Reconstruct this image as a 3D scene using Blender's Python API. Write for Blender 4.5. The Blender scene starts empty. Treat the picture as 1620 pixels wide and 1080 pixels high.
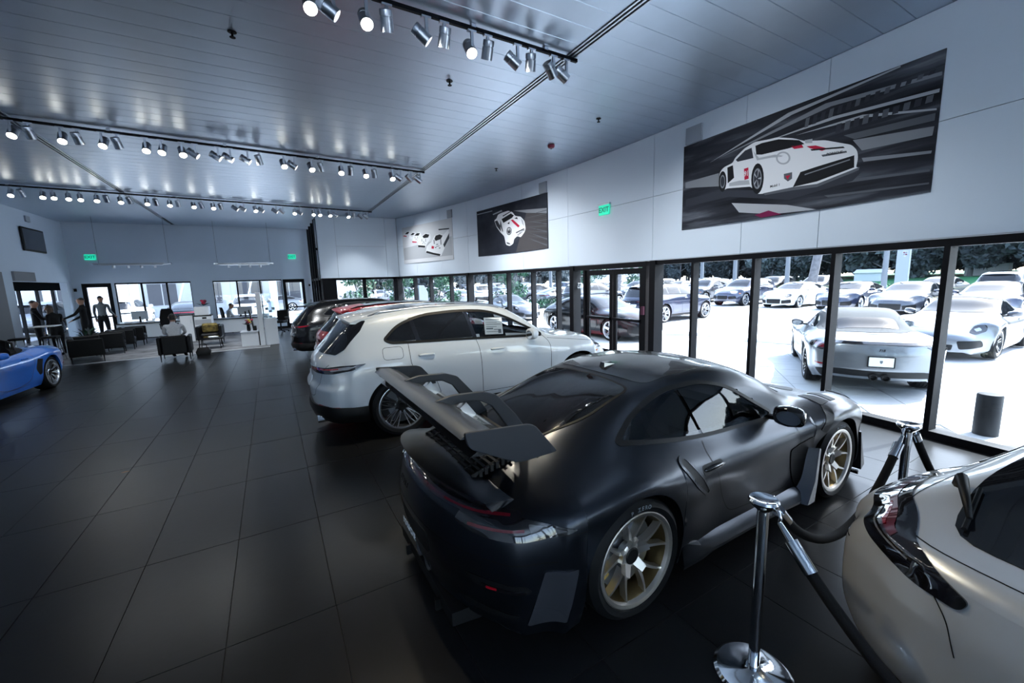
import bpy, bmesh, math, random
import numpy as np
from mathutils import Vector, Matrix
from mathutils.bvhtree import BVHTree
from mathutils.geometry import delaunay_2d_cdt, tessellate_polygon

scene = bpy.context.scene
COL = scene.collection
random.seed(7)

# ---------------------------------------------------------------- camera
CAM_H = 2.002
def cam_axes():
    pitch, roll, b = 0.1475, -0.0312, math.radians(60)
    cp, sp = math.cos(pitch), math.sin(pitch)
    fwd = Vector((0, cp, -sp)); up = Vector((0, sp, cp)); rt = Vector((1, 0, 0))
    r = rt*math.cos(roll) + up*math.sin(roll)
    u = -rt*math.sin(roll) + up*math.cos(roll)
    w = lambda p: Vector((p[0]*math.sin(b) + p[1]*math.cos(b), -p[0]*math.cos(b) + p[1]*math.sin(b), p[2]))
    return w(fwd), w(r), w(u)
_f, _r, _u = cam_axes()
cam_data = bpy.data.cameras.new('camera')
cam_data.sensor_width = 36.0
cam_data.lens = 36.0*650.757/1620.0
cam_data.clip_end = 600
camera = bpy.data.objects.new('camera', cam_data)
COL.objects.link(camera)
camera.matrix_world = Matrix(((_r.x, _u.x, -_f.x, 0), (_r.y, _u.y, -_f.y, 0), (_r.z, _u.z, -_f.z, CAM_H), (0, 0, 0, 1)))
scene.camera = camera

# ---------------------------------------------------------------- world, sun, exposure
SUN_EL, SUN_AZ = math.radians(46), math.radians(-12)     # azimuth measured from +X towards +Y
world = bpy.data.worlds.new('world'); scene.world = world
world.use_nodes = True
wn = world.node_tree; wn.nodes.clear()
sky = wn.nodes.new('ShaderNodeTexSky'); sky.sky_type = 'NISHITA'; sky.sun_disc = False
sky.sun_elevation = SUN_EL; sky.sun_rotation = math.radians(90) - SUN_AZ; sky.air_density = 1.0; sky.dust_density = 1.6
bg = wn.nodes.new('ShaderNodeBackground'); bg.inputs['Strength'].default_value = 0.32
hs = wn.nodes.new('ShaderNodeHueSaturation'); hs.inputs['Saturation'].default_value = 0.75
wo = wn.nodes.new('ShaderNodeOutputWorld')
wn.links.new(sky.outputs[0], hs.inputs['Color']); wn.links.new(hs.outputs[0], bg.inputs['Color']); wn.links.new(bg.outputs[0], wo.inputs['Surface'])
sun_data = bpy.data.lights.new('sun', 'SUN'); sun_data.energy = 7.5; sun_data.angle = math.radians(0.6); sun_data.color = (0.96, 0.98, 1.0)
sun = bpy.data.objects.new('sun', sun_data); COL.objects.link(sun)
_sd = Vector((math.cos(SUN_EL)*math.cos(SUN_AZ), math.cos(SUN_EL)*math.sin(SUN_AZ), math.sin(SUN_EL)))
sun.rotation_euler = _sd.to_track_quat('Z', 'Y').to_euler()
sun.location = (30, 0, 40)
scene.view_settings.view_transform = 'Standard'
scene.view_settings.look = 'None'
scene.view_settings.gamma = 1.0
scene.view_settings.use_curve_mapping = False
scene.view_settings.exposure = 2.12

# ---------------------------------------------------------------- helpers: materials
def _in(b, n, v):
    if n in b.inputs: b.inputs[n].default_value = v
def mat(name, col, rough=0.5, metal=0.0, coat=0.0, spec=0.5, noise=None, bump=None, emit=None, back=None, coat_rough=0.03, aniso=0.0):
    m = bpy.data.materials.new(name); m.use_nodes = True
    nt = m.node_tree; b = nt.nodes['Principled BSDF']
    _in(b, 'Base Color', (*col, 1)); _in(b, 'Roughness', rough); _in(b, 'Metallic', metal)
    _in(b, 'Coat Weight', coat); _in(b, 'Coat Roughness', coat_rough); _in(b, 'Specular IOR Level', spec); _in(b, 'Anisotropic', aniso)
    if emit: _in(b, 'Emission Color', (*emit[0], 1)); _in(b, 'Emission Strength', emit[1])
    if noise or bump:
        tc = nt.nodes.new('ShaderNodeTexCoord')
    if noise:                                           # (scale, amount, detail)
        n = nt.nodes.new('ShaderNodeTexNoise'); n.inputs['Scale'].default_value = noise[0]; n.inputs['Detail'].default_value = noise[2] if len(noise) > 2 else 4
        nt.links.new(tc.outputs['Object'], n.inputs['Vector'])
        r = nt.nodes.new('ShaderNodeValToRGB')
        k = noise[1]
        r.color_ramp.elements[0].position = 0.3; r.color_ramp.elements[1].position = 0.7
        r.color_ramp.elements[0].color = (*[max(0, c*(1-k)) for c in col], 1); r.color_ramp.elements[1].color = (*[min(1, c*(1+k)) for c in col], 1)
        nt.links.new(n.outputs[0], r.inputs[0]); nt.links.new(r.outputs[0], b.inputs['Base Color'])
    if bump:                                            # (scale, strength)
        n2 = nt.nodes.new('ShaderNodeTexNoise'); n2.inputs['Scale'].default_value = bump[0]; n2.inputs['Detail'].default_value = 5
        nt.links.new(tc.outputs['Object'], n2.inputs['Vector'])
        bp = nt.nodes.new('ShaderNodeBump'); bp.inputs['Strength'].default_value = bump[1]; bp.inputs['Distance'].default_value = 0.01
        nt.links.new(n2.outputs[0], bp.inputs['Height']); nt.links.new(bp.outputs[0], b.inputs['Normal'])
    if back:                                            # cloth lining on the inner side of a shell
        d = nt.nodes.new('ShaderNodeBsdfDiffuse'); d.inputs['Color'].default_value = (*back, 1)
        g = nt.nodes.new('ShaderNodeNewGeometry'); mx = nt.nodes.new('ShaderNodeMixShader')
        nt.links.new(g.outputs['Backfacing'], mx.inputs[0]); nt.links.new(b.outputs[0], mx.inputs[1]); nt.links.new(d.outputs[0], mx.inputs[2])
        nt.links.new(mx.outputs[0], nt.nodes['Material Output'].inputs['Surface'])
    return m
def glass_mat(name, tint=(0.9, 0.95, 0.97), refl=1.0, rough=0.0, ior=1.45):
    m = bpy.data.materials.new(name); m.use_nodes = True
    nt = m.node_tree; nt.nodes.clear()
    o = nt.nodes.new('ShaderNodeOutputMaterial'); t = nt.nodes.new('ShaderNodeBsdfTransparent'); t.inputs[0].default_value = (*tint, 1)
    g = nt.nodes.new('ShaderNodeBsdfGlossy'); g.inputs['Roughness'].default_value = rough; g.inputs[0].default_value = (refl, refl, refl, 1)
    lw = nt.nodes.new('ShaderNodeLayerWeight'); lw.inputs[0].default_value = 0.32
    pw = nt.nodes.new('ShaderNodeMath'); pw.operation = 'POWER'; pw.inputs[1].default_value = 5.0
    f = nt.nodes.new('ShaderNodeMath'); f.operation = 'MULTIPLY_ADD'; f0 = ((ior-1)/(ior+1))**2; f.inputs[1].default_value = 0.8; f.inputs[2].default_value = f0
    nt.links.new(lw.outputs['Facing'], pw.inputs[0]); nt.links.new(pw.outputs[0], f.inputs[0])
    mx = nt.nodes.new('ShaderNodeMixShader')
    nt.links.new(f.outputs[0], mx.inputs[0]); nt.links.new(t.outputs[0], mx.inputs[1]); nt.links.new(g.outputs[0], mx.inputs[2]); nt.links.new(mx.outputs[0], o.inputs[0])
    return m

# ---------------------------------------------------------------- helpers: objects
def tag(o, label=None, cat=None, group=None, kind=None):
    if label: o['label'] = label
    if cat: o['category'] = cat
    if group: o['group'] = group
    if kind: o['kind'] = kind
    return o
def link(name, data, parent=None, loc=None, rot=None):
    o = bpy.data.objects.new(name, data); COL.objects.link(o)
    if parent is not None: o.parent = parent
    if loc is not None: o.location = loc
    if rot is not None: o.rotation_euler = rot
    return o
def empty(name, loc=(0, 0, 0), rz=0.0, parent=None):
    o = link(name, None, parent, loc, (0, 0, rz)); o.empty_display_size = 0.1
    return o
def mesh_data(name, verts, faces, mats=None, fm=None, smooth=False):
    me = bpy.data.meshes.new(name); me.from_pydata([tuple(v) for v in verts], [], [tuple(f) for f in faces]); 
    for m in (mats or []): me.materials.append(m)
    if fm: me.polygons.foreach_set('material_index', fm)
    if smooth: me.polygons.foreach_set('use_smooth', [True]*len(me.polygons))
    me.update(); return me
def kids(o, cache={}):
    return [c for c in bpy.data.objects if c.parent is o]
def copy_tree(root, loc, rz=0.0, label=None, remap=None, drop=()):
    """copy a thing, its parts and their sub-parts; meshes are shared; remap swaps materials per object slot"""
    def cp(o, par):
        c = o.copy(); COL.objects.link(c); c.parent = par
        if remap and c.type == 'MESH':
            for s in c.material_slots:
                nm = s.material.name if s.material else None
                if nm in remap:
                    s.link = 'OBJECT'; s.material = remap[nm]
        for ch in TREE.get(o.name, []):
            if ch.name.split('.')[0] in drop: continue
            cp(ch, c)
        return c
    TREE = {}
    for o in bpy.data.objects:
        if o.parent: TREE.setdefault(o.parent.name, []).append(o)
    r = cp(root, None); r.location = loc; r.rotation_euler = (0, 0, rz)
    if label: r['label'] = label
    return r

class MB:
    """collects simple solids into one mesh"""
    def __init__(s): s.v = []; s.f = []; s.m = []; s.cur = 0
    def add(s, v, f):
        n = len(s.v); s.v += [tuple(p) for p in v]; s.f += [tuple(i+n for i in q) for q in f]; s.m += [s.cur]*len(f); return s
    def mi(s, i): s.cur = i; return s
    def box(s, a, b):
        (x0, y0, z0), (x1, y1, z1) = a, b
        return s.add([(x0,y0,z0),(x1,y0,z0),(x1,y1,z0),(x0,y1,z0),(x0,y0,z1),(x1,y0,z1),(x1,y1,z1),(x0,y1,z1)],
                     [(0,3,2,1),(4,5,6,7),(0,1,5,4),(1,2,6,5),(2,3,7,6),(3,0,4,7)])
    def cbox(s, c, d): return s.box([c[i]-d[i]/2 for i in range(3)], [c[i]+d[i]/2 for i in range(3)])
    def bbox(s, a, b, r=0.01):
        """box with chamfered edges (bevel) made from rounded outline rings"""
        (x0, y0, z0), (x1, y1, z1) = a, b
        r = min(r, (x1-x0)/2.01, (y1-y0)/2.01, (z1-z0)/2.01)
        def ring(i, z): return [(x0+i+r, y0+i, z), (x1-i-r, y0+i, z), (x1-i, y0+i+r, z), (x1-i, y1-i-r, z), (x1-i-r, y1-i, z), (x0+i+r, y1-i, z), (x0+i, y1-i-r, z), (x0+i, y0+i+r, z)]
        v = ring(r*.999 if False else r*0.7, z0) + ring(0, z0+r) + ring(0, z1-r) + ring(r*0.7, z1)
        f = [tuple(range(7, -1, -1)), tuple(range(24, 32))]
        for k in range(3):
            for i in range(8): j = (i+1) % 8; f.append((k*8+i, k*8+j, k*8+8+j, k*8+8+i))
        return s.add(v, f)
    def tube(s, pts, rad, n=10, cap=True):
        pts = [Vector(p) for p in pts]; N = len(pts)
        rads = rad if isinstance(rad, (list, tuple)) else [rad]*N
        v = []; f = []
        t0 = (pts[1]-pts[0]).normalized(); ref = Vector((0, 0, 1)) if abs(t0.z) < 0.95 else Vector((1, 0, 0))
        nrm = t0.cross(ref).normalized()
        for i, p in enumerate(pts):
            t = (pts[min(i+1, N-1)]-pts[max(i-1, 0)]).normalized()
            nrm = (nrm - t*nrm.dot(t)).normalized(); bi = t.cross(nrm)
            for k in range(n):
                a = 2*math.pi*k/n; v.append(p + (nrm*math.cos(a)+bi*math.sin(a))*rads[i])
        for i in range(N-1):
            for k in range(n):
                j = (k+1) % n; f.append((i*n+k, i*n+j, (i+1)*n+j, (i+1)*n+k))
        if cap: f.append(tuple(range(n-1, -1, -1))); f.append(tuple((N-1)*n+k for k in range(n)))
        return s.add(v, f)
    def bar(s, a, b, w, h, up=(0, 0, 1)):
        a, b = Vector(a), Vector(b); t = (b-a).normalized(); u = Vector(up)
        sd = t.cross(u).normalized(); u = sd.cross(t)
        v = [p + sd*sx*w/2 + u*sz*h/2 for p in (a, b) for sx, sz in ((-1,-1),(1,-1),(1,1),(-1,1))]
        return s.add(v, [(0,1,2,3),(7,6,5,4),(0,4,5,1),(1,5,6,2),(2,6,7,3),(3,7,4,0)])
    def lathe(s, prof, n=24, axis='z', c=(0, 0, 0), cap=True, a0=0, a1=2*math.pi):
        full = abs(a1-a0-2*math.pi) < 1e-6; m = n if full else n+1
        v = []; f = []
        for (r, h) in prof:
            for k in range(m):
                a = a0+(a1-a0)*k/n; q = (r*math.cos(a), r*math.sin(a), h)
                if axis == 'y': q = (q[0], q[2], -q[1])
                elif axis == 'x': q = (q[2], q[0], q[1])
                v.append((q[0]+c[0], q[1]+c[1], q[2]+c[2]))
        for i in range(len(prof)-1):
            for k in range(n):
                j = (k+1) % m; f.append((i*m+k, i*m+j, (i+1)*m+j, (i+1)*m+k))
        if cap and full: f.append(tuple(range(n-1, -1, -1))); f.append(tuple((len(prof)-1)*m+k for k in range(n)))
        return s.add(v, f)
    def prism(s, poly, a, b, axis='y'):
        """extrude a 2d outline between a and b along an axis; poly in the other two axes"""
        def P(u, w, t): return (u, t, w) if axis == 'y' else ((u, w, t) if axis == 'z' else (t, u, w))
        n = len(poly); v = [P(u, w, a) for u, w in poly]+[P(u, w, b) for u, w in poly]
        f = [(i, (i+1) % n, n+(i+1) % n, n+i) for i in range(n)]
        tr = tessellate_polygon([[Vector((u, w, 0)) for u, w in poly]])
        f += [tuple(reversed(t)) for t in tr] + [tuple(i+n for i in t) for t in tr]
        return s.add(v, f)
    def loft(s, rings, close=True, cap=True):
        n = len(rings[0]); v = [p for r in rings for p in r]; f = []
        for i in range(len(rings)-1):
            for k in range(n if close else n-1):
                j = (k+1) % n; f.append((i*n+k, i*n+j, (i+1)*n+j, (i+1)*n+k))
        if cap: f.append(tuple(range(n-1, -1, -1))); f.append(tuple((len(rings)-1)*n+k for k in range(n)))
        return s.add(v, f)
    def build(s, name, m, parent=None, smooth=False, loc=None, rot=None, fix=True, bevel=None, sharp=None):
        mats = m if isinstance(m, (list, tuple)) else [m]
        me = mesh_data(name, s.v, s.f, mats, s.m if len(mats) > 1 else None, smooth)
        if fix:
            bm = bmesh.new(); bm.from_mesh(me); bmesh.ops.recalc_face_normals(bm, faces=bm.faces)
            if bevel: bmesh.ops.bevel(bm, geom=[e for e in bm.edges if e.is_manifold and e.calc_face_angle(0) > 0.5], offset=bevel, segments=2, affect='EDGES', profile=0.5)
            bm.to_mesh(me); bm.free()
        if smooth and sharp is not None: me.set_sharp_from_angle(angle=sharp)
        return link(name, me, parent, loc, rot)

def text_mesh(txt, size, depth=0.002, shear=0.0, bold=False):
    cu = bpy.data.curves.new('lettering', 'FONT'); cu.body = txt; cu.size = size; cu.extrude = depth/2; cu.align_x = 'CENTER'; cu.align_y = 'CENTER'; cu.shear = shear; cu.resolution_u = 3
    if bold: cu.offset = size*0.02
    o = bpy.data.objects.new('lettering', cu); COL.objects.link(o)
    dg = bpy.context.evaluated_depsgraph_get(); me = bpy.data.meshes.new_from_object(o.evaluated_get(dg))
    bpy.data.objects.remove(o); bpy.data.curves.remove(cu); me.materials.clear()
    return me
def text_obj(name, txt, size, m, parent, matrix, depth=0.002, shear=0.0, bold=False):
    me = text_mesh(txt, size, depth, shear, bold); me.name = name; me.materials.append(m)
    o = link(name, me, parent); o.matrix_local = matrix
    return o
def frame_matrix(origin, xdir, ydir):
    x = Vector(xdir).normalized(); y = Vector(ydir).normalized(); z = x.cross(y).normalized(); y = z.cross(x)
    return Matrix(((x.x, y.x, z.x, origin[0]), (x.y, y.y, z.y, origin[1]), (x.z, y.z, z.z, origin[2]), (0, 0, 0, 1)))

def pchip(knots):
    xs = np.array([k[0] for k in knots], float); ys = np.array([k[1] for k in knots], float)
    if xs[0] > xs[-1]: xs = xs[::-1]; ys = ys[::-1]
    n = len(xs)
    if n == 1: return lambda x: np.full_like(np.asarray(x, float), ys[0])
    hh = np.diff(xs); d = np.diff(ys)/hh; m = np.zeros(n)
    for i in range(1, n-1):
        if d[i-1]*d[i] > 0:
            w1, w2 = 2*hh[i]+hh[i-1], hh[i]+2*hh[i-1]; m[i] = (w1+w2)/(w1/d[i-1]+w2/d[i])
    m[0] = d[0]; m[-1] = d[-1]
    def fn(x):
        x = np.clip(np.asarray(x, float), xs[0], xs[-1]); i = np.clip(np.searchsorted(xs, x)-1, 0, n-2)
        t = (x-xs[i])/hh[i]; t2 = t*t; t3 = t2*t
        return (2*t3-3*t2+1)*ys[i]+(t3-2*t2+t)*hh[i]*m[i]+(-2*t3+3*t2)*ys[i+1]+(t3-t2)*hh[i]*m[i+1]
    return fn
def catmull(pts, n=6, closed=False):
    P = np.array(pts, float); N = len(P); out = []
    rng = range(N if closed else N-1)
    for i in rng:
        if closed: p0, p1, p2, p3 = P[(i-1) % N], P[i], P[(i+1) % N], P[(i+2) % N]
        else: p0, p1, p2, p3 = P[max(i-1, 0)], P[i], P[i+1], P[min(i+2, N-1)]
        if not closed and i == 0: p0 = 2*p1-p2
        if not closed and i == N-2: p3 = 2*p2-p1
        a = max(np.linalg.norm(p1-p0), 1e-6)**.5; b = max(np.linalg.norm(p2-p1), 1e-6)**.5; c = max(np.linalg.norm(p3-p2), 1e-6)**.5
        m1 = (p2-p1)+b*((p1-p0)/a-(p2-p0)/(a+b)); m2 = (p2-p1)+b*((p3-p2)/c-(p3-p1)/(b+c))
        for k in range(n):
            t = k/n; t2 = t*t; t3 = t2*t
            out.append((2*t3-3*t2+1)*p1+(t3-2*t2+t)*m1+(-2*t3+3*t2)*p2+(t3-t2)*m2)
    if not closed: out.append(P[-1])
    return np.array(out)
def round_poly(pts, r=0.03, n=4):
    """round the corners of a closed 2d polygon; r may be per-corner"""
    P = [np.array(p[:2], float) for p in pts]; N = len(P); out = []
    for i in range(N):
        a, b, c = P[i-1], P[i], P[(i+1) % N]; rr = pts[i][2] if len(pts[i]) > 2 else r
        la, lc = np.linalg.norm(a-b), np.linalg.norm(c-b); k = min(rr, la*.45, lc*.45)
        if k < 1e-4: out.append(b); continue
        s, e = b+(a-b)/la*k, b+(c-b)/lc*k
        for j in range(n+1):
            t = j/n; out.append((1-t)**2*s+2*t*(1-t)*b+t*t*e)
    return [tuple(p) for p in out]
def in_poly(px, py, poly):
    px = np.asarray(px); py = np.asarray(py); ins = np.zeros(px.shape, bool); n = len(poly)
    for i in range(n):
        x1, y1 = poly[i][:2]; x2, y2 = poly[(i+1) % n][:2]
        if y1 == y2: continue
        c = ((y1 > py) != (y2 > py)) & (px < (x2-x1)*(py-y1)/(y2-y1)+x1)
        ins ^= c
    return ins
def offset_poly(poly, d):
    """move a closed outline inward by d (positive = inward)"""
    P = np.array([p[:2] for p in poly], float); N = len(P)
    area = 0.5*np.sum(P[:, 0]*np.roll(P[:, 1], -1)-np.roll(P[:, 0], -1)*P[:, 1]); s = 1 if area > 0 else -1
    out = []
    for i in range(N):
        a, b, c = P[i-1], P[i], P[(i+1) % N]
        e1 = b-a; e2 = c-b; l1 = np.linalg.norm(e1); l2 = np.linalg.norm(e2)
        if l1 < 1e-9 or l2 < 1e-9: out.append(tuple(b)); continue
        n1 = np.array([-e1[1], e1[0]])/l1*s; n2 = np.array([-e2[1], e2[0]])/l2*s
        nn = n1+n2; k = np.linalg.norm(nn)
        nn = nn/k if k > 1e-6 else n1
        cs = max(0.5, nn@n1); out.append(tuple(b+nn*d/cs))
    return out
def resample(poly, step, closed=True):
    P = [np.array(p[:2], float) for p in poly]; out = []
    N = len(P)
    for i in range(N if closed else N-1):
        a, b = P[i], P[(i+1) % N]; k = max(1, int(np.ceil(np.linalg.norm(b-a)/step)))
        for j in range(k): out.append(a+(b-a)*j/k)
    if not closed: out.append(P[-1])
    return out
# ---------------------------------------------------------------- materials
M = {}
M['floor_tile'] = mat('floor_tile', (0.0098, 0.0105, 0.0115), 0.29, spec=0.125, noise=(3.0, 0.12, 5), bump=(25, 0.03))
M['grout'] = mat('grout', (0.008, 0.008, 0.010), 0.6, spec=0.2)
M['plank'] = mat('ceiling_metal', (0.46, 0.53, 0.62), 0.36, metal=0.80, noise=(1.5, 0.05, 3))
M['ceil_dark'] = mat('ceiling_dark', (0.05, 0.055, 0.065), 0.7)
M['panel'] = mat('wall_panel', (0.60, 0.68, 0.77), 0.55, noise=(0.7, 0.02, 2))
M['wall'] = mat('wall_paint', (0.47, 0.55, 0.65), 0.7, noise=(0.8, 0.03, 3))
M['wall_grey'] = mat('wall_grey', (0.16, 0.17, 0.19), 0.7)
M['black_metal'] = mat('black_metal', (0.0035, 0.004, 0.006), 0.55, spec=0.12)
M['black'] = mat('black_plastic', (0.004, 0.0045, 0.0055), 0.5, spec=0.25)
M['rubber'] = mat('rubber', (0.0045, 0.005, 0.006), 0.6, spec=0.18, bump=(120, 0.08))
M['chrome'] = mat('chrome', (0.75, 0.78, 0.82), 0.08, metal=1.0)
M['alu'] = mat('aluminium', (0.48, 0.51, 0.56), 0.3, metal=1.0)
M['steel'] = mat('brushed_steel', (0.55, 0.57, 0.61), 0.28, metal=1.0)
M['glass'] = glass_mat('window_glass', (0.93, 0.97, 0.99), 1.0)
M['car_glass'] = glass_mat('tinted_car_glass', (0.20, 0.22, 0.25), 1.0, ior=1.5)
M['car_glass_clear'] = glass_mat('light_car_glass', (0.60, 0.64, 0.68), 1.0, ior=1.5)
M['car_glass_dark'] = mat('privacy_glass', (0.006, 0.007, 0.009), 0.04, spec=0.45)
M['lens_dark'] = mat('smoked_lens', (0.006, 0.006, 0.008), 0.05, coat=1.0)
M['lens_red'] = mat('red_lens', (0.16, 0.003, 0.010), 0.08, coat=1.0, emit=((0.6, 0.01, 0.03), 0.02))
M['lens_red_dim'] = mat('dark_red_lens', (0.10, 0.004, 0.010), 0.08, coat=1.0)
M['lens_clear'] = mat('clear_lens', (0.30, 0.32, 0.35), 0.08, coat=1.0, metal=0.5)
M['lens_smoke'] = mat('smoke_lens', (0.05, 0.052, 0.058), 0.06, coat=1.0)
M['amber'] = mat('amber_lens', (0.75, 0.22, 0.02), 0.2, coat=1.0)
M['leather'] = mat('black_leather', (0.003, 0.0035, 0.005), 0.5, spec=0.15, bump=(90, 0.12))
M['cloth_dark'] = mat('dark_cloth', (0.004, 0.0045, 0.006), 0.9, spec=0.2, noise=(30, 0.2))
M['cloth_grey'] = mat('grey_shirt', (0.10, 0.11, 0.12), 0.9, noise=(30, 0.15))
M['cloth_pale'] = mat('pale_shirt', (0.42, 0.44, 0.47), 0.9, noise=(30, 0.1))
M['skin'] = mat('skin', (0.28, 0.15, 0.10), 0.55, noise=(12, 0.08))
M['hair_dark'] = mat('dark_hair', (0.010, 0.008, 0.007), 0.5, bump=(80, 0.4))
M['hair_brown'] = mat('brown_hair', (0.035, 0.018, 0.010), 0.5, bump=(80, 0.4))
M['velvet'] = mat('black_velvet', (0.0035, 0.004, 0.005), 0.85, spec=0.25, bump=(150, 0.15))
M['white_lam'] = mat('white_laminate', (0.58, 0.61, 0.65), 0.4)
M['grey_lam'] = mat('grey_laminate', (0.30, 0.32, 0.35), 0.45)
M['paper'] = mat('paper', (0.75, 0.78, 0.8), 0.7)
M['print_grey'] = mat('printed_grey', (0.12, 0.14, 0.16), 0.7)
M['screen'] = mat('screen_off', (0.012, 0.014, 0.02), 0.15, coat=0.5)
M['carpet'] = mat('carpet', (0.13, 0.135, 0.145), 0.95, noise=(2.2, 0.55, 6), bump=(200, 0.3))
M['carpet_edge'] = mat('carpet_edge', (0.34, 0.36, 0.39), 0.8)
M['exit_green'] = mat('exit_green', (0.01, 0.35, 0.22), 0.4, emit=((0.01, 0.55, 0.33), 0.30))
M['exit_dark'] = mat('exit_lettering', (0.0, 0.10, 0.07), 0.5)
M['strobe_red'] = mat('alarm_red', (0.16, 0.01, 0.03), 0.35)
M['lamp_on'] = mat('lamp_face', (0.9, 0.85, 0.7), 0.4, emit=((1.0, 0.94, 0.80), 6.0))
M['lamp_dim'] = mat('lamp_reflector', (0.75, 0.78, 0.8), 0.2, metal=0.6, emit=((1.0, 0.97, 0.9), 0.5))
# outdoors
M['concrete'] = mat('concrete', (0.46, 0.47, 0.49), 0.85, noise=(0.6, 0.08, 6))
M['paver'] = mat('paver', (0.35, 0.38, 0.41), 0.85, noise=(1.3, 0.12, 6))
M['paver_joint'] = mat('paver_joint', (0.16, 0.17, 0.19), 0.95)
M['curb'] = mat('concrete_stop', (0.62, 0.64, 0.66), 0.85, noise=(4, 0.08))
M['grass'] = mat('grass', (0.006, 0.11, 0.032), 0.95, noise=(0.5, 0.45, 8))
M['leaf_dark'] = mat('leaf_dark', (0.020, 0.030, 0.036), 0.7, noise=(0.6, 0.5))
M['leaf_mid'] = mat('leaf_mid', (0.06, 0.08, 0.09), 0.7, noise=(0.6, 0.4))
M['leaf_green'] = mat('leaf_green', (0.012, 0.065, 0.032), 0.7, noise=(1.5, 0.5))
M['bark'] = mat('bark', (0.10, 0.10, 0.11), 0.9, bump=(20, 0.5), noise=(6, 0.3))
M['pole'] = mat('pole_paint', (0.10, 0.115, 0.135), 0.5)
M['pylon'] = mat('pylon_white', (0.20, 0.235, 0.27), 0.45)
M['building'] = mat('building_white', (0.42, 0.45, 0.49), 0.8, noise=(0.3, 0.06))
M['building_dark'] = mat('building_dark', (0.05, 0.055, 0.07), 0.6)
# car paint
def paint(name, col, rough=0.25, metal=0.0, coat=1.0, coat_rough=0.03, spec=0.5):
    return mat(name, col, rough, metal, coat, spec, back=(0.01, 0.01, 0.012), coat_rough=coat_rough)
M['satin_black'] = paint('satin_black_paint', (0.015, 0.019, 0.027), 0.29, 0.80, 0.28, 0.18, 0.5)
M['satin_black_trim'] = mat('satin_black_trim', (0.016, 0.020, 0.028), 0.42, spec=0.4)
M['carbon'] = mat('carbon_fibre', (0.014, 0.015, 0.017), 0.25, coat=0.6)
M['paint_white'] = paint('white_paint', (0.46, 0.50, 0.545), 0.35)
M['paint_red'] = paint('red_paint', (0.26, 0.002, 0.010), 0.3, coat=0.5, spec=0.3)
M['paint_black'] = paint('black_paint', (0.003, 0.0035, 0.0045), 0.2, coat=0.3, spec=0.3)
M['paint_silver'] = paint('silver_paint', (0.20, 0.215, 0.235), 0.32, 0.7, 0.6)
M['paint_chalk'] = paint('grey_paint', (0.56, 0.575, 0.59), 0.30, 0.35)
M['paint_blue'] = paint('blue_paint', (0.022, 0.16, 0.66), 0.25)
M['paint_navy'] = paint('navy_paint', (0.022, 0.028, 0.055), 0.2, 0.3)
M['paint_graphite'] = paint('graphite_paint', (0.06, 0.065, 0.08), 0.25, 0.5)
M['rim_gold'] = mat('satin_bronze_wheel', (0.74, 0.71, 0.67), 0.36, metal=1.0)
M['rim_inner'] = mat('gold_wheel_barrel', (0.26, 0.19, 0.09), 0.32, metal=1.0)
M['rim_silver'] = mat('silver_wheel', (0.58, 0.60, 0.64), 0.25, metal=1.0)
M['rim_black'] = mat('black_wheel', (0.016, 0.017, 0.02), 0.25, coat=0.5)
M['disc'] = mat('brake_disc', (0.22, 0.23, 0.25), 0.4, metal=0.9)
M['caliper'] = mat('brake_caliper', (0.35, 0.22, 0.05), 0.4)
M['soft_top'] = mat('soft_top_cloth', (0.022, 0.025, 0.03), 0.9, bump=(200, 0.15))
M['wing_metal'] = mat('grey_wing_skin', (0.085, 0.095, 0.11), 0.30, metal=0.8)
# ---------------------------------------------------------------- the showroom shell
ZC, ZS, ZJ = 4.81, 2.315, 3.606          # ceiling, window head, panel joint
AR, AX, AY = 36.565, 6.974, 6.687        # the glass front is an arc bowed outwards
XL, YB, YR = -6.9, 23.4, -7.5            # left wall, far wall, wall behind the viewer
def fx(y): return AX-AR+math.sqrt(AR*AR-(y-AY)**2)
def fdir(y):                              # unit tangent (towards +Y) and outward normal
    nx, ny = (fx(y)-(AX-AR))/AR, (y-AY)/AR
    return Vector((-ny, nx, 0)), Vector((nx, ny, 0))
YE, XE = 18.45, 1.85                      # end wall of the glazed bay
def S(o): o['kind'] = 'structure'; return o
# floor: slab with separate tiles
fl = MB(); fl.box((XL-.3, YR-.3, -.25), (7.15, YB+.3, -.006)); floor = S(fl.build('floor', M['grout']))
TX, TY = 0.58, 1.17; tm = None; rest = MB(); tl = []
for i in range(-12, 13):
    for j in range(-7, 21):
        x0 = -.42+TX*i; y0 = 4.95+TY*(j-4)
        x1, y1 = x0+TX, y0+TY
        if y0 < YR or y1 > YB or x0 < XL or x1 > fx(max(min(y0, 20), -7))-.06 or x1 > fx(max(min(y1, 20), -7))-.06: continue
        if y0 > YE-.2 and x1 > XE: continue
        vis = (0.5*(x0+TX/2)+.866*(y0+TY/2) > 1.2) and y0 > .3*abs(x0)-1.5 and y0 < 15.5
        tl.append((x0, y0, vis))
order = sorted([q for q in tl if q[2]], key=lambda q: q[0]**2+q[1]**2)[:300]; oset = set(order)
tmb = MB(); g = .0022; tmb.bbox((g, g, -.02), (TX-g, TY-g, 0), .0015)
for (x0, y0, vis) in tl:
    if (x0, y0, vis) in oset:
        if tm is None: o = tmb.build('tile', M['floor_tile'], floor, loc=(x0, y0, 0)); tm = o.data
        else: o = link('tile', tm, floor, (x0, y0, 0))
    else: rest.box((x0+g, y0+g, -.02), (x0+TX-g, y0+TY-g, 0))
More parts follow.
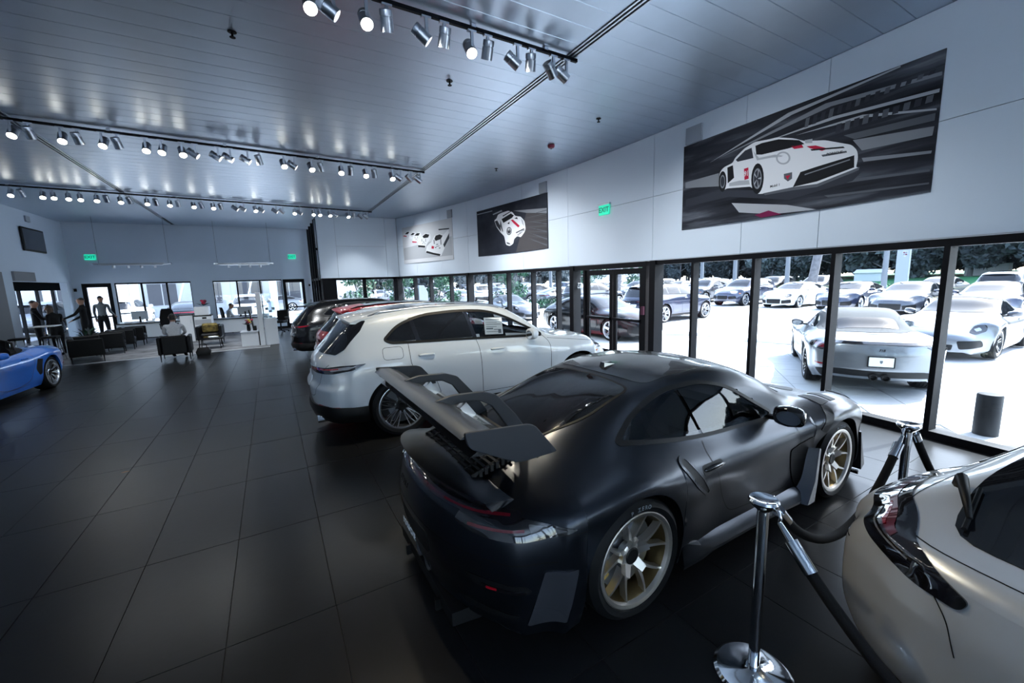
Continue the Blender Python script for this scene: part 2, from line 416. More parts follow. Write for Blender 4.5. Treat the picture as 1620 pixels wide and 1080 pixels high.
# border cut tiles along the glass front
for k in range(40):
    y0 = YR+k*(YE-YR)/40; y1 = y0+(YE-YR)/40
    rest.add([(fx(y0)-.75, y0, -.0008), (fx(y0)+.1, y0, -.0008), (fx(y1)+.1, y1, -.0008), (fx(y1)-.75, y1, -.0008)], [(0, 1, 2, 3)])
r_ = rest.build('tile_field', M['floor_tile'], floor); r_['kind'] = 'stuff'
# ceiling: deck with metal planks in three bays, two slotted channels
CX1, CX2 = 3.62, -3.35
cd = MB(); cd.box((XL-.3, YR-.3, ZC+.05), (8.2, YB+.3, ZC+.35)); ceiling = S(cd.build('ceiling', M['ceil_dark']))
PW = .31; n = int((YB-YR)/PW); data = {}
for bay, (a, b) in enumerate(((XL, CX2-.07), (CX2+.07, CX1-.07), (CX1+.07, 7.05))):
    mb = MB(); mb.prism([(.0015, .0), (.006, -.006), (PW-.006, -.006), (PW-.0015, 0), (PW-.0015, .04), (.0015, .04)], a, b, 'x')
    for k in range(n):
        if bay not in data: o = mb.build('ceiling_plank', M['plank'], ceiling, loc=(0, YR+k*PW, ZC+.008)); data[bay] = o.data
        else: link('ceiling_plank', data[bay], ceiling, (0, YR+k*PW, ZC+.008))
for i, x in enumerate((CX1, CX2)):
    ch = MB(); ch.box((x-.068, YR, ZC+.02), (x+.068, 21.0, ZC+.05)); o = S(ch.build('trim_%d' % (i+1), M['ceil_dark']))
    for dx in (-.055, 0, .055):
        r_ = MB(); r_.box((x+dx-.011, YR, ZC-.012), (x+dx+.011, 20.9, ZC+.02)); r_.build('channel_rail', M['alu'], o)
# ---- glass front: upper wall with panels
joints = [-7.4, -5.2, -2.8, -.4, .6, 2.98, 4.16, 6.09, 8.84, 10.82, 13.79, 15.48, 17.18, 18.62]
bk = MB(); ys = np.linspace(YR-.2, 18.9, 70)
bk.loft([[(fx(y)+.02, y, ZS), (fx(y)+.32, y, ZS), (fx(y)+.32, y, ZC+.1), (fx(y)+.02, y, ZC+.1)] for y in ys]); wall_right = S(bk.build('wall_right', M['wall_grey']))
def arc_panel(y0, y1, z0, z1, parent, m, off0=-.004, off1=.022, name='wall_panel', gap=.004, seg=6):
    mb = MB(); rings = []
    for y in np.linspace(y0+gap, y1-gap, seg+1):
        t, nn = fdir(y); p = Vector((fx(y), y, 0)); a = p+nn*off0; b = p+nn*off1
        rings.append([(a.x, a.y, z0+gap), (b.x, b.y, z0+gap), (b.x, b.y, z1-gap), (a.x, a.y, z1-gap)])
    mb.loft(rings); return mb.build(name, m, parent)
for a, b in zip(joints, joints[1:]):
    if a in (8.84, 4.16, 13.79) or True:
        arc_panel(a, b, ZS+.012, ZJ, wall_right, M['panel']); arc_panel(a, b, ZJ, ZC, wall_right, M['panel'])
led = arc_panel(YR, 18.7, ZS-.004, ZS+.012, wall_right, M['alu'], -.03, .03, 'ledge', 0, 60)
# end wall of the bay (panels above, windows below)
ew = MB(); ew.box((XE, YE+.03, ZS), (5.2, YE+.30, ZC+.1)); wall_end = S(ew.build('wall_end', M['wall_grey']))
for (a, b) in ((XE, 2.50), (2.50, 4.50), (4.50, 5.0)):
    for (z0, z1) in (((ZS, ZC),) if b-a < 1 else ((ZS, ZJ), (ZJ, ZC))):
        p = MB(); p.box((a+.004, YE, z0+.004), (b-.004, YE+.028, z1-.004)); p.build('wall_panel', M['panel'], wall_end)
sd = MB(); sd.box((XE-.02, YE, ZS), (XE+.0, YE+.3, ZC+.05)); sd.build('wall_panel', M['panel'], wall_end)
# ---- windows of the glass front
BM = M['black_metal']
def vbar(y, w, z0, z1, parent, d0=-.06, d1=.10, name='mullion', m=None):
    mb = MB(); t, nn = fdir(y); p = Vector((fx(y), y, 0)); c = [p-t*w/2+nn*d0, p+t*w/2+nn*d0, p+t*w/2+nn*d1, p-t*w/2+nn*d1]
    mb.loft([[(q.x, q.y, z0) for q in c], [(q.x, q.y, z1) for q in c]]); return mb.build(name, m or BM, parent)
mull = [-7.4+1.157*k for k in range(8)] + [1.59, 2.73, 3.88, 5.06, 6.0]
mull2 = [8.62, 9.27, 10.39, 11.61, 12.64, 13.82, 14.97, 16.32, 17.42, 18.6]
def bay(i, y0, y1):
    w = S(empty('window_%d' % i, (0, 0, 0)))
    for y in ((y0,) if not thick(y0) else ()): vbar(y, .055, .09, ZS-.07, w)
    if thick(y0): vbar(y0, .15 if y0 not in (13.82,) else .12, 0, ZS, w, -.10, .16)
    arc_panel(y0, y1, 0, .09, w, BM, -.06, .10, 'sill', 0, 3); arc_panel(y0, y1, ZS-.09, ZS-.004, w, BM, -.06, .10, 'head', 0, 3)
    a, b = Vector((fx(y0), y0, 0)), Vector((fx(y1), y1, 0)); t, nn = fdir((y0+y1)/2); g = MB()
    pts = [a+nn*.02, b+nn*.02, b+nn*.032, a+nn*.032]; g.loft([[(q.x, q.y, .09) for q in pts], [(q.x, q.y, ZS-.09) for q in pts]]); g.build('pane', M['glass'], w)
    return w
def thick(y): return any(abs(y-q) < 1e-6 for q in (6.0, 8.62, 13.82, .59))
wi = 1
mm = sorted(mull)
mm = [q for q in mm if q < .5]+[.59]+[q for q in mm if q > 1]
for a, b in zip(mm, mm[1:]): bay(wi, a, b); wi += 1
for a, b in zip(mull2, mull2[1:]): bay(wi, a, b); wi += 1
vb = S(empty('trim_3')); vbar(6.0, .15, 0, ZS, vb, -.10, .16, 'column'); vbar(6.22, .04, .0, ZS, vb); vbar(18.62, .16, 0, ZS, vb, -.1, .16, 'column'); 
# the narrow near column on the right edge of the picture is window post .59
# ---- double doors
dr = S(empty('door_1'))
D0, D1 = 6.30, 8.15
arc_panel(6.2, 8.62, 2.20, ZS-.004, dr, BM, -.07, .12, 'door_head', 0, 3)
for y in (D0-.03, D1+.03): vbar(y, .07, 0, 2.2, dr, -.06, .10, 'door_post')
def leaf(y0, y1):
    lf = MB(); t, nn = fdir((y0+y1)/2)
    a, b = Vector((fx(y0), y0, 0)), Vector((fx(y1), y1, 0)); u = (b-a).normalized(); L = (b-a).length
    def slab(s0, s1, z0, z1, d0, d1):
        pts = [a+u*s0+nn*d0, a+u*s1+nn*d0, a+u*s1+nn*d1, a+u*s0+nn*d1]; lf.loft([[(q.x, q.y, z0) for q in pts], [(q.x, q.y, z1) for q in pts]])
    slab(.01, .11, .01, 2.18, -.02, .03); slab(L-.11, L-.01, .01, 2.18, -.02, .03); slab(.11, L-.11, .01, .27, -.02, .03); slab(.11, L-.11, 2.06, 2.18, -.02, .03)
    o = lf.build('door_leaf', BM, dr)
    g = MB(); pts = [a+u*.11+nn*.002, a+u*(L-.11)+nn*.002, a+u*(L-.11)+nn*.01, a+u*.11+nn*.01]; g.loft([[(q.x, q.y, .27) for q in pts], [(q.x, q.y, 2.06) for q in pts]]); g.build('pane', M['glass'], o)
    p = MB(); q0, q1 = a+u*.06-nn*.06, a+u*(L-.06)-nn*.06; p.bar((q0.x, q0.y, 1.03), (q1.x, q1.y, 1.03), .05, .06); p.build('push_bar', BM, o)
leaf(D0, (D0+D1)/2); leaf((D0+D1)/2, D1)
kc = MB(); t, nn = fdir(6.26); p = Vector((fx(6.24), 6.24, 1.25))-nn*.10; kc.cbox((p.x, p.y, 1.27), (.05, .07, .18)); tag(kc.build('card_reader', mat('reader_plum', (.05, .01, .03), .4)), 'small card reader on the post beside the double glass doors', 'card reader')
g = MB(); t, nn = fdir(8.38); a, b = Vector((fx(8.19), 8.19, 0)), Vector((fx(8.55), 8.55, 0)); w = S(empty('window_%d' % wi)); wi += 1
pts = [a+nn*.02, b+nn*.02, b+nn*.03, a+nn*.03]; g.loft([[(q.x, q.y, .09) for q in pts], [(q.x, q.y, 2.2) for q in pts]]); pane5 = g.build('pane', M['glass'], w)
sl = MB(); sl.loft([[(q.x, q.y, 0) for q in pts], [(q.x, q.y, .09) for q in pts]]); sl.build('sill', BM, w)
nm = frame_matrix((fx(8.37)+.045, 8.37, 1.80), (fdir(8.37)[0]), (0, 0, 1)); text_obj('street_number', '5155', .21, M['white_lam'], w, nm, .004, bold=True)
# ---- end-wall windows and the glazed return towards the far wall
w = S(empty('window_%d' % wi)); wi += 1
for x in (2.32, 3.50, 4.80):
    m_ = MB(); m_.box((x-.07, YE+.02, 0), (x+.07, YE+.18, ZS)); m_.build('mullion', BM, w)
for (a, b) in ((2.32, 3.50), (3.50, 4.80)):
    m_ = MB(); m_.box((a+.07, YE+.09, .09), (b-.07, YE+.10, ZS-.09)); m_.build('pane', M['glass'], w)
m_ = MB(); m_.box((XE, YE+.02, ZS-.09), (5.2, YE+.18, ZS)); m_.build('head', BM, w); m_ = MB(); m_.box((XE, YE+.02, 0), (5.2, YE+.18, .09)); m_.build('sill', BM, w)
m_ = MB(); m_.box((XE, YE+.02, .09), (2.25, YE+.18, ZS-.09)); m_.build('solid_panel', BM, w)
w = S(empty('window_%d' % wi)); wi += 1
YS = [YE+.3+k*(YB-YE-.5)/4 for k in range(5)]
for y in YS:
    m_ = MB(); m_.box((XE-.02, y-.06, 0), (XE+.14, y+.06, ZC)); m_.build('mullion', BM, w)
for a, b in zip(YS, YS[1:]):
    m_ = MB(); m_.box((XE+.05, a+.06, .09), (XE+.06, b-.06, ZC-.1)); m_.build('pane', M['glass'], w)
    m_ = MB(); m_.box((XE, a, ZS-.05), (XE+.12, b, ZS+.05)); m_.build('transom', BM, w)
m_ = MB(); m_.tube([(XE-.06, YE+.25, 2.3), (XE-.06, YE+.25, 3.45)], .03, 10); m_.build('downpipe', M['alu'], w, smooth=True)
m_ = MB(); m_.tube([(XE-.06, YE+.25, 3.55), (XE-.06, YE+.25, 4.7)], .03, 10); m_.build('downpipe', M['alu'], w, smooth=True)
# ---- far wall with its windows and two glazed doors (openings left in the masonry)
def wall_with_openings(name, x0, x1, y, th, z1, ops, m):
    """wall along X; ops = (xa, xb, za, zb)"""
    mb = MB(); xs = sorted({x0, x1, *[o[0] for o in ops], *[o[1] for o in ops]})
    for a, b in zip(xs, xs[1:]):
        cut = [o for o in ops if o[0] <= a+1e-6 and o[1] >= b-1e-6]
        if not cut: mb.box((a, y, 0), (b, y+th, z1)); continue
        o = cut[0]
        if o[2] > 0: mb.box((a, y, 0), (b, y+th, o[2]))
        mb.box((a, y, o[3]), (b, y+th, z1))
    return S(mb.build(name, m))
WH = 2.40
wall_back = wall_with_openings('wall_back', XL-.2, XE+.2, YB, .22, ZC+.1, [(-6.62, -5.72, 0, WH), (-5.62, -3.06, .50, WH), (-2.26, .52, .50, WH), (.56, 1.52, 0, WH)], M['wall'])
def back_window(a, b, n):
    global wi
    w = S(empty('window_%d' % wi)); wi += 1
    for k in range(n+1):
        x = a+(b-a)*k/n; m_ = MB(); m_.box((x-.03, YB+.02, .5), (x+.03, YB+.12, WH)); m_.build('mullion', BM, w)
    for k in range(n):
        x0, x1 = a+(b-a)*k/n, a+(b-a)*(k+1)/n; m_ = MB(); m_.box((x0+.03, YB+.06, .54), (x1-.03, YB+.07, WH-.06)); m_.build('pane', M['glass'], w)
    m_ = MB(); m_.box((a, YB+.02, WH-.06), (b, YB+.12, WH)); m_.build('head', BM, w); m_ = MB(); m_.box((a, YB-.04, .48), (b, YB+.12, .54)); m_.build('sill', BM, w)
back_window(-5.62, -3.06, 3); back_window(-2.26, .52, 3)
def glass_door(i, a, b):
    d = S(empty('door_%d' % i)); lf = MB()
    lf.box((a, YB+.0, 0), (a+.13, YB+.10, WH)); lf.box((b-.13, YB, 0), (b, YB+.10, WH)); lf.box((a+.13, YB, WH-.16), (b-.13, YB+.10, WH)); lf.box((a+.13, YB, 0), (b-.13, YB+.10, .22)); lf.build('door_frame', BM, d)
    g = MB(); g.box((a+.13, YB+.05, .22), (b-.13, YB+.06, WH-.16)); g.build('pane', M['glass'], d); p = MB(); p.box((a+.13, YB-.04, 1.0), (b-.13, YB+.02, 1.06)); p.build('push_bar', BM, d)
glass_door(2, -6.62, -5.72); glass_door(3, .56, 1.52)
# ---- left wall with a wide opening into a side lounge, and the wall behind the viewer
OY0, OY1, OZ = 19.0, 22.95, 2.45
lw = MB(); lw.box((XL-.2, YR, 0), (XL, OY0, ZC+.1)); lw.box((XL-.2, OY1, 0), (XL, YB+.2, ZC+.1)); lw.box((XL-.2, OY0, OZ), (XL, OY1, ZC+.1)); wall_left = S(lw.build('wall_left', M['wall']))
pn = MB(); pn.box((XL, 16.4, 0), (XL+.03, 18.42, 2.72)); pn.build('grey_panel', M['wall_grey'], wall_left)
pn = MB(); pn.box((XL, 19.02, 2.46), (XL+.06, 20.36, 2.76)); pn.build('grey_panel', M['wall_grey'], wall_left)
ww = S(empty('window_%d' % wi)); wi += 1
for k in range(9):
    y = OY0+1.55*k; m_ = MB(); m_.box((XL-2.2, y-.04, 0), (XL-2.1, y+.04, OZ+.3)); m_.build('mullion', BM, ww)
m_ = MB(); m_.box((XL-2.16, OY0-1, .05), (XL-2.15, OY1+8.6, OZ+.3)); m_.build('pane', M['glass'], ww)
m_ = MB(); m_.box((XL-2.2, OY0-1, OZ-.25), (XL-2.1, OY1+8.6, OZ+.3)); m_.build('head', BM, ww)
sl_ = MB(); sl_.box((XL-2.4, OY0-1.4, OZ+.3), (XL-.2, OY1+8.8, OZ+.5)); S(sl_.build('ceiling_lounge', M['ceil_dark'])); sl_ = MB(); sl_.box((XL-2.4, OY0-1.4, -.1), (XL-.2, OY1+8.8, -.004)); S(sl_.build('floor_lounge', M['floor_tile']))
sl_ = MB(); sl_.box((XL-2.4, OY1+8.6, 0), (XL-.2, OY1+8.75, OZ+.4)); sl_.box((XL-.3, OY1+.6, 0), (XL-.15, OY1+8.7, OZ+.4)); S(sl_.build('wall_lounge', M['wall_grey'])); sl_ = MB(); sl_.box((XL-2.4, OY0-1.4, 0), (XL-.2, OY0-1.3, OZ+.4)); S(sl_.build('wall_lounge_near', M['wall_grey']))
# wall behind the viewer: unseen, its tall windows added to let in sky fill light
wr = wall_with_openings('wall_rear', XL-.2, 4.6, YR-.2, .2, ZC+.1, [(-6.0, -2.6, .3, 4.3), (-2.2, 1.0, .3, 4.3), (1.4, 4.0, .3, 4.3)], M['wall'])
for (a, b) in ((-6.0, -2.6), (-2.2, 1.0), (1.4, 4.0)):
    w = S(empty('window_%d' % wi)); wi += 1
    g = MB(); g.box((a, YR-.12, .3), (b, YR-.11, 4.3)); g.build('pane', M['glass'], w)
    for k in range(4):
        x = a+(b-a)*k/3; m_ = MB(); m_.box((x-.03, YR-.17, .3), (x+.03, YR-.05, 4.3)); m_.build('mullion', BM, w)
# skirting
for nme, a, b in (('baseboard_back', (-5.72, YB-.015, 0), (.56, YB, .1)), ('baseboard_left', (XL, 10, 0), (XL+.015, 18.6, .1))):
    m_ = MB(); m_.box(a, b); S(m_.build(nme, M['black']))
# ---------------------------------------------------------------- ground outside
gd = MB(); gd.box((-160, -160, -.5), (240, 200, -.27)); gnd = S(gd.build('ground', M['concrete']))
# forecourt slab lies level with the showroom floor
fc = MB()
ys = np.linspace(-40, 18.3, 60)
rings = [[(fx(max(min(y, 30), -20))+.11, y, -.26), (70, y, -.26), (70, y, -.02), (fx(max(min(y, 30), -20))+.11, y, -.02)] for y in ys]
fc.loft(rings); fc.box((2.0, 18.3, -.26), (70, 90, -.02)); fc.box((-60, YB+.22, -.26), (2.0, 90, -.02)); fc.box((-60, -40, -.26), (XL-.2, YB+.22, -.02)); fc.box((XL-.2, -40, -.26), (7.1, YR-.21, -.02)); S(fc.build('forecourt', M['concrete']))
# diagonal pavers near the glass
pv = S(empty('pavers'))
pa = math.radians(38); ca, sa = math.cos(pa), math.sin(pa); PL, PH = .62, .62
pmb = MB(); pmb.bbox((.004, .004, -.03), (PL-.004, PH-.004, 0), .004); pdat = None; cnt = 0; pl_ = []
for i in range(-30, 40):
    for j in range(-30, 40):
        x = 7+i*PL*ca-j*PH*sa; y = 3+i*PL*sa+j*PH*ca
        if not (-3 < y < 7.5): continue
        cx, cy = x+.31*(ca-sa), y+.31*(sa+ca)
        if cx-.45 < fx(cy)+.12 or cx > 11.5+.12*cy: continue
        pl_.append((x, y, cx, cy))
pl_.sort(key=lambda q: q[2]**2+q[3]**2)
for (x, y, cx, cy) in pl_[:250]:
    if pdat is None: o = pmb.build('paver', M['paver'], pv, loc=(x, y, -.002), rot=(0, 0, pa)); pdat = o.data
    else: link('paver', pdat, pv, (x, y, -.002), (0, 0, pa))
# ---------------------------------------------------------------- car construction
class Car:
    """A body shell lofted from cross-sections; glass, lamps, seams and trim are cut to outlines and laid on that shell."""
    def __init__(s, spec, step=0.055, sub=6):
        s.sp = spec; c = {k: pchip(v) for k, v in spec['curves'].items()}
        xr, xf = spec['xr'], spec['xf']; s.xr, s.xf = xr, xf
        xs = list(np.arange(xr, xf, step)) + [xf]
        rr = spec.get('round', 0.05)
        for k in range(7):
            d = rr*(1-math.cos(k/6*math.pi/2)); xs += [xr+d, xf-d]
        arches = spec['arches']                     # (x, z, r)
        for (xa, za, ra) in arches:
            xs = [x for x in xs if not (xa-ra-0.012 < x < xa+ra+0.012)]
            xs += [xa-ra-0.0015, xa-ra, xa+ra, xa+ra+0.0015] + [xa-ra*math.cos(t) for t in np.linspace(0.06, math.pi-0.06, 30)]
        xs = sorted(xs); out = [xs[0]]
        for x in xs[1:]:
            if x-out[-1] > 0.0012: out.append(x)
        xs = out; s.xs = xs
        names = [('y2','z2'),('y3','z3'),('y4','z4'),('y5','z5'),('y6','z6'),('y7','z7')]
        rows = None; V = []
        NT = 3*sub; NB = 4*sub + 6                 # rows above / below the belt line
        for x in xs:
            zc = float(c['zc'](x)); P = [(0.0, zc)]
            y2, z2 = float(c['y2'](x)), float(c['z2'](x)); k1 = spec.get('crown', 0.78)
            P.append((y2*0.58, z2+(zc-z2)*k1))
            for a, b in names: P.append((float(c[a](x)), float(c[b](x))))
            d = min(x-xr, xf-x)
            if d < rr:
                ins = rr*(1-math.sqrt(max(0, 1-(1-d/rr)**2)))
                zm = 0.5*(P[0][1]+P[-1][1])
                P = [(max(0, y-ins) if y > 0 else 0, z-ins*max(-1, min(1, (z-zm)/0.25))) for y, z in P]
            cv = catmull(P, sub)
            top = cv[:3*sub+1]; low = cv[3*sub:]
            za_ = None
            for (xa, za, ra) in arches:
                if abs(x-xa) <= ra+1e-6: za_ = za+math.sqrt(max(0, ra*ra-(x-xa)**2))
            if za_ is not None:
                kk = np.where(low[:, 1] < za_)[0]
                if len(kk) and kk[0] > 0:
                    i = kk[0]; t = (low[i-1, 1]-za_)/max(1e-9, low[i-1, 1]-low[i, 1]); low = np.vstack([low[:i], low[i-1]+(low[i]-low[i-1])*t])
            L = np.concatenate([[0], np.cumsum(np.linalg.norm(np.diff(low, axis=0), axis=1))]); q = np.linspace(0, L[-1], NB+1)
            low = np.stack([np.interp(q, L, low[:, 0]), np.interp(q, L, low[:, 1])], 1)
            sec = np.vstack([top, low[1:], [[max(0.05, low[-1, 0]-0.035), low[-1, 1]+0.004]], [[max(0.03, low[-1, 0]-0.09), low[-1, 1]+0.03]]])
            V.append(np.column_stack([np.full(len(sec), x), sec]))
        V = np.array(V); nS, nR, _ = V.shape; s.nS, s.nR = nS, nR
        verts = [tuple(p) for p in V.reshape(-1, 3)]; faces = []
        for i in range(nS-1):
            for j in range(nR-1):
                faces.append((i*nR+j, i*nR+j+1, (i+1)*nR+j+1, (i+1)*nR+j))
        K = 9
        for end, i in (('r', 0), ('f', nS-1)):
            base = len(verts); n0 = nR-2
            for j in range(n0):
                x, y, z = V[i, j]
                for k in range(K+1): verts.append((x, y*(1-k/K), z))
            for j in range(n0-1):
                for k in range(K):
                    a = base+j*(K+1)+k; f = (a, a+1, a+K+2, a+K+1)
                    faces.append(f if end == 'r' else f[::-1])
        P = np.array(verts); P = s.warp(P)
        bm = bmesh.new()
        for sg in (1, -1):
            bv = [bm.verts.new((p[0], p[1]*sg, p[2])) for p in P]
            for f in faces:
                try: bm.faces.new([bv[k] for k in (f if sg == -1 else f[::-1])])
                except ValueError: pass
        bmesh.ops.remove_doubles(bm, verts=bm.verts, dist=0.0006)
        bmesh.ops.dissolve_degenerate(bm, edges=bm.edges, dist=0.0001)
        bmesh.ops.recalc_face_normals(bm, faces=bm.faces)
        bm.faces.ensure_lookup_table()
        # shell must face outwards: test a roof face
        up = max(bm.faces, key=lambda f: f.calc_center_median().z)
        if up.normal.z < 0: bmesh.ops.reverse_faces(bm, faces=bm.faces)
        s.bm = bm; s.bvh = BVHTree.FromBMesh(bm)
    def warp(s, P):
        sp = s.sp; P = P.copy()
        for key, sgn, xe in (('rear', 1, s.xr), ('front', -1, s.xf)):
            w = sp[key]; L = w['L']; t = np.clip((L-np.abs(P[:, 0]-xe))/L, 0, 1); t = t*t*(3-2*t)
            g = pchip(w['g'])(P[:, 2]); P[:, 0] += sgn*t*(w['a']*(np.abs(P[:, 1])/w['W'])**w['p'] + g)
        return P
    # ---- mapping 2d outline -> shell
    def ray(s, view, u, v):
        if view == 'R': o, d = (u, -4, v), (0, 1, 0)
        elif view == 'L': o, d = (u, 4, v), (0, -1, 0)
        elif view == 'top': o, d = (u, v, 4), (0, 0, -1)
        elif view == 'rear': o, d = (-6, u, v), (1, 0, 0)
        elif view == 'front': o, d = (8, u, v), (-1, 0, 0)
        elif view == 'cyl':                      # u = angle from straight back towards the right side, v = height
            cx = s.xr+0.9; o = (cx-4*math.cos(u), -4*math.sin(u), v); d = (math.cos(u), math.sin(u), 0)
        elif view == 'cylf':
            cx = s.xf-0.9; o = (cx+4*math.cos(u), -4*math.sin(u), v); d = (-math.cos(u), math.sin(u), 0)
        else:                                    # (centre, uvec, vvec, dir)
            c0, uu, vv, dd = view; o = tuple(c0[i]+uu[i]*u+vv[i]*v-dd[i]*4 for i in range(3)); d = dd
        return Vector(o), Vector(d)
    def hit(s, view, u, v):
        o, d = s.ray(view, u, v); h = s.bvh.ray_cast(o, d)
        if h[0] is None:
            h = s.bvh.find_nearest(o+d*4*d.length) if view not in ('R', 'L') else s.bvh.find_nearest(Vector((u, -0.8 if view == 'R' else 0.8, v)))
            return h[0], h[1], d
        return h[0], h[1], d
    def patch(s, name, poly, view, m, parent, off=0.003, step=0.05, skirt=0.006, smooth=True, mirror=False):
        bd = resample(poly, step*0.6); n = len(bd)
        xs0 = [p[0] for p in bd]; ys0 = [p[1] for p in bd]
        gx = np.arange(min(xs0)+step/2, max(xs0), step); gy = np.arange(min(ys0)+step/2, max(ys0), step)
        pts = [Vector((p[0], p[1])) for p in bd]
        if len(gx) and len(gy):
            X, Y = np.meshgrid(gx, gy); X = X.ravel(); Y = Y.ravel()
            ins = in_poly(X, Y, offset_poly(bd, step*0.3) if n > 4 else bd)
            pts += [Vector((a, b)) for a, b in zip(X[ins], Y[ins])]
        vo, eo, fo, *_ = delaunay_2d_cdt(pts, [(i, (i+1) % n) for i in range(n)], [], 1, 1e-6)
        V = []; 
        for p in vo:
            h, nn, d = s.hit(view, p.x, p.y)
            if nn.dot(d) > 0: nn = -nn
            V.append(h+nn*off)
        F = [tuple(f) for f in fo]
        # orientation
        nv = len(V); cnt = {}
        for f in F:
            for a, b in zip(f, f[1:]+f[:1]): cnt[(a, b)] = 1
        be = [(a, b) for (a, b) in cnt if (b, a) not in cnt]
        bvs = {a for a, b in be}; mp = {}
        for a in bvs:
            h, nn, d = s.hit(view, vo[a].x, vo[a].y)
            if nn.dot(d) > 0: nn = -nn
            mp[a] = len(V); V.append(V[a]-nn*(skirt+off))
        F += [(b, a, mp[a], mp[b]) for a, b in be]
        me = mesh_data(name, V, F, [m], None, smooth)
        bm = bmesh.new(); bm.from_mesh(me); bmesh.ops.recalc_face_normals(bm, faces=bm.faces)
        bm.faces.ensure_lookup_table()
        f0 = bm.faces[0]; h, nn, d = s.hit(view, vo[fo[0][0]].x, vo[fo[0][0]].y)
        if f0.normal.dot(d) > 0: bmesh.ops.reverse_faces(bm, faces=bm.faces)
        bm.to_mesh(me); bm.free(); me.set_sharp_from_angle(angle=math.radians(40))
        o = link(name, me, parent)
        return o
    def ring(s, name, poly, view, m, parent, inner=0.03, outer=0.0, off=0.004):
        """a band that runs round an outline"""
        bd = [tuple(p) for p in resample(poly, 0.03)]
        A = offset_poly(bd, -outer) if outer else bd; B = offset_poly(bd, inner); V = []; F = []; n = len(bd)
        for q in (A, B):
            for p in q:
                h, nn, d = s.hit(view, p[0], p[1])
                if nn.dot(d) > 0: nn = -nn
                V.append(h+nn*off)
        for q in (A, B):
            for p in q:
                h, nn, d = s.hit(view, p[0], p[1])
                if nn.dot(d) > 0: nn = -nn
                V.append(h-nn*0.01)
        for i in range(n):
            j = (i+1) % n; F += [(i, j, n+j, n+i), (i, 2*n+i, 2*n+j, j), (n+i, n+j, 3*n+j, 3*n+i)]
        me = mesh_data(name, V, F, [m], None, False)
        bm = bmesh.new(); bm.from_mesh(me); bmesh.ops.recalc_face_normals(bm, faces=bm.faces); bm.to_mesh(me); bm.free()
        return link(name, me, parent)
    def seam(s, name, path, view, m, parent, w=0.006, off=0.0012, closed=False, smooth=True, step=0.02):
        pts = catmull(path, 8, closed) if smooth else np.array(path, float)
        pts = np.array(resample([tuple(p) for p in pts], step, closed)); n = len(pts); V = []; F = []
        for i in range(n):
            a = pts[i-1] if (closed or i > 0) else pts[i]; b = pts[(i+1) % n] if (closed or i < n-1) else pts[i]
            t = b-a; t = t/max(1e-9, np.linalg.norm(t)); nn2 = np.array([-t[1], t[0]])
            for sg in (-1, 1):
                q = pts[i]+nn2*sg*w/2; h, nn, d = s.hit(view, q[0], q[1])
                if nn.dot(d) > 0: nn = -nn
                V.append(h+nn*off)
        for i in range(n if closed else n-1):
            j = (i+1) % n; F.append((2*i, 2*i+1, 2*j+1, 2*j))
        return link(name, mesh_data(name, V, F, [m], None, True), parent)
    def cut(s, poly, view, inset=0.012):
        """open a hole in the shell under a pane"""
        q = offset_poly(resample(poly, 0.03), inset); kill = []
        for f in s.bm.faces:
            c = f.calc_center_median(); n = f.normal
            if view in ('R', 'L'):
                if (c.y < 0) != (view == 'R'): continue
                u, v = c.x, c.z
            elif view == 'top':
                if n.z < 0.05: continue
                u, v = c.x, c.y
            elif view == 'rear':
                if n.x > -0.02: continue
                u, v = c.y, c.z
            else: continue
            kill.append((f, u, v))
        if not kill: return
        ins = in_poly([k[1] for k in kill], [k[2] for k in kill], q)
        bmesh.ops.delete(s.bm, geom=[k[0] for k, i in zip(kill, ins) if i], context='FACES')
    def body(s, name, m, parent, extra=None):
        me = bpy.data.meshes.new(name)
        for k in (m if isinstance(m, (list, tuple)) else [m]): me.materials.append(k)
        s.bm.to_mesh(me); s.bm.free()
        me.polygons.foreach_set('use_smooth', [True]*len(me.polygons)); me.set_sharp_from_angle(angle=math.radians(38)); me.update()
        return link(name, me, parent)
    def pos(s, view, u, v, off=0.0):
        h, nn, d = s.hit(view, u, v)
        if nn.dot(d) > 0: nn = -nn
        return h+nn*off, nn

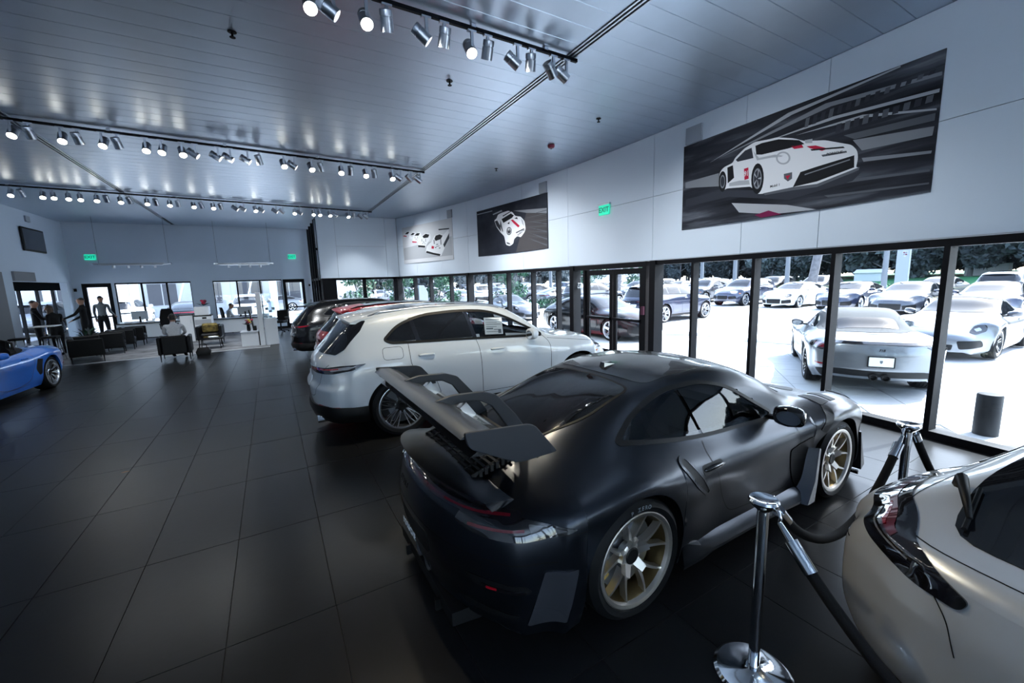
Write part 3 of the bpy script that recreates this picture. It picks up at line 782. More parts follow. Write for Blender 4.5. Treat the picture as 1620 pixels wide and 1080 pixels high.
# ---- wheels: axis along y, show side towards +y
def wheel_parts(R, w, rim, style, m_face, m_barrel, m_disc=None, m_cal=None, prefix='wheel'):
    """returns meshes (tire, rim, brake_disc, hub_cap)"""
    t = MB(); h = w/2
    prof = [(rim-0.012, -h*0.80), (rim+0.01, -h*0.92), (rim+(R-rim)*0.5, -h), (R-0.03, -h*0.93), (R-0.006, -h*0.80), (R, -h*0.6)]
    for k in (-0.45, -0.15, 0.15, 0.45):
        prof += [(R, h*(k-0.1)), (R-0.007, h*(k-0.07)), (R-0.007, h*(k-0.03)), (R, h*k)]
    prof += [(R, h*0.6), (R-0.006, h*0.80), (R-0.03, h*0.93), (rim+(R-rim)*0.5, h), (rim+0.016, h*0.94), (rim+0.012, h*0.90), (rim-0.012, h*0.80)]
    t.lathe(prof, 48, 'y', cap=False)
    r = MB()
    r.mi(1).lathe([(rim-0.03, -h*0.85), (rim-0.045, 0), (rim-0.035, h*0.55), (rim-0.022, h*0.75)], 48, 'y', cap=False)
    r.mi(0).lathe([(rim-0.022, h*0.75), (rim-0.016, h*0.90), (rim+0.003, h*0.935), (rim+0.010, h*0.92), (rim+0.006, h*0.86)], 48, 'y', cap=False)
    yo, yi = h*0.80, h*0.52                        # face planes at rim / hub
    def spoke(a0, r0, a1, r1, w0, w1, th=0.03, bend=0.0, y0=None, y1=None, mi=0):
        y0 = yi if y0 is None else y0; y1 = yo if y1 is None else y1; rings = []
        for k in range(6):
            f = k/5; rr = r0+(r1-r0)*f; a = a0+(a1-a0)*f; y = y0+(y1-y0)*f+bend*4*f*(1-f); ww = w0+(w1-w0)*f
            c = np.array([rr*math.cos(a), rr*math.sin(a)]); tg = np.array([-math.sin(a), math.cos(a)])
            rings.append([(c[0]-tg[0]*ww/2, y-th, c[1]-tg[1]*ww/2), (c[0]-tg[0]*ww/2*0.75, y, c[1]-tg[1]*ww/2*0.75), (c[0]+tg[0]*ww/2*0.75, y, c[1]+tg[1]*ww/2*0.75), (c[0]+tg[0]*ww/2, y-th, c[1]+tg[1]*ww/2)])
        r.mi(mi).loft(rings)
    R1 = rim-0.02
    if style == 'y5':                              # five forked spokes, centre lock
        for k in range(5):
            a = k*2*math.pi/5+0.3
            spoke(a, 0.03, a, 0.115, 0.080, 0.056, 0.03)
            for sg in (-1, 1): spoke(a+sg*0.13, 0.095, a+sg*0.335, R1, 0.030, 0.015, 0.045, 0.004, y0=yi+(yo-yi)*0.22)
        r.mi(0).lathe([(0.075, yi-0.04), (0.075, yi+0.004), (0.062, yi+0.012)], 24, 'y')
    elif style == 'multi':                         # five groups of thin bright-edged spokes
        for k in range(5):
            a = k*2*math.pi/5+math.pi/2
            for sg in (-1, 1):
                spoke(a+sg*0.28, 0.06, a+sg*0.07, R1, 0.018, 0.018, 0.03)
                spoke(a+sg*0.40, 0.075, a+sg*0.33, R1, 0.018, 0.018, 0.03)
                spoke(a+sg*0.28, 0.06, a+sg*0.20, R1, 0.030, 0.020, 0.025, y0=yi-0.012, y1=yo-0.012, mi=1)
            spoke(a, 0.04, a, R1*0.8, 0.05, 0.02, 0.02, y0=yi-0.02, y1=yo-0.03, mi=1)
        r.mi(1).lathe([(0.095, yi-0.05), (0.095, yi-0.004), (0.075, yi+0.002)], 24, 'y')
    elif style == 'twin5':
        for k in range(5):
            a = k*2*math.pi/5+math.pi/2
            for sg in (-1, 1): spoke(a+sg*0.22, 0.05, a+sg*0.14, R1, 0.036, 0.030, 0.035)
        r.mi(0).lathe([(0.075, yi-0.05), (0.075, yi), (0.06, yi+0.008)], 20, 'y')
    elif style == 'star5':
        for k in range(5):
            a = k*2*math.pi/5+math.pi/2; spoke(a, 0.04, a, R1, 0.105, 0.075, 0.03)
        r.mi(0).lathe([(0.085, yi-0.05), (0.085, yi), (0.06, yi+0.008)], 20, 'y')
    elif style == 'multi10':
        for k in range(10):
            a = k*2*math.pi/10+0.1
            for sg in (-1, 1): spoke(a, 0.05, a+sg*0.11, R1, 0.022, 0.016, 0.03)
        r.mi(0).lathe([(0.075, yi-0.05), (0.075, yi), (0.06, yi+0.008)], 20, 'y')
    d = MB(); d.lathe([(0.08, 0.0), (rim*0.78, 0.0), (rim*0.78, 0.03), (0.08, 0.03)], 36, 'y')
    cal = MB()
    ang = [math.radians(q) for q in (150, 165, 180, 195, 210)]
    cal.loft([[(math.cos(a)*rim*0.60, y, math.sin(a)*rim*0.60) if q == 0 else (math.cos(a)*rim*0.86, y, math.sin(a)*rim*0.86) for q, y in ((0, -0.02), (1, -0.02), (1, 0.06), (0, 0.06))] for a in ang])
    hub = MB(); hub.lathe([(0.052, yi), (0.052, yi+0.014), (0.044, yi+0.020), (0.020, yi+0.016)], 20, 'y')
    def mk(mb, nm, mats, sm=True):
        me = mesh_data(nm, mb.v, mb.f, mats, mb.m if len(mats) > 1 else None, sm)
        bm = bmesh.new(); bm.from_mesh(me); bmesh.ops.recalc_face_normals(bm, faces=bm.faces); bm.to_mesh(me); bm.free()
        me.set_sharp_from_angle(angle=math.radians(35)); return me
    return dict(tire=mk(t, 'tire', [M['rubber']]), rim=mk(r, 'rim', [m_face, m_barrel]), disc=mk(d, 'brake_disc', [m_disc or M['disc']]),
                cal=mk(cal, 'brake_caliper', [m_cal or M['black']]), hub=mk(hub, 'hub_cap', [M['black']]))
def put_wheels(root, spots, parts_f, parts_r, steer=0.0, full=True):
    for (x, y, z, front) in spots:
        p = parts_f if front else parts_r
        o = link('wheel', p['tire'], root, (x, y, z), (0, 0, (0 if y > 0 else math.pi)+(steer if front else 0)))
        link('rim', p['rim'], o)
        if full:
            link('brake_disc', p['disc'], o); link('brake_caliper', p['cal'], o, rot=(0, 0 if y > 0 else math.pi, 0)); link('hub_cap', p['hub'], o)

def wheel_housings(root, arches, W, wid=0.34, floor=None):
    """dark liners over the wheels and a flat floor pan"""
    for (xa, za, ra) in arches:
        for sg in (-1, 1):
            mb = MB()
            y1 = sg*(W-0.05); y0 = sg*(W-0.05-wid); r = ra-0.006
            prof = [(xa+r*math.cos(t), za+r*math.sin(t)) for t in np.linspace(-0.45, math.pi+0.45, 25)]
            V = [(x, y1, z) for x, z in prof]+[(x, y0, z) for x, z in prof]; n = len(prof)
            mb.add(V, [(i, i+1, n+i+1, n+i) for i in range(n-1)] + [tuple(range(n, 2*n))])
            mb.build('wheel_liner', M['black'], root, fix=False)
    (xr, za, ra), (xf, _, rf) = sorted(arches)
    p = MB()
    fl = floor or 0.17
    p.box((xr+ra+0.01, -W+0.10, fl), (xf-rf-0.01, W-0.10, fl+0.03)); p.box((xr-0.45, -W+wid+0.08, fl+0.02), (xr+ra+0.01, W-wid-0.08, fl+0.05)); p.box((xf-rf-0.01, -W+wid+0.08, fl+0.02), (xf+0.55, W-wid-0.08, fl+0.05))
    p.build('underbody', M['black'], root)
def seat(root, x, y, z, m, hgt=0.62, w=0.5):
    mb = MB()
    def sq(cx, cz, wd, dp, tilt): return [(cx-dp/2, y-wd/2, cz), (cx-dp/2, y+wd/2, cz), (cx+dp/2, y+wd/2*0.92, cz+tilt), (cx+dp/2, y-wd/2*0.92, cz+tilt)]
    mb.loft([[(x-0.30, y-w/2, z), (x-0.30, y+w/2, z), (x+0.25, y+w/2, z+0.03), (x+0.25, y-w/2, z+0.03)], [(x-0.28, y-w/2, z+0.16), (x-0.28, y+w/2, z+0.16), (x+0.25, y+w/2, z+0.20), (x+0.25, y-w/2, z+0.20)]])
    rings = []
    for f, wd, dp in ((0, w, 0.16), (0.35, w*1.02, 0.15), (0.7, w*0.92, 0.12), (0.86, w*0.55, 0.09), (1.0, w*0.50, 0.08), (1.18, w*0.42, 0.05)):
        cx = x-0.22-0.20*f; cz = z+0.15+hgt*f; rings.append([(cx-dp/2, y-wd/2, cz), (cx-dp/2, y+wd/2, cz), (cx+dp/2, y+wd/2*0.85, cz), (cx+dp/2, y-wd/2*0.85, cz)])
    mb.loft(rings)
    return mb.build('seat', m, root, smooth=True, sharp=math.radians(50))
def steering(root, x, y, z, tilt=0.45, r=0.185):
    mb = MB(); pts = []
    for k in range(25):
        a = k*2*math.pi/24; pts.append((x+math.sin(tilt)*r*math.sin(a)*1.0, y+r*math.cos(a), z+math.cos(tilt)*r*math.sin(a)))
    mb.tube(pts, 0.015, 8, cap=False); mb.bar((x, y-r, z), (x, y+r, z), 0.03, 0.04); mb.bar((x, y, z), (x+0.3, y, z-0.1), 0.06, 0.06)
    return mb.build('steering_wheel', M['leather'], root, smooth=True, sharp=math.radians(50))
def mirror(car, root, x, z, side, m_shell, y0, size=(0.13, 0.20, 0.13), sweep=0.04):
    """door mirror: foot on the door and a rounded shell facing back"""
    sg = side; mb = MB(); L, Wd, H = size
    rings = []
    for f, s_ in ((0.0, 0.80), (0.08, 0.95), (0.30, 1.0), (0.65, 0.90), (0.88, 0.62), (1.0, 0.25)):
        rg = []
        for k in range(16):
            a = 2*math.pi*k/16; cu, su = math.cos(a), math.sin(a)
            pu = math.copysign(abs(cu)**0.6, cu); pv = math.copysign(abs(su)**0.6, su)
            rg.append((x-L/2+L*f, y0+sg*(Wd*0.62+pu*Wd/2*s_)-sg*f*sweep, z+pv*H/2*s_+(0.012 if pu*1 > 0 else 0)))
        rings.append(rg)
    mb.loft(rings)
    o = mb.build('door_mirror', m_shell, root, smooth=True, sharp=math.radians(50))
    g = MB(); g.loft([[(x-L/2-0.002, y0+sg*(Wd*0.62)+math.cos(2*math.pi*k/16)*Wd*0.36, z+math.sin(2*math.pi*k/16)*H*0.36) for k in range(16)], [(x-L/2+0.004, y0+sg*(Wd*0.62)+math.cos(2*math.pi*k/16)*Wd*0.36, z+math.sin(2*math.pi*k/16)*H*0.36) for k in range(16)]])
    g.build('mirror_glass', M['chrome'], o)
    f = MB(); f.bar((x+0.02, y0-sg*0.06, z-H*0.35), (x+0.0, y0+sg*Wd*0.4, z-H*0.25), 0.05, 0.03); f.build('mirror_foot', M['black'], o)
    return o
# ---------------------------------------------------------------- winged satin-black sports coupe
GT3 = dict(xr=-1.06, xf=3.50, round=0.05, crown=0.80, arches=[(0.0, 0.367, 0.405), (2.457, 0.35, 0.388)],
  rear=dict(L=0.66, a=0.40, W=0.95, p=2.6, g=[(0.08, 0.10), (0.30, 0.05), (0.42, 0.02), (0.58, 0.0), (0.74, 0.03), (0.80, 0.05), (0.9, 0.08)]),
  front=dict(L=0.7, a=0.45, W=0.95, p=2.4, g=[(0.1, 0.0), (0.3, 0.0), (0.6, 0.10)]),
  curves=dict(
   zc=[(-1.06,.815),(-.95,.845),(-.75,.895),(-.4,1.01),(0,1.145),(.35,1.245),(.75,1.31),(1.1,1.322),(1.4,1.295),(1.7,1.20),(2.15,.985),(2.3,.935),(2.6,.865),(3.0,.79),(3.3,.70),(3.5,.60)],
   y2=[(-1.06,.45),(-.6,.50),(0,.52),(.5,.555),(1.0,.575),(1.4,.59),(1.8,.64),(2.15,.66),(2.5,.52),(3.0,.48),(3.5,.40)],
   z2=[(-1.06,.81),(-.75,.88),(-.4,.975),(0,1.09),(.35,1.185),(.75,1.248),(1.1,1.255),(1.4,1.215),(1.7,1.11),(2.1,.93),(2.3,.905),(2.6,.85),(3.0,.785),(3.3,.69),(3.5,.59)],
   y3=[(-1.06,.62),(-.7,.69),(-.3,.725),(.2,.755),(.8,.775),(1.5,.775),(2.1,.765),(2.5,.74),(3.0,.70),(3.5,.60)],
   z3=[(-1.06,.79),(-.7,.855),(-.3,.935),(0,.965),(.3,.945),(.75,.885),(1.3,.855),(1.7,.85),(2.1,.875),(2.45,.90),(2.8,.865),(3.1,.78),(3.5,.56)],
   y4=[(-1.06,.80),(-.7,.90),(-.35,.94),(0,.945),(.3,.935),(.7,.895),(1.2,.872),(1.8,.872),(2.1,.91),(2.35,.945),(2.6,.945),(2.9,.915),(3.2,.84),(3.5,.68)],
   z4=[(-1.06,.73),(-.3,.80),(0,.81),(.5,.72),(1.2,.69),(1.9,.72),(2.45,.80),(2.9,.74),(3.5,.50)],
   y5=[(-1.06,.84),(-.6,.935),(0,.95),(.4,.925),(.8,.88),(1.5,.865),(2.0,.875),(2.4,.945),(2.8,.93),(3.2,.86),(3.5,.72)],
   z5=[(-1.06,.55),(0,.6),(.6,.5),(1.8,.5),(2.4,.6),(3.0,.5),(3.5,.38)],
   y6=[(-1.06,.82),(-.5,.925),(0,.945),(.45,.905),(.9,.86),(1.8,.86),(2.4,.94),(3.0,.90),(3.5,.72)],
   z6=[(-1.06,.30),(.4,.32),(1.8,.28),(3.5,.22)],
   y7=[(-1.06,.78),(-.5,.88),(.4,.87),(.9,.84),(1.8,.84),(2.4,.9),(3.5,.70)],
   z7=[(-1.06,.12),(-.6,.11),(-.42,.13),(.4,.15),(2,.15),(3.5,.12)]))
def build_gt3(loc, rz):
    C = Car(GT3, 0.05); t = empty('sports_coupe', loc, rz)
    tag(t, 'satin black sports coupe with a tall rear wing and bronze wheels, in the foreground', 'car')
    blk, gl = M['satin_black_trim'], M['car_glass']
    # --- side glass: quarter window and door window, each pane in one long opening
    DLO = round_poly([(0.03,.995,.03),(0.30,1.135,.25),(.58,1.225,.3),(.95,1.235,.25),(1.22,1.165,.3),(1.66,.905,.05),(1.62,.862,.03),(.75,.895,.3)], .05, 6)
    for vw in ('R', 'L'):
        q = [p for p in DLO]
        rear = [(x, z) for x, z in q if x < 0.735]; 
        C.ring('window_trim', q, vw, M['lens_clear'] if False else M['black'], t, 0.016, 0.008, 0.006)
        s1 = round_poly([(0.045,.995,.02),(0.31,1.128,.25),(.55,1.207,.2),(.675,1.225,.02),(.765,.902,.02)], .02, 5)
        s2 = round_poly([(.705,1.227,.02),(.95,1.225,.2),(1.21,1.157,.25),(1.635,.905,.03),(1.61,.872,.02),(.795,.901,.02)], .02, 5)
        C.patch('quarter_glass', s1, vw, gl, t, 0.002); C.patch('door_glass', s2, vw, gl, t, 0.002)
    for vw in ('R', 'L'): C.cut(DLO, vw, 0.016)
    WS = round_poly([(1.50,-.50,.1),(2.10,-.60,.08),(2.20,-.3,.3),(2.23,0,.3),(2.20,.3,.3),(2.10,.60,.08),(1.50,.50,.1),(1.43,0,.4)], .1, 5)
    C.patch('windscreen', WS, 'top', gl, t, 0.003); C.ring('windscreen_trim', WS, 'top', M['black'], t, 0.02, 0.006, 0.004)
    RG = round_poly([(.40,-.46,.08),(.42,0,.4),(.40,.46,.08),(-.02,.47,.1),(-.40,.36,.1),(-.43,0,.4),(-.40,-.36,.1),(-.02,-.47,.1)], .1, 5)
    C.patch('rear_window', RG, 'top', M['car_glass_dark'], t, 0.0035); C.ring('rear_window_trim', RG, 'top', M['black'], t, 0.012, 0.006, 0.004)
    # roof: glossy carbon skin, antenna
    RF = round_poly([(.50,-.49,.1),(1.30,-.50,.1),(1.36,0,.4),(1.30,.50,.1),(.50,.49,.1),(.46,0,.4)], .1, 5)
    C.patch('roof_skin', RF, 'top', M['carbon'], t, 0.003)
    a = MB(); a.loft([[(0.56, -.03, 1.285), (0.56, .03, 1.285), (.68, .03, 1.305), (.68, -.03, 1.305)], [(0.57, -.022, 1.325), (0.57, .022, 1.325), (.64, .018, 1.325), (.64, -.018, 1.325)]]); a.build('antenna_fin', M['lens_dark'], t)
    sm = M['black']
    for vw in ('R', 'L'):
        sg = -1 if vw == 'R' else 1
        # door outline, sill line, fender joints
        C.seam('door_gap', [(.755,.88),(.745,.80),(.80,.62),(.90,.42),(.98,.34),(1.12,.315),(1.70,.29)], vw, sm, t, 0.008)
        C.seam('door_gap', [(1.70,.29),(1.80,.36),(1.88,.60),(1.86,.74),(1.80,.85)], vw, sm, t, 0.006)
        C.seam('bumper_gap', [(-.40,.715),(-.55,.718),(-.70,.72)], vw, sm, t, 0.006)
        # air intake in the rear flank
        IN = round_poly([(.425,.830,.03),(.485,.845,.03),(.545,.76,.1),(.675,.592,.02),(.650,.582,.02),(.515,.69,.1)], .03, 6)
        big = offset_poly(IN, -0.018)
        C.ring('intake_rim', big, vw, M['satin_black'], t, 0.020, 0, 0.007); C.patch('side_intake', IN, vw, M['black'], t, 0.004)
        # door handle
        h, nn = C.pos(vw, .74, .735, 0.0); hb = MB()
        rg = []
        for f, s_ in ((0, .3), (.12, .8), (.5, 1), (.85, .85), (1, .35)):
            rg.append([(.63+.22*f, h.y+sg*(0.012+0.016*math.sin(a_)*s_), .735+0.02*math.cos(a_)*s_) for a_ in np.linspace(0, 2*math.pi, 9)[:-1]])
        hb.loft(rg); hb.build('door_handle', M['lens_dark'], t, smooth=True)
        C.patch('handle_recess', round_poly([(.62,.765,.03),(.86,.755,.03),(.86,.70,.03),(.62,.70,.03)], .03), vw, M['black'], t, 0.002, skirt=0.003)
        # side skirt
        sk = MB()
        P = [(.42,.90),(.62,.90),(.75,.885),(1.2,.885),(1.6,.89),(1.98,.91)]
        rings = []
        for x, y in P: rings.append([(x, sg*(y-.12), .135), (x, sg*(y+.015), .125), (x, sg*(y+.02), .15), (x, sg*(y-.005), .215 if x > .55 else .30), (x, sg*(y-.06), .26)])
        sk.loft(rings); sk.build('side_skirt', M['satin_black'], t, smooth=True, sharp=math.radians(30))
        # blade behind the front wheel and dark opening
        C.patch('wheel_arch_outlet', round_poly([(1.75,.60,.03),(2.06,.66,.03),(2.10,.50,.03),(2.07,.26,.03),(1.90,.22,.05),(1.80,.36,.08)], .03), vw, M['black'], t, 0.006)
        b = MB(); b.loft([[(2.005, sg*.86, .56), (2.045, sg*.955, .57), (2.07, sg*.955, .56), (2.04, sg*.86, .55)], [(1.93, sg*.86, .30), (1.985, sg*.965, .30), (2.03, sg*.965, .30), (1.99, sg*.86, .30)], [(1.84, sg*.86, .13), (1.88, sg*.97, .13), (1.99, sg*.97, .13), (1.95, sg*.86, .13)]])
        b.build('arch_blade', M['paint_graphite'], t, smooth=True, sharp=math.radians(40))
        # louvres on top of the front fender, fuel flap (right)
        for k, (x0, x1) in enumerate(((2.27, 2.37), (2.43, 2.50))):
            C.patch('fender_louvre', round_poly([(x0,sg*.66,.01),(x1,sg*.66,.01),(x1+.05,sg*.84,.01),(x0+.02,sg*.84,.01)][::1 if sg > 0 else -1], .01), 'top', M['black'], t, 0.004)
        C.patch('fender_louvre', round_poly([(2.13,.70,.01),(2.24,.83,.01),(2.28,.86,.01),(2.34,.855,.01),(2.30,.80,.01),(2.20,.66,.01)], .01), vw, M['black'], t, 0.004)
    fl = [(2.10+.075*math.cos(a_), .80+.065*math.sin(a_)) for a_ in np.linspace(0, 2*math.pi, 25)[:-1]]
    C.seam('fuel_flap', fl, 'R', sm, t, 0.005, closed=True)
    # --- tail: light bar, lamp ends, bumper details
    bar = [(th, .803+.018-.02*abs(th)**2) for th in np.linspace(-.96, .96, 33)]+[(th, .775+.018-.02*abs(th)**2) for th in np.linspace(.96, -.96, 33)]
    C.patch('light_bar', bar, 'cyl', M['lens_dark'], t, 0.008, 0.02)
    C.seam('light_strip', [(th, .795+.012-.02*abs(th)**2) for th in np.linspace(-.9, .9, 21)], 'cyl', M['lens_red_dim'], t, 0.008, 0.0095)
    for sg in (1, -1):
        q = round_poly([(.60*sg,.800,.01),(.96*sg,.785,.01),(1.26*sg,.745,.02),(1.18*sg,.715,.03),(1.02*sg,.695,.05),(.72*sg,.705,.05),(.56*sg,.735,.03)], .03, 5)
        o = C.patch('tail_lamp', q, 'cyl', M['lens_dark'], t, 0.007, 0.02)
        C.patch('lamp_insert', round_poly([(1.00*sg,.765,.01),(1.21*sg,.742,.01),(1.13*sg,.718,.02),(1.02*sg,.710,.02)], .02), 'cyl', M['lens_smoke'], o, 0.0095, 0.02)
        C.patch('lamp_insert', round_poly([(.66*sg,.752,.008),(.98*sg,.748,.008),(.98*sg,.738,.008),(.66*sg,.738,.008)], .008), 'cyl', M['lens_red_dim'], o, 0.0095, 0.02)
        # slot with reflector, and corner outlet
        C.patch('bumper_vent', round_poly([(.62*sg,.475,.03),(.98*sg,.465,.02),(1.02*sg,.415,.03),(.70*sg,.405,.05)], .03), 'cyl', M['black'], t, 0.004, 0.03)
        ro = C.patch('reflector', round_poly([(.74*sg,.440,.008),(.98*sg,.434,.008),(.98*sg,.416,.008),(.74*sg,.416,.008)], .008), 'cyl', M['lens_dark'] , t, 0.008, 0.02); C.patch('reflector_lens', round_poly([(.77*sg,.434,.004),(.83*sg,.433,.004),(.83*sg,.420,.004),(.77*sg,.420,.004)], .004), 'cyl', M['lens_red'], ro, 0.0105, 0.02)
        C.patch('corner_blade', round_poly([(1.08*sg,.53,.01),(1.26*sg,.52,.01),(1.20*sg,.20,.01),(.98*sg,.20,.02)], .01), 'cyl', M['paint_graphite'], t, 0.010, 0.04)
        C.patch('lower_vent', round_poly([(.55*sg,.285,.02),(.95*sg,.27,.02),(.92*sg,.235,.02),(.60*sg,.235,.02)], .02), 'cyl', M['black'], t, 0.006, 0.04)
    C.seam('bumper_gap', [(th, .665-.03*th*th) for th in np.linspace(-1.1, 1.1, 15)][0:1]+[(th, .60-.02*th*th) for th in np.linspace(-1.15, 1.15, 15)], 'cyl', sm, t, 0.006)
    C.patch('plate_recess', round_poly([(-.27,.56,.03),(.27,.56,.03),(.25,.40,.04),(-.25,.40,.04)], .03), 'rear', M['black'], t, 0.004)
    df = MB()
    df.loft([[(-1.0, -.50, .10), (-1.0, .50, .10), (-.6, .55, .09), (-.6, -.55, .09)], [(-1.0, -.50, .18), (-1.0, .50, .18), (-.6, .55, .2), (-.6, -.55, .2)]])
    for y in (-.30, .30): df.box((-1.03, y-.012, .07), (-.7, y+.012, .14))
    df.build('diffuser', M['black'], t)
    for y in (-.085, .085):
        e = MB(); e.lathe([(.045, -.99), (.058, -1.0), (.058, -.80)], 20, 'x', (0, y, .245), cap=False); e.build('exhaust_tip', M['alu'], t, smooth=True)
    # engine lid with ducktail lip and intake grille
    ld = MB(); rings = []
    for y in np.linspace(-.66, .66, 25):
        k = (abs(y)/.66)**2.4; xb = -1.045+.27*k*0.75
        zt = .925-.085*k
        rings.append([(xb+.42, y, .925-.01*k), (xb+.25, y, zt-.02), (xb+.08, y, zt+.012), (xb, y, zt+.022), (xb+.006, y, zt+.006), (xb+.05, y, zt-.05), (xb+.09, y, .80), (xb+.42, y, .82)])
    ld.loft(rings); ld.build('engine_lid', M['satin_black'], t, smooth=True, sharp=math.radians(45))
    gr = MB()
    for k in range(9):
        x = -.50-.035*k; z = float(pchip(GT3['curves']['zc'])(x))+.012
        gr.box((x-.010, -.44+.004*k, z-.03), (x+.010, .44-.004*k, z+.010))
    for y in np.linspace(-.4, .4, 9): gr.bar((-.49, y, .985), (-.80, y, .895), .012, .02)
    gr.build('engine_grille', M['black'], t)
    # rear wing
    wg = MB(); prof = [(-1.0, 0.000), (-.94, .030), (-.84, .028), (-.74, .005), (-.66, -.045), (-.62, -.085), (-.64, -.092), (-.74, -.035), (-.86, -.010)]
    def wing(y, dx, z0, sc): return [(-.83+(x+.83)*sc+dx, y, z0+z*sc) for x, z in prof]
    wg.loft([wing(y, 0, 1.235-.01*(abs(y)/.85)**2, 1.0) for y in np.linspace(-.85, .85, 17)]); wing_o = wg.build('wing_plane', M['carbon'], t, smooth=True, sharp=math.radians(50))
    fp = MB(); fprof = [(-1.04, .0), (-1.0, .026), (-.93, .022), (-.86, -.008), (-.84, -.030), (-.90, -.012), (-.98, -.006)]
    fp.loft([[(x, y, 1.318+z) for x, z in fprof] for y in np.linspace(-.85, .85, 13)]); fp.build('wing_flap', M['wing_metal'], t, smooth=True, sharp=math.radians(50))
    plate = round_poly([(-1.03,1.352,.02),(-.70,1.325,.06),(-.66,1.31,.05),(-.53,1.15,.02),(-.76,1.145,.05),(-1.01,1.275,.03)], .03, 5)
    for sg in (1, -1):
        e = MB(); e.prism(plate, sg*.852, sg*.872, 'y'); e.build('wing_end_plate', M['satin_black_trim'], t, bevel=0.004)
        s_ = MB()
        arm = [(-.98,1.300),(-.96,1.345),(-.86,1.365),(-.66,1.355),(-.57,1.32),(-.44,1.17),(-.34,1.02),(-.30,.97)]
        arm_in = [(-.40,.95),(-.50,1.10),(-.61,1.26),(-.69,1.305),(-.84,1.315),(-.90,1.305),(-.93,1.25),(-.96,1.24)]
        s_.prism(round_poly(arm+arm_in, .012, 2), sg*.305-.016, sg*.305+.016, 'y'); s_.build('wing_support', M['satin_black_trim'], t, bevel=0.005)
        act = MB(); act.bar((-.80, sg*.305, 1.30), (-.74, sg*.305, 1.22), .05, .05); act.build('wing_actuator', M['alu'], t)
    # front
    sp = MB(); sp.loft([[(3.62-.75*(abs(y)/.95)**3, y, .10), (3.62-.75*(abs(y)/.95)**3, y, .125), (2.9, y, .125), (2.9, y, .10)] for y in np.linspace(-.93, .93, 17)]); sp.build('front_splitter', M['carbon'], t)
    for sg in (1, -1):
        C.patch('bonnet_outlet', round_poly([(2.42,sg*.12,.05),(2.72,sg*.16,.05),(2.86,sg*.34,.08),(2.66,sg*.44,.06),(2.46,sg*.38,.06)], .05), 'top', M['black'], t, 0.004)
        C.patch('headlamp', [(2.98+.20*math.cos(a_), sg*.71+.11*math.sin(a_)) for a_ in np.linspace(0, 2*math.pi, 25)[:-1]], 'top', M['lens_clear'], t, 0.010, .025)
        mirror(C, t, 1.60, .925, sg, M['lens_dark'], sg*.80, (0.14, .235, .145), .05)
        f = MB(); f.loft([[(2.88, sg*.86, .16), (2.89, sg*.955, .16), (3.06, sg*.92, .16), (3.04, sg*.82, .16)], [(2.87, sg*.86, .52), (2.88, sg*.935, .52), (2.98, sg*.90, .50), (2.96, sg*.82, .50)]]); f.build('front_canard', M['satin_black_trim'], t)
    C.cut(WS, 'top', 0.02)
    body = C.body('body', M['satin_black'], t)
    wheel_housings(t, GT3['arches'], 0.94)
    wr = wheel_parts(.367, .325, .283, 'y5', M['rim_gold'], M['rim_inner'], M['disc'], M['caliper']); wf = wheel_parts(.350, .275, .270, 'y5', M['rim_gold'], M['rim_inner'], M['disc'], M['caliper'])
    put_wheels(t, [(0,-.775,.367,0),(0,.775,.367,0),(2.457,-.80,.35,1),(2.457,.80,.35,1)], wf, wr)
    for x, r in ((0, .367), (2.457, .35)):
        for sg in (-1, 1):       # raised sidewall lettering
            lab = 'P ZERO'
            for i, ch in enumerate(lab):
                if ch == ' ': continue
                a_ = math.radians(90)+sg*(-1)*(i-2.5)*-0.085 if False else math.radians(90)-(i-2.5)*0.085*(1 if sg < 0 else -1)
                rr = r-.040; p = Vector((x+rr*math.cos(a_), 0, r+rr*math.sin(a_)))
                y = sg*(.775+.1615 if x == 0 else .80+.1365)
                xd = Vector((math.sin(a_), 0, -math.cos(a_)))*(1 if sg < 0 else -1); yd = Vector((math.cos(a_), 0, math.sin(a_)))
                text_obj('tire_lettering', ch, .034, M['print_grey'], t, frame_matrix((p.x, y, p.z), xd, yd), .002, bold=True)
    # script on the tail
    h, nn = C.bvh.ray_cast(Vector((-6, .20, .705)), Vector((1, 0, 0)))[:2]
    for i, ch in enumerate('GT3RS'):
        y = .27-.042*i; hh = C.bvh.ray_cast(Vector((-6, y, .69)), Vector((1, 0, 0)))
        if hh[0]:
            n2 = hh[1]; xd = Vector((0, -1, 0)); xd = (xd-n2*xd.dot(n2)).normalized(); yd = n2.cross(xd)
            text_obj('tail_lettering', ch, .05, M['black'], t, frame_matrix(hh[0]+n2*.002, xd, yd), .002, .25, True)
    text_obj('plate_lettering', 'PORSCHE', .06, M['white_lam'], t, frame_matrix((-1.075, 0, .455), (0, -1, 0), (0, 0, 1)), .002, bold=True)
    # cabin
    for y in (-.36, .36): seat(t, .95, y, .28, M['leather'], .58, .50)
    steering(t, 1.45, .36, .83); d = MB(); d.loft([[(1.55, y, .55), (1.60, y, .86), (1.72, y, .90), (2.1, y, .88), (2.1, y, .5)] for y in np.linspace(-.68, .68, 5)]); d.build('dashboard', M['leather'], t)
    cage = MB()
    for y in (-.42, .42): cage.tube([(.25, y*1.2, .5), (.42, y*1.05, 1.05), (.52, y*.8, 1.20), (.55, 0, 1.22)], .02, 8)
    cage.build('roll_cage', M['black'], t, smooth=True)
    return t
gt3 = build_gt3((1.69, 2.46, 0), math.radians(0.15))
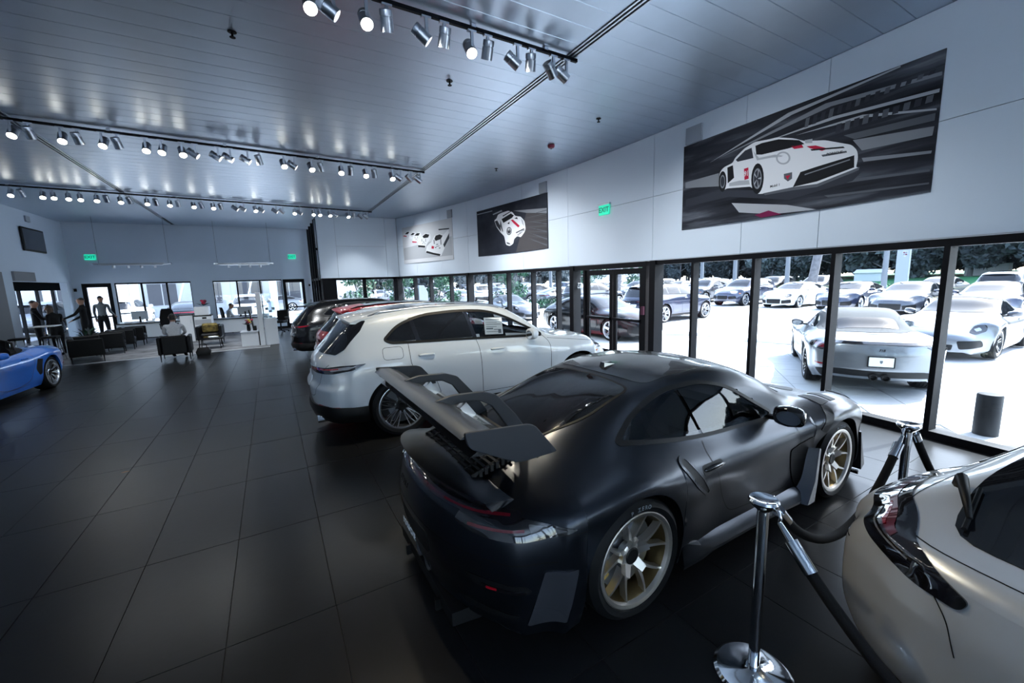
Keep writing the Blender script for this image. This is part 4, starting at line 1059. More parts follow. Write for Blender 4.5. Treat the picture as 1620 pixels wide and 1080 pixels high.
# ---------------------------------------------------------------- tall hatchback SUV
SUV = dict(xr=-1.05, xf=3.88, round=0.06, crown=0.85, arches=[(0.0, 0.395, 0.445), (2.895, 0.395, 0.445)],
  rear=dict(L=0.55, a=0.30, W=0.98, p=2.8, g=[(0.25, 0.12), (0.40, 0.03), (0.55, -0.01), (0.70, -0.02), (0.78, 0.02), (0.95, 0.035), (1.05, 0.03)]),
  front=dict(L=0.8, a=0.50, W=0.98, p=2.6, g=[(0.2, 0.06), (0.5, 0.0), (0.8, 0.06), (1.0, .14)]),
  curves=dict(
   zc=[(-1.05,1.02),(-1.0,1.075),(-.93,1.14),(-.75,1.32),(-.55,1.505),(-.46,1.575),(-.35,1.615),(0,1.66),(.5,1.69),(1.0,1.695),(1.4,1.68),(1.7,1.625),(2.0,1.475),(2.5,1.16),(2.65,1.13),(3.0,1.10),(3.4,1.03),(3.7,.93),(3.88,.80)],
   y2=[(-1.05,.60),(-.8,.62),(-.5,.64),(0,.67),(1,.68),(1.6,.67),(2.0,.71),(2.4,.77),(2.7,.66),(3.4,.6),(3.88,.5)],
   z2=[(-1.05,1.0),(-.93,1.105),(-.75,1.27),(-.5,1.495),(-.35,1.555),(0,1.605),(.5,1.635),(1.0,1.635),(1.4,1.605),(1.7,1.53),(2.0,1.38),(2.45,1.13),(2.65,1.10),(3,1.08),(3.4,1.01),(3.88,.77)],
   y3=[(-1.05,.78),(-.8,.80),(-.4,.85),(0,.88),(.5,.90),(1.5,.905),(2.2,.895),(2.6,.88),(3.2,.84),(3.88,.70)],
   z3=[(-1.05,.97),(-.8,1.10),(-.5,1.20),(-.2,1.225),(.2,1.21),(1,1.19),(2,1.15),(2.5,1.10),(2.9,1.06),(3.4,.97),(3.88,.7)],
   y4=[(-1.05,.88),(-.8,.92),(-.4,.965),(0,.98),(.5,.965),(1,.955),(2,.955),(2.5,.97),(2.9,.985),(3.3,.96),(3.6,.89),(3.88,.75)],
   z4=[(-1.05,.88),(-.4,.99),(0,1.0),(1,.97),(2,.95),(2.9,.95),(3.5,.85),(3.88,.6)],
   y5=[(-1.05,.91),(-.6,.965),(0,.99),(.6,.965),(1.5,.955),(2.3,.965),(2.9,.99),(3.4,.95),(3.88,.78)],
   z5=[(-1.05,.65),(0,.75),(1,.68),(2,.68),(2.9,.75),(3.88,.45)],
   y6=[(-1.05,.88),(-.5,.95),(.5,.955),(1,.94),(2.2,.945),(2.9,.97),(3.88,.74)],
   z6=[(-1.05,.45),(.5,.40),(2.2,.40),(3.88,.33)],
   y7=[(-1.05,.80),(.5,.91),(1,.90),(2.2,.90),(3.88,.70)],
   z7=[(-1.05,.34),(-.5,.28),(.5,.25),(2.3,.25),(3.88,.26)]))
def build_suv(label, loc, rz, pm, hero=False, rim_style='multi', rim_m=None):
    C = Car(SUV, 0.06, 6 if hero else 4); t = empty('suv', loc, rz); tag(t, label, 'car')
    sm = M['black']; gl = M['car_glass_clear'] if hero else M['car_glass_dark']
    DLO = round_poly([(-.17,1.285,.05),(.02,1.46,.2),(.35,1.575,.25),(.9,1.605,.3),(1.35,1.575,.3),(1.65,1.475,.3),(2.22,1.175,.05),(2.2,1.145,.03),(1.0,1.20,.3),(.2,1.225,.3),(-.08,1.235,.08)], .05, 6)
    for vw in ('R', 'L'):
        sg = -1 if vw == 'R' else 1
        C.ring('window_trim', DLO, vw, M['black'], t, 0.022, 0.010, 0.006)
        C.patch('quarter_glass', round_poly([(-.145,1.283,.04),(.03,1.445,.15),(.20,1.51,.02),(.255,1.252,.02),(-.06,1.252,.06)], .03), vw, M['car_glass_dark'], t, 0.002)
        C.patch('door_glass', round_poly([(.24,1.525,.03),(.35,1.56,.1),(.9,1.588,.2),(.985,1.585,.03),(1.07,1.222,.02),(.30,1.245,.02)], .03), vw, M['car_glass_dark'], t, 0.002)
        C.patch('door_glass', round_poly([(1.03,1.583,.03),(1.34,1.558,.2),(1.62,1.463,.2),(2.10,1.205,.03),(2.08,1.175,.02),(1.12,1.218,.02)], .03), vw, gl, t, 0.002)
        C.patch('pillar_cover', round_poly([(.985,1.60,.01),(1.035,1.60,.01),(1.125,1.20,.01),(1.06,1.205,.01)], .01), vw, M['lens_dark'], t, 0.004)
        C.patch('pillar_cover', round_poly([(.19,1.535,.01),(.245,1.55,.01),(.31,1.235,.01),(.25,1.24,.01)], .01), vw, M['lens_dark'], t, 0.004)
        C.seam('door_gap', [(.14,1.225),(.14,1.10),(.16,.93),(.30,.82),(.46,.70),(.52,.55)], vw, sm, t, 0.007)
        C.seam('door_gap', [(1.10,1.20),(1.14,1.05),(1.16,.80),(1.17,.43)], vw, sm, t, 0.007)
        C.seam('door_gap', [(2.22,1.15),(2.32,1.03),(2.34,.85),(2.33,.43)], vw, sm, t, 0.007)
        C.seam('door_gap', [(.52,.55),(.55,.44),(1.17,.42),(2.33,.43)], vw, sm, t, 0.007)
        C.seam('wing_gap', [(2.30,1.10),(2.9,1.02),(3.25,.97)], vw, sm, t, 0.005)
        C.patch('sill_cladding', round_poly([(.47,.36,.02),(2.42,.36,.02),(2.42,.262,.02),(.47,.262,.02)], .02), vw, M['black'], t, 0.008)
        for hx, hz in ((.36,1.055),(1.42,1.025)):
            h, nn = C.pos(vw, hx, hz); hb = MB()
            hb.loft([[(hx-.11+.22*f, h.y+sg*(.006+.026*s_*(1 if math.sin(a_) > 0 else .2)*abs(math.sin(a_))), hz+.020*s_*math.cos(a_)) for a_ in np.linspace(0, 2*math.pi, 11)[:-1]] for f, s_ in ((0, .4), (.1, .8), (.5, 1), (.9, .8), (1, .4))])
            hb.build('door_handle', pm, t, smooth=True)
        if hero or True:
            rr = MB(); rr.tube([(-.30, sg*.60, 1.585), (-.15, sg*.615, 1.635), (.5, sg*.625, 1.675), (1.2, sg*.62, 1.67), (1.55, sg*.61, 1.63), (1.62, sg*.605, 1.60)], .014, 8); rr.build('roof_rail', M['black'] if not hero else M['alu'], t, smooth=True)
        mirror(C, t, 1.97, 1.20, sg, pm, sg*.93, (.17, .24, .17), .06)
        # rear corner: lamp end, reflector
        C.patch('reflector', round_poly([(-sg*.62,.505,.01),(-sg*.98,.50,.02),(-sg*.96,.475,.01),(-sg*.62,.478,.01)], .01), 'cyl', M['lens_red'], t, 0.006, .03)
        e = MB(); e.lathe([(.05, -1.07), (.062, -1.075), (.062, -.8)], 20, 'x', (0, 0, 0), cap=False); o = e.build('exhaust_tip', M['chrome'], t, smooth=True, loc=(0.06, sg*.60, .31)); o.scale = (1, 1.5, .72)
        # headlamp, front intake, side marker
        C.patch('headlamp', round_poly([(-sg*.50,.93,.03),(-sg*.95,.97,.06),(-sg*1.10,.93,.05),(-sg*.98,.80,.06),(-sg*.62,.78,.05)], .05), 'cylf', M['lens_clear'], t, 0.006, .04)
        C.patch('side_marker', round_poly([(-sg*1.10,.80,.01),(-sg*1.22,.80,.01),(-sg*1.21,.775,.01),(-sg*1.10,.775,.01)], .008), 'cylf', M['amber'], t, 0.006, .03)
        C.patch('front_intake', round_poly([(-sg*.42,.62,.03),(-sg*.85,.64,.05),(-sg*.92,.48,.06),(-sg*.45,.44,.05)], .04), 'cylf', M['black'], t, 0.006, .05)
    if hero:
        C.seam('fuel_flap', round_poly([(-.20,1.19,.05),(.055,1.19,.05),(.055,1.04,.05),(-.20,1.04,.05)], .05, 5), 'R', sm, t, 0.005, closed=True, smooth=False)
        for vw in ('R', 'L'): C.cut(round_poly([(1.01,1.597,.03),(1.34,1.568,.2),(1.64,1.468,.2),(2.13,1.20,.03),(2.09,1.165,.02),(1.08,1.208,.02)], .03), vw, 0.016)
    # tail lamps joined by a band, wrapping the corners
    for sg in (1, -1):
        o = C.patch('tail_lamp', round_poly([(.30*sg,.965,.01),(.80*sg,.985,.02),(1.02*sg,1.01,.05),(1.30*sg,1.025,.015),(1.16*sg,.955,.03),(.92*sg,.915,.04),(.60*sg,.905,.03),(.30*sg,.915,.01)], .03, 5), 'cyl', M['lens_dark'], t, 0.008, .03)
        C.patch('lamp_insert', round_poly([(.85*sg,.975,.01),(1.20*sg,1.005,.01),(1.10*sg,.965,.01),(.88*sg,.94,.02)], .01), 'cyl', M['lens_clear'] if hero else M['lens_red'], o, 0.011, .03)
        C.seam('lamp_strip', [(.32*sg,.945),(.6*sg,.955),(.85*sg,.965),(1.0*sg,.975)], 'cyl', M['lens_red'], o, 0.012, 0.011)
    C.patch('light_band', round_poly([(-.31,.962,.01),(.31,.962,.01),(.31,.92,.01),(-.31,.92,.01)], .008), 'cyl', M['lens_dark'], t, 0.007, .03)
    # tailgate glass, spoiler, lower bumper
    RG = round_poly([(-.66,1.135,.06),(.66,1.135,.06),(.56,1.52,.05),(-.56,1.52,.05)], .06, 6)
    C.patch('rear_window', RG, 'rear', M['car_glass_dark'], t, 0.006, 0.06); 
    for sg in (1, -1):
        dd = (.66, -sg*.75, 0); uu = (.75*1, sg*.66, 0)
        pq = [(-.945,.70,1.14),(-.50,.585,1.525),(-.33,.66,1.54),(-.42,.73,1.42),(-.66,.80,1.20),(-.82,.80,1.13)]
        C.patch('pillar_cover', round_poly([(uu[0]*x+uu[1]*sg*y, z, .02) for x, y, z in pq], .02), ((0, 0, 0), uu, (0, 0, 1), dd), M['lens_dark'], t, 0.006, .025)
    s = MB(); rings = []
    for y in np.linspace(-.66, .66, 15):
        k = (abs(y)/.66)**2.5; rings.append([(-.20, y, 1.630-.05*k), (-.45, y, 1.612-.055*k), (-.63+.10*k, y, 1.575-.05*k), (-.635+.10*k, y, 1.555-.05*k), (-.52+.06*k, y, 1.53-.03*k), (-.25, y, 1.56-.03*k)])
    s.loft(rings); s.build('roof_spoiler', pm, t, smooth=True, sharp=math.radians(40))
    lb = MB(); rings = []
    for th in np.linspace(-1.36, 1.36, 41):
        p, nn = C.pos('cyl', th, .53); e = min(1, (1.36-abs(th))/.12); d = Vector((-math.cos(th), -math.sin(th), 0)); o_ = .012*e
        zt = .485+.02*math.exp(-((abs(th)-.8)/.2)**2)
        rings.append([p+d*(-.05)+Vector((0, 0, zt-.53)), p+d*o_+Vector((0, 0, zt-.53)), p+d*(o_+.012)+Vector((0, 0, .40-.53)), p+d*(o_-.02)+Vector((0, 0, .31-.53)), p+d*(-.10)+Vector((0, 0, .255-.53)), p+d*(-.16)+Vector((0, 0, .27-.53))])
    lb.loft(rings); lb.build('lower_bumper', M['black'], t, smooth=True, sharp=.7)
    C.seam('tailgate_gap', [(-.74,1.02),(-.66,.90),(-.60,.74),(-.52,.62),(0,.60),(.52,.62),(.60,.74),(.66,.90),(.74,1.02)], 'rear', sm, t, 0.007)
    C.patch('plate', round_poly([(-.26,.83,.01),(.26,.83,.01),(.26,.70,.01),(-.26,.70,.01)], .01), 'rear', M['paper'] if hero else M['white_lam'], t, 0.010)
    if hero: text_obj('tail_lettering', 'PORSCHE', .055, M['print_grey'], t, frame_matrix((-1.052, 0, .885), (0, -1, 0), (0, 0, 1)), .003, bold=True)
    # windscreen, bonnet gap, grille
    WS = round_poly([(1.80,-.56,.08),(2.42,-.70,.08),(2.52,0,.5),(2.42,.70,.08),(1.80,.56,.08),(1.70,0,.5)], .1, 5)
    C.patch('windscreen', WS, 'top', gl, t, 0.003)
    if hero: C.cut(WS, 'top', 0.02)
    C.patch('roof_glass', round_poly([(.0,-.50,.08),(1.45,-.52,.08),(1.5,0,.4),(1.45,.52,.08),(.0,.50,.08)], .08), 'top', M['lens_dark'], t, 0.003, .08)
    C.patch('front_grille', round_poly([(-.38,.66,.03),(.38,.66,.03),(.34,.44,.04),(-.34,.44,.04)], .04), 'cylf', M['black'], t, 0.006, .06)
    C.seam('bonnet_gap', [(2.62,-.72),(3.0,-.70),(3.4,-.60),(3.62,-.40),(3.68,0),(3.62,.40),(3.4,.60),(3.0,.70),(2.62,.72)], 'top', sm, t, 0.006)
    C.body('body', pm, t)
    wheel_housings(t, SUV['arches'], 0.97, .36, .26)
    wp = wheel_parts(.395, .30, .298, rim_style, rim_m or M['rim_silver'], M['rim_black'], M['disc'], M['black'])
    put_wheels(t, [(0,-.815,.395,0),(0,.815,.395,0),(2.895,-.815,.395,1),(2.895,.815,.395,1)], wp, wp)
    if hero:
        for y in (-.38, .38): seat(t, 1.40, y, .62, M['leather'], .58, .52)
        steering(t, 1.86, .38, 1.10); d = MB(); d.loft([[(1.95, y, .8), (2.0, y, 1.12), (2.1, y, 1.16), (2.5, y, 1.12), (2.5, y, .8)] for y in np.linspace(-.82, .82, 5)]); d.build('dashboard', M['leather'], t)
        # price sheet inside the right door window
        h0 = C.bvh.ray_cast(Vector((1.38, -4, 1.34)), Vector((0, 1, 0)))
        tilt = frame_matrix((1.43, -.815, 1.345), (1, -.02, -.05), (.07, .26, 1))
        st = MB(); st.box((-.145, -.125, -.001), (.145, .125, .001)); o = st.build('price_sheet', M['paper'], t); o.matrix_local = tilt
        pr = MB()
        for (x0, y0, x1, y1) in ((-.12,.09,.10,.10),(-.12,.02,.12,.028),(-.12,-.015,.05,-.008),(-.12,-.05,-.01,-.03),(.0,-.06,.12,-.05),(-.12,-.09,.12,-.083),(.07,-.11,.12,-.06),(-.12,.05,.06,.056)): pr.box((x0,y0,.0012),(x1,y1,.002))
        q = pr.build('printed_lines', M['print_grey'], o); q['kind'] = 'stuff'
    return t
# ---------------------------------------------------------------- fastback saloon
SEDAN = dict(xr=-1.1, xf=3.95, round=0.06, crown=0.85, arches=[(0.0, 0.35, 0.388), (2.95, 0.35, 0.388)],
  rear=dict(L=0.6, a=0.35, W=0.96, p=2.6, g=[(0.2, 0.12), (0.4, 0.02), (0.6, 0.0), (0.8, 0.03), (0.96, 0.08)]),
  front=dict(L=0.8, a=0.55, W=0.96, p=2.5, g=[(0.15, 0.04), (0.4, 0.0), (0.6, 0.05), (0.9, .16)]),
  curves=dict(
   zc=[(-1.1,.94),(-.9,1.01),(-.5,1.14),(0,1.28),(.5,1.37),(1,1.415),(1.4,1.41),(1.8,1.33),(2.2,1.15),(2.5,1.02),(2.7,.985),(3.2,.92),(3.6,.82),(3.95,.66)],
   y2=[(-1.1,.60),(-.5,.56),(0,.57),(.7,.60),(1.4,.61),(1.8,.64),(2.3,.70),(2.6,.66),(3.2,.55),(3.95,.45)],
   z2=[(-1.1,.92),(-.9,.98),(-.5,1.09),(0,1.22),(.5,1.31),(1,1.345),(1.4,1.33),(1.8,1.24),(2.2,1.07),(2.5,.97),(2.7,.95),(3.2,.90),(3.6,.80),(3.95,.64)],
   y3=[(-1.1,.72),(-.5,.78),(0,.80),(1,.83),(2,.83),(2.5,.81),(3,.79),(3.5,.74),(3.95,.62)],
   z3=[(-1.1,.88),(-.5,.99),(0,1.01),(.5,.98),(1.5,.95),(2.3,.93),(2.9,.925),(3.4,.84),(3.95,.60)],
   y4=[(-1.1,.84),(-.5,.94),(0,.965),(.6,.945),(1.5,.935),(2.3,.94),(2.95,.96),(3.4,.92),(3.7,.84),(3.95,.70)],
   z4=[(-1.1,.80),(0,.85),(1,.78),(2,.76),(2.95,.83),(3.95,.52)],
   y5=[(-1.1,.88),(0,.97),(1,.93),(2,.935),(2.95,.965),(3.5,.91),(3.95,.75)],
   z5=[(-1.1,.58),(0,.62),(1,.52),(2,.52),(2.95,.6),(3.95,.4)],
   y6=[(-1.1,.84),(0,.95),(1,.91),(2,.915),(2.95,.95),(3.95,.72)],
   z6=[(-1.1,.38),(1,.30),(2.2,.30),(3.95,.25)],
   y7=[(-1.1,.78),(1,.87),(2.2,.87),(3.95,.68)],
   z7=[(-1.1,.24),(0,.18),(2,.17),(3.95,.16)]))
def build_sedan(label, loc, rz, pm, rim_style='star5'):
    C = Car(SEDAN, 0.07, 4); t = empty('saloon_car', loc, rz); tag(t, label, 'car')
    g = M['car_glass_dark']; sm = M['black']
    for vw in ('R', 'L'):
        sg = -1 if vw == 'R' else 1
        C.patch('window_trim', round_poly([(-.32,1.09,.04),(.1,1.20,.2),(.6,1.295,.3),(1.1,1.315,.3),(1.5,1.27,.3),(2.18,.975,.04),(2.1,.955,.03),(.9,.985,.3),(-.2,1.04,.1)], .05), vw, M['black'], t, 0.002)
        C.patch('door_glass', round_poly([(-.15,1.105,.03),(.2,1.20,.15),(.6,1.275,.2),(.92,1.297,.03),(1.0,.997,.02),(.1,1.035,.1)], .04), vw, g, t, 0.005)
        C.patch('door_glass', round_poly([(.97,1.30,.03),(1.15,1.297,.2),(1.48,1.25,.2),(2.06,.985,.03),(2.0,.972,.02),(1.05,.997,.02)], .03), vw, M['car_glass_dark'], t, 0.005)
        C.seam('door_gap', [(1.03,.98),(1.08,.8),(1.10,.33)], vw, sm, t, 0.008); C.seam('door_gap', [(2.20,.94),(2.30,.8),(2.32,.36),(2.2,.30),(1.1,.30),(.5,.32),(.42,.55),(.15,.82),(.12,1.0)], vw, sm, t, 0.008)
        for hx in (.40, 1.30):
            h, nn = C.pos(vw, hx, .87); hb = MB(); hb.bbox((hx-.1, min(h.y, h.y+sg*.03), .857), (hx+.1, max(h.y, h.y+sg*.03), .885), .01); hb.build('door_handle', pm, t)
        mirror(C, t, 1.93, 1.0, sg, pm, sg*.86, (.15, .22, .14), .05)
        C.patch('headlamp', round_poly([(-sg*.62,.69,.04),(-sg*.95,.79,.06),(-sg*1.12,.78,.05),(-sg*1.05,.66,.06),(-sg*.75,.61,.05)], .05), 'cylf', M['lens_dark'], t, 0.006, .05)
        C.patch('running_light', round_poly([(-sg*.72,.68,.01),(-sg*.95,.735,.01),(-sg*.94,.71,.01),(-sg*.74,.655,.01)], .01), 'cylf', M['lens_clear'], t, 0.010, .04)
        C.patch('front_intake', round_poly([(-sg*.46,.45,.03),(-sg*.95,.50,.04),(-sg*.98,.30,.05),(-sg*.46,.27,.04)], .04), 'cylf', M['black'], t, 0.006, .06)
        C.patch('tail_lamp', round_poly([(-sg*.0,.875,.01),(-sg*.8,.885,.02),(-sg*1.22,.885,.03),(-sg*1.05,.82,.04),(-sg*.6,.825,.03),(0,.835,.01)], .02), 'cyl', M['lens_red_dim'], t, 0.006, .05)
        C.patch('side_outlet', round_poly([(2.36,.70,.01),(2.41,.71,.01),(2.42,.44,.01),(2.38,.44,.01)], .01), vw, M['black'], t, 0.004)
    C.patch('windscreen', round_poly([(1.62,-.50,.08),(2.40,-.64,.08),(2.52,0,.5),(2.40,.64,.08),(1.62,.50,.08),(1.54,0,.5)], .1), 'top', M['car_glass_dark'], t, 0.004, .08)
    C.patch('rear_window', round_poly([(.35,-.46,.08),(-.72,-.44,.08),(-.80,0,.4),(-.72,.44,.08),(.35,.46,.08),(.42,0,.4)], .1), 'top', g, t, 0.004, .08)
    C.patch('front_grille', round_poly([(-.42,.52,.03),(.42,.52,.03),(.40,.27,.03),(-.40,.27,.03)], .03), 'cylf', M['black'], t, 0.006, .06)
    C.patch('plate', round_poly([(-.26,.66,.01),(.26,.66,.01),(.26,.53,.01),(-.26,.53,.01)], .01), 'rear', M['paper'], t, 0.008)
    C.seam('bonnet_gap', [(2.62,-.68),(3.0,-.66),(3.4,-.56),(3.62,-.36),(3.68,0),(3.62,.36),(3.4,.56),(3.0,.66),(2.62,.68)], 'top', sm, t, 0.007)
    C.body('body', pm, t); wheel_housings(t, SEDAN['arches'], 0.95)
    wp = wheel_parts(.355, .29, .265, rim_style, M['rim_silver'], M['rim_silver'], M['disc'])
    put_wheels(t, [(0,-.80,.355,0),(0,.80,.355,0),(2.95,-.80,.355,1),(2.95,.80,.355,1)], wp, wp, full=True)
    return t
# ---------------------------------------------------------------- two-seat mid-engined roadster / coupe
ROAD = dict(xr=-0.98, xf=3.40, round=0.05, crown=0.85, arches=[(0.0, 0.345, 0.378), (2.475, 0.335, 0.370)],
  rear=dict(L=0.58, a=0.38, W=0.90, p=2.5, g=[(0.15, 0.16), (0.30, 0.04), (0.45, 0.0), (0.65, 0.0), (0.80, 0.03), (0.9, 0.06)]),
  front=dict(L=0.7, a=0.50, W=0.90, p=2.4, g=[(0.12, 0.0), (0.35, 0.0), (0.6, 0.10), (.9, .2)]),
  curves=dict(
   zc=[(-.98,.855),(-.8,.885),(-.45,.905),(-.15,.93),(.05,1.0),(.3,1.14),(.6,1.245),(.9,1.28),(1.15,1.265),(1.35,1.21),(1.75,1.01),(1.95,.93),(2.15,.895),(2.6,.82),(3.0,.74),(3.25,.66),(3.40,.56)],
   y2=[(-.98,.5),(-.3,.50),(0,.48),(.4,.49),(.9,.53),(1.2,.55),(1.6,.60),(1.9,.64),(2.2,.52),(3.0,.48),(3.4,.4)],
   z2=[(-.98,.85),(-.3,.90),(0,.945),(.3,1.08),(.6,1.19),(.9,1.225),(1.15,1.20),(1.35,1.135),(1.75,.945),(1.95,.895),(2.2,.87),(2.6,.81),(3,.735),(3.4,.55)],
   y3=[(-.98,.62),(-.4,.68),(.2,.71),(1,.725),(1.8,.72),(2.4,.70),(3,.66),(3.4,.55)],
   z3=[(-.98,.82),(-.4,.90),(0,.92),(.5,.885),(1,.855),(1.8,.84),(2.2,.86),(2.475,.875),(2.8,.82),(3.1,.72),(3.4,.5)],
   y4=[(-.98,.77),(-.4,.875),(0,.90),(.4,.885),(.9,.85),(1.6,.84),(2.0,.86),(2.4,.895),(2.7,.885),(3.1,.80),(3.4,.62)],
   z4=[(-.98,.74),(0,.80),(1,.70),(1.8,.70),(2.45,.78),(3.4,.45)],
   y5=[(-.98,.80),(0,.905),(.9,.855),(1.7,.845),(2.4,.90),(3,.84),(3.4,.65)],
   z5=[(-.98,.54),(0,.6),(1,.48),(2.4,.58),(3.4,.36)],
   y6=[(-.98,.77),(0,.89),(.9,.84),(1.8,.84),(2.45,.89),(3.4,.62)],
   z6=[(-.98,.36),(1,.28),(3.4,.22)],
   y7=[(-.98,.70),(0,.82),(1,.82),(2,.82),(3.4,.6)],
   z7=[(-.98,.22),(0,.16),(2,.15),(3.4,.14)]))
def variant(base, **kw):
    d = dict(base); d['curves'] = dict(base['curves']); d['curves'].update(kw); return d
ROAD_OPEN = variant(ROAD, zc=[(-.98,.855),(-.8,.885),(-.45,.905),(-.10,.925),(.05,.93),(.25,.90),(.45,.80),(1.2,.78),(1.5,.84),(1.75,.90),(1.95,.915),(2.15,.895),(2.6,.82),(3.0,.74),(3.25,.66),(3.40,.56)],
  z2=[(-.98,.85),(-.3,.90),(0,.92),(.3,.90),(.5,.85),(1.15,.82),(1.5,.84),(1.75,.875),(1.95,.885),(2.2,.87),(2.6,.81),(3,.735),(3.4,.55)], y2=[(-.98,.5),(-.3,.52),(0,.58),(.4,.64),(.9,.66),(1.6,.64),(1.9,.62),(2.2,.52),(3.0,.48),(3.4,.4)])
COUPE = variant(ROAD, zc=[(-.98,.885),(-.85,.925),(-.6,.985),(-.2,1.10),(.2,1.20),(.6,1.27),(.9,1.29),(1.15,1.27),(1.35,1.21),(1.75,1.01),(1.95,.93),(2.15,.895),(2.6,.82),(3.0,.74),(3.25,.66),(3.40,.56)],
  z2=[(-.98,.88),(-.6,.96),(-.2,1.06),(.2,1.15),(.6,1.215),(.9,1.235),(1.15,1.20),(1.35,1.135),(1.75,.945),(1.95,.895),(2.2,.87),(2.6,.81),(3,.735),(3.4,.55)], z3=[(-.98,.86),(-.6,.92),(-.2,.955),(0,.955),(.5,.905),(1,.865),(1.8,.84),(2.2,.86),(2.475,.875),(2.8,.82),(3.1,.72),(3.4,.5)], y4=[(-.98,.77),(-.6,.85),(-.3,.89),(0,.90),(.4,.885),(.9,.85),(1.6,.84),(2.0,.86),(2.4,.895),(2.7,.885),(3.1,.80),(3.4,.62)])
def build_roadster(label, loc, rz, pm, kind='soft', rim_style='multi10', rim_m=None, hero=False):
    spec = {'soft': ROAD, 'open': ROAD_OPEN, 'coupe': COUPE}[kind]
    C = Car(spec, 0.055, 6 if hero else 4); t = empty({'soft': 'soft_top_roadster', 'open': 'open_roadster', 'coupe': 'hatchback_coupe'}[kind], loc, rz); tag(t, label, 'car')
    sm = M['black']; g = M['car_glass_dark']
    if kind == 'soft':
        q = round_poly([(1.28,-.52,.1),(1.20,0,.5),(1.28,.52,.1),(.6,.62,.2),(.05,.60,.15),(-.12,.45,.2),(-.17,0,.4),(-.12,-.45,.2),(.05,-.60,.15),(.6,-.62,.2)], .1)
        C.patch('soft_top', q, 'top', M['soft_top'], t, 0.006, .06)
        C.patch('rear_window', round_poly([(.02,-.42,.06),(.0,.42,.06),(.30,.40,.08),(.30,-.40,.08)], .06), 'top', M['car_glass_dark'], t, 0.010, .06)
    for vw in ('R', 'L'):
        sg = -1 if vw == 'R' else 1
        if kind == 'soft':
            C.patch('soft_top_side', round_poly([(-.05,.95,.05),(.25,1.07,.15),(.6,1.19,.2),(1.0,1.215,.2),(1.05,1.16,.03),(.62,1.10,.1),(.5,.94,.03),(.2,.925,.1)], .05), vw, M['soft_top'], t, 0.005)
            C.patch('door_glass', round_poly([(.52,.93,.03),(.66,1.10,.1),(1.02,1.185,.2),(1.25,1.13,.1),(1.70,.90,.03),(1.66,.865,.02)], .03), vw, M['car_glass_dark'], t, 0.004)
        elif kind == 'coupe':
            C.patch('door_glass', round_poly([(.02,1.0,.04),(.4,1.14,.15),(.9,1.20,.2),(1.22,1.14,.1),(1.70,.90,.03),(1.66,.865,.02),(.6,.92,.1)], .03), vw, g, t, 0.004)
        C.seam('door_gap', [(.55,.90),(.56,.75),(.66,.45),(.78,.31),(1.65,.29),(1.78,.42),(1.80,.65),(1.74,.85)], vw, sm, t, 0.007)
        C.patch('side_intake', round_poly([(.34,.69,.02),(.50,.71,.03),(.56,.50,.05),(.47,.37,.04),(.40,.39,.03),(.37,.55,.05)], .03), vw, M['black'], t, 0.004)
        h, nn = C.pos(vw, .80, .76); hb = MB(); hb.bbox((.70, min(h.y, h.y+sg*.03), .747), (.90, max(h.y, h.y+sg*.03), .775), .01); hb.build('door_handle', pm, t)
        mirror(C, t, 1.62, .91, sg, pm if kind != 'soft' else M['paint_graphite'], sg*.76, (.14, .22, .13), .05)
        C.patch('headlamp', round_poly([(-sg*.72,.60,.05),(-sg*.95,.74,.08),(-sg*1.15,.76,.08),(-sg*1.12,.62,.06),(-sg*.85,.55,.05)], .05), 'cylf', M['lens_dark'], t, 0.006, .04)
        C.patch('lamp_glint', round_poly([(-sg*.86,.66,.03),(-sg*1.0,.70,.03),(-sg*1.02,.64,.03),(-sg*.88,.61,.03)], .03), 'cylf', M['lens_clear'], t, 0.010, .03)
        C.patch('front_intake', round_poly([(-sg*.45,.42,.04),(-sg*.92,.44,.05),(-sg*1.0,.30,.06),(-sg*.50,.24,.05)], .04), 'cylf', M['black'], t, 0.006, .05)
        if kind != 'coupe': C.patch('reflector', round_poly([(-sg*.70,.47,.01),(-sg*.95,.475,.01),(-sg*.95,.452,.01),(-sg*.70,.447,.01)], .008), 'cyl', M['lens_red'], t, 0.006, .03)
        if kind != 'coupe':
            o = C.patch('tail_lamp', round_poly([(-sg*.62,.80,.02),(-sg*.95,.82,.04),(-sg*1.20,.80,.04),(-sg*1.10,.72,.04),(-sg*.80,.69,.04)], .03), 'cyl', M['lens_dark'], t, 0.006, .03)
            C.patch('lamp_insert', round_poly([(-sg*.75,.785,.01),(-sg*1.05,.795,.02),(-sg*1.0,.74,.02),(-sg*.80,.72,.02)], .02), 'cyl', M['lens_red_dim'], o, 0.009, .03)
        else:
            q = round_poly([(-sg*.26,.815,.03),(-sg*.50,.885,.08),(-sg*.85,.935,.08),(-sg*1.15,.955,.05),(-sg*1.42,.955,.03),(-sg*1.40,.90,.03),(-sg*1.10,.855,.06),(-sg*.80,.815,.06),(-sg*.45,.765,.05),(-sg*.28,.77,.03)], .03, 5)
            o = C.patch('tail_lamp', q, 'cyl', M['lens_dark'], t, 0.008, .02)
            C.seam('lamp_strip', [(-sg*.62,.868),(-sg*.78,.888),(-sg*.95,.905),(-sg*1.10,.922),(-sg*1.30,.935)], 'cyl', M['lens_red_dim'], o, 0.020, 0.0105); C.seam('lamp_strip', [(-sg*.70,.872),(-sg*.82,.886),(-sg*.92,.897)], 'cyl', M['lens_red'], o, 0.007, 0.0115)
            C.seam('lamp_strip', [(-sg*.50,.83),(-sg*.70,.848),(-sg*.90,.868)], 'cyl', M['lens_clear'], o, 0.006, 0.0105)
            C.patch('lamp_insert', round_poly([(-sg*1.14,.94,.01),(-sg*1.28,.942,.01),(-sg*1.26,.908,.01),(-sg*1.15,.90,.01)], .01), 'cyl', M['lens_clear'], o, 0.0095, .02)
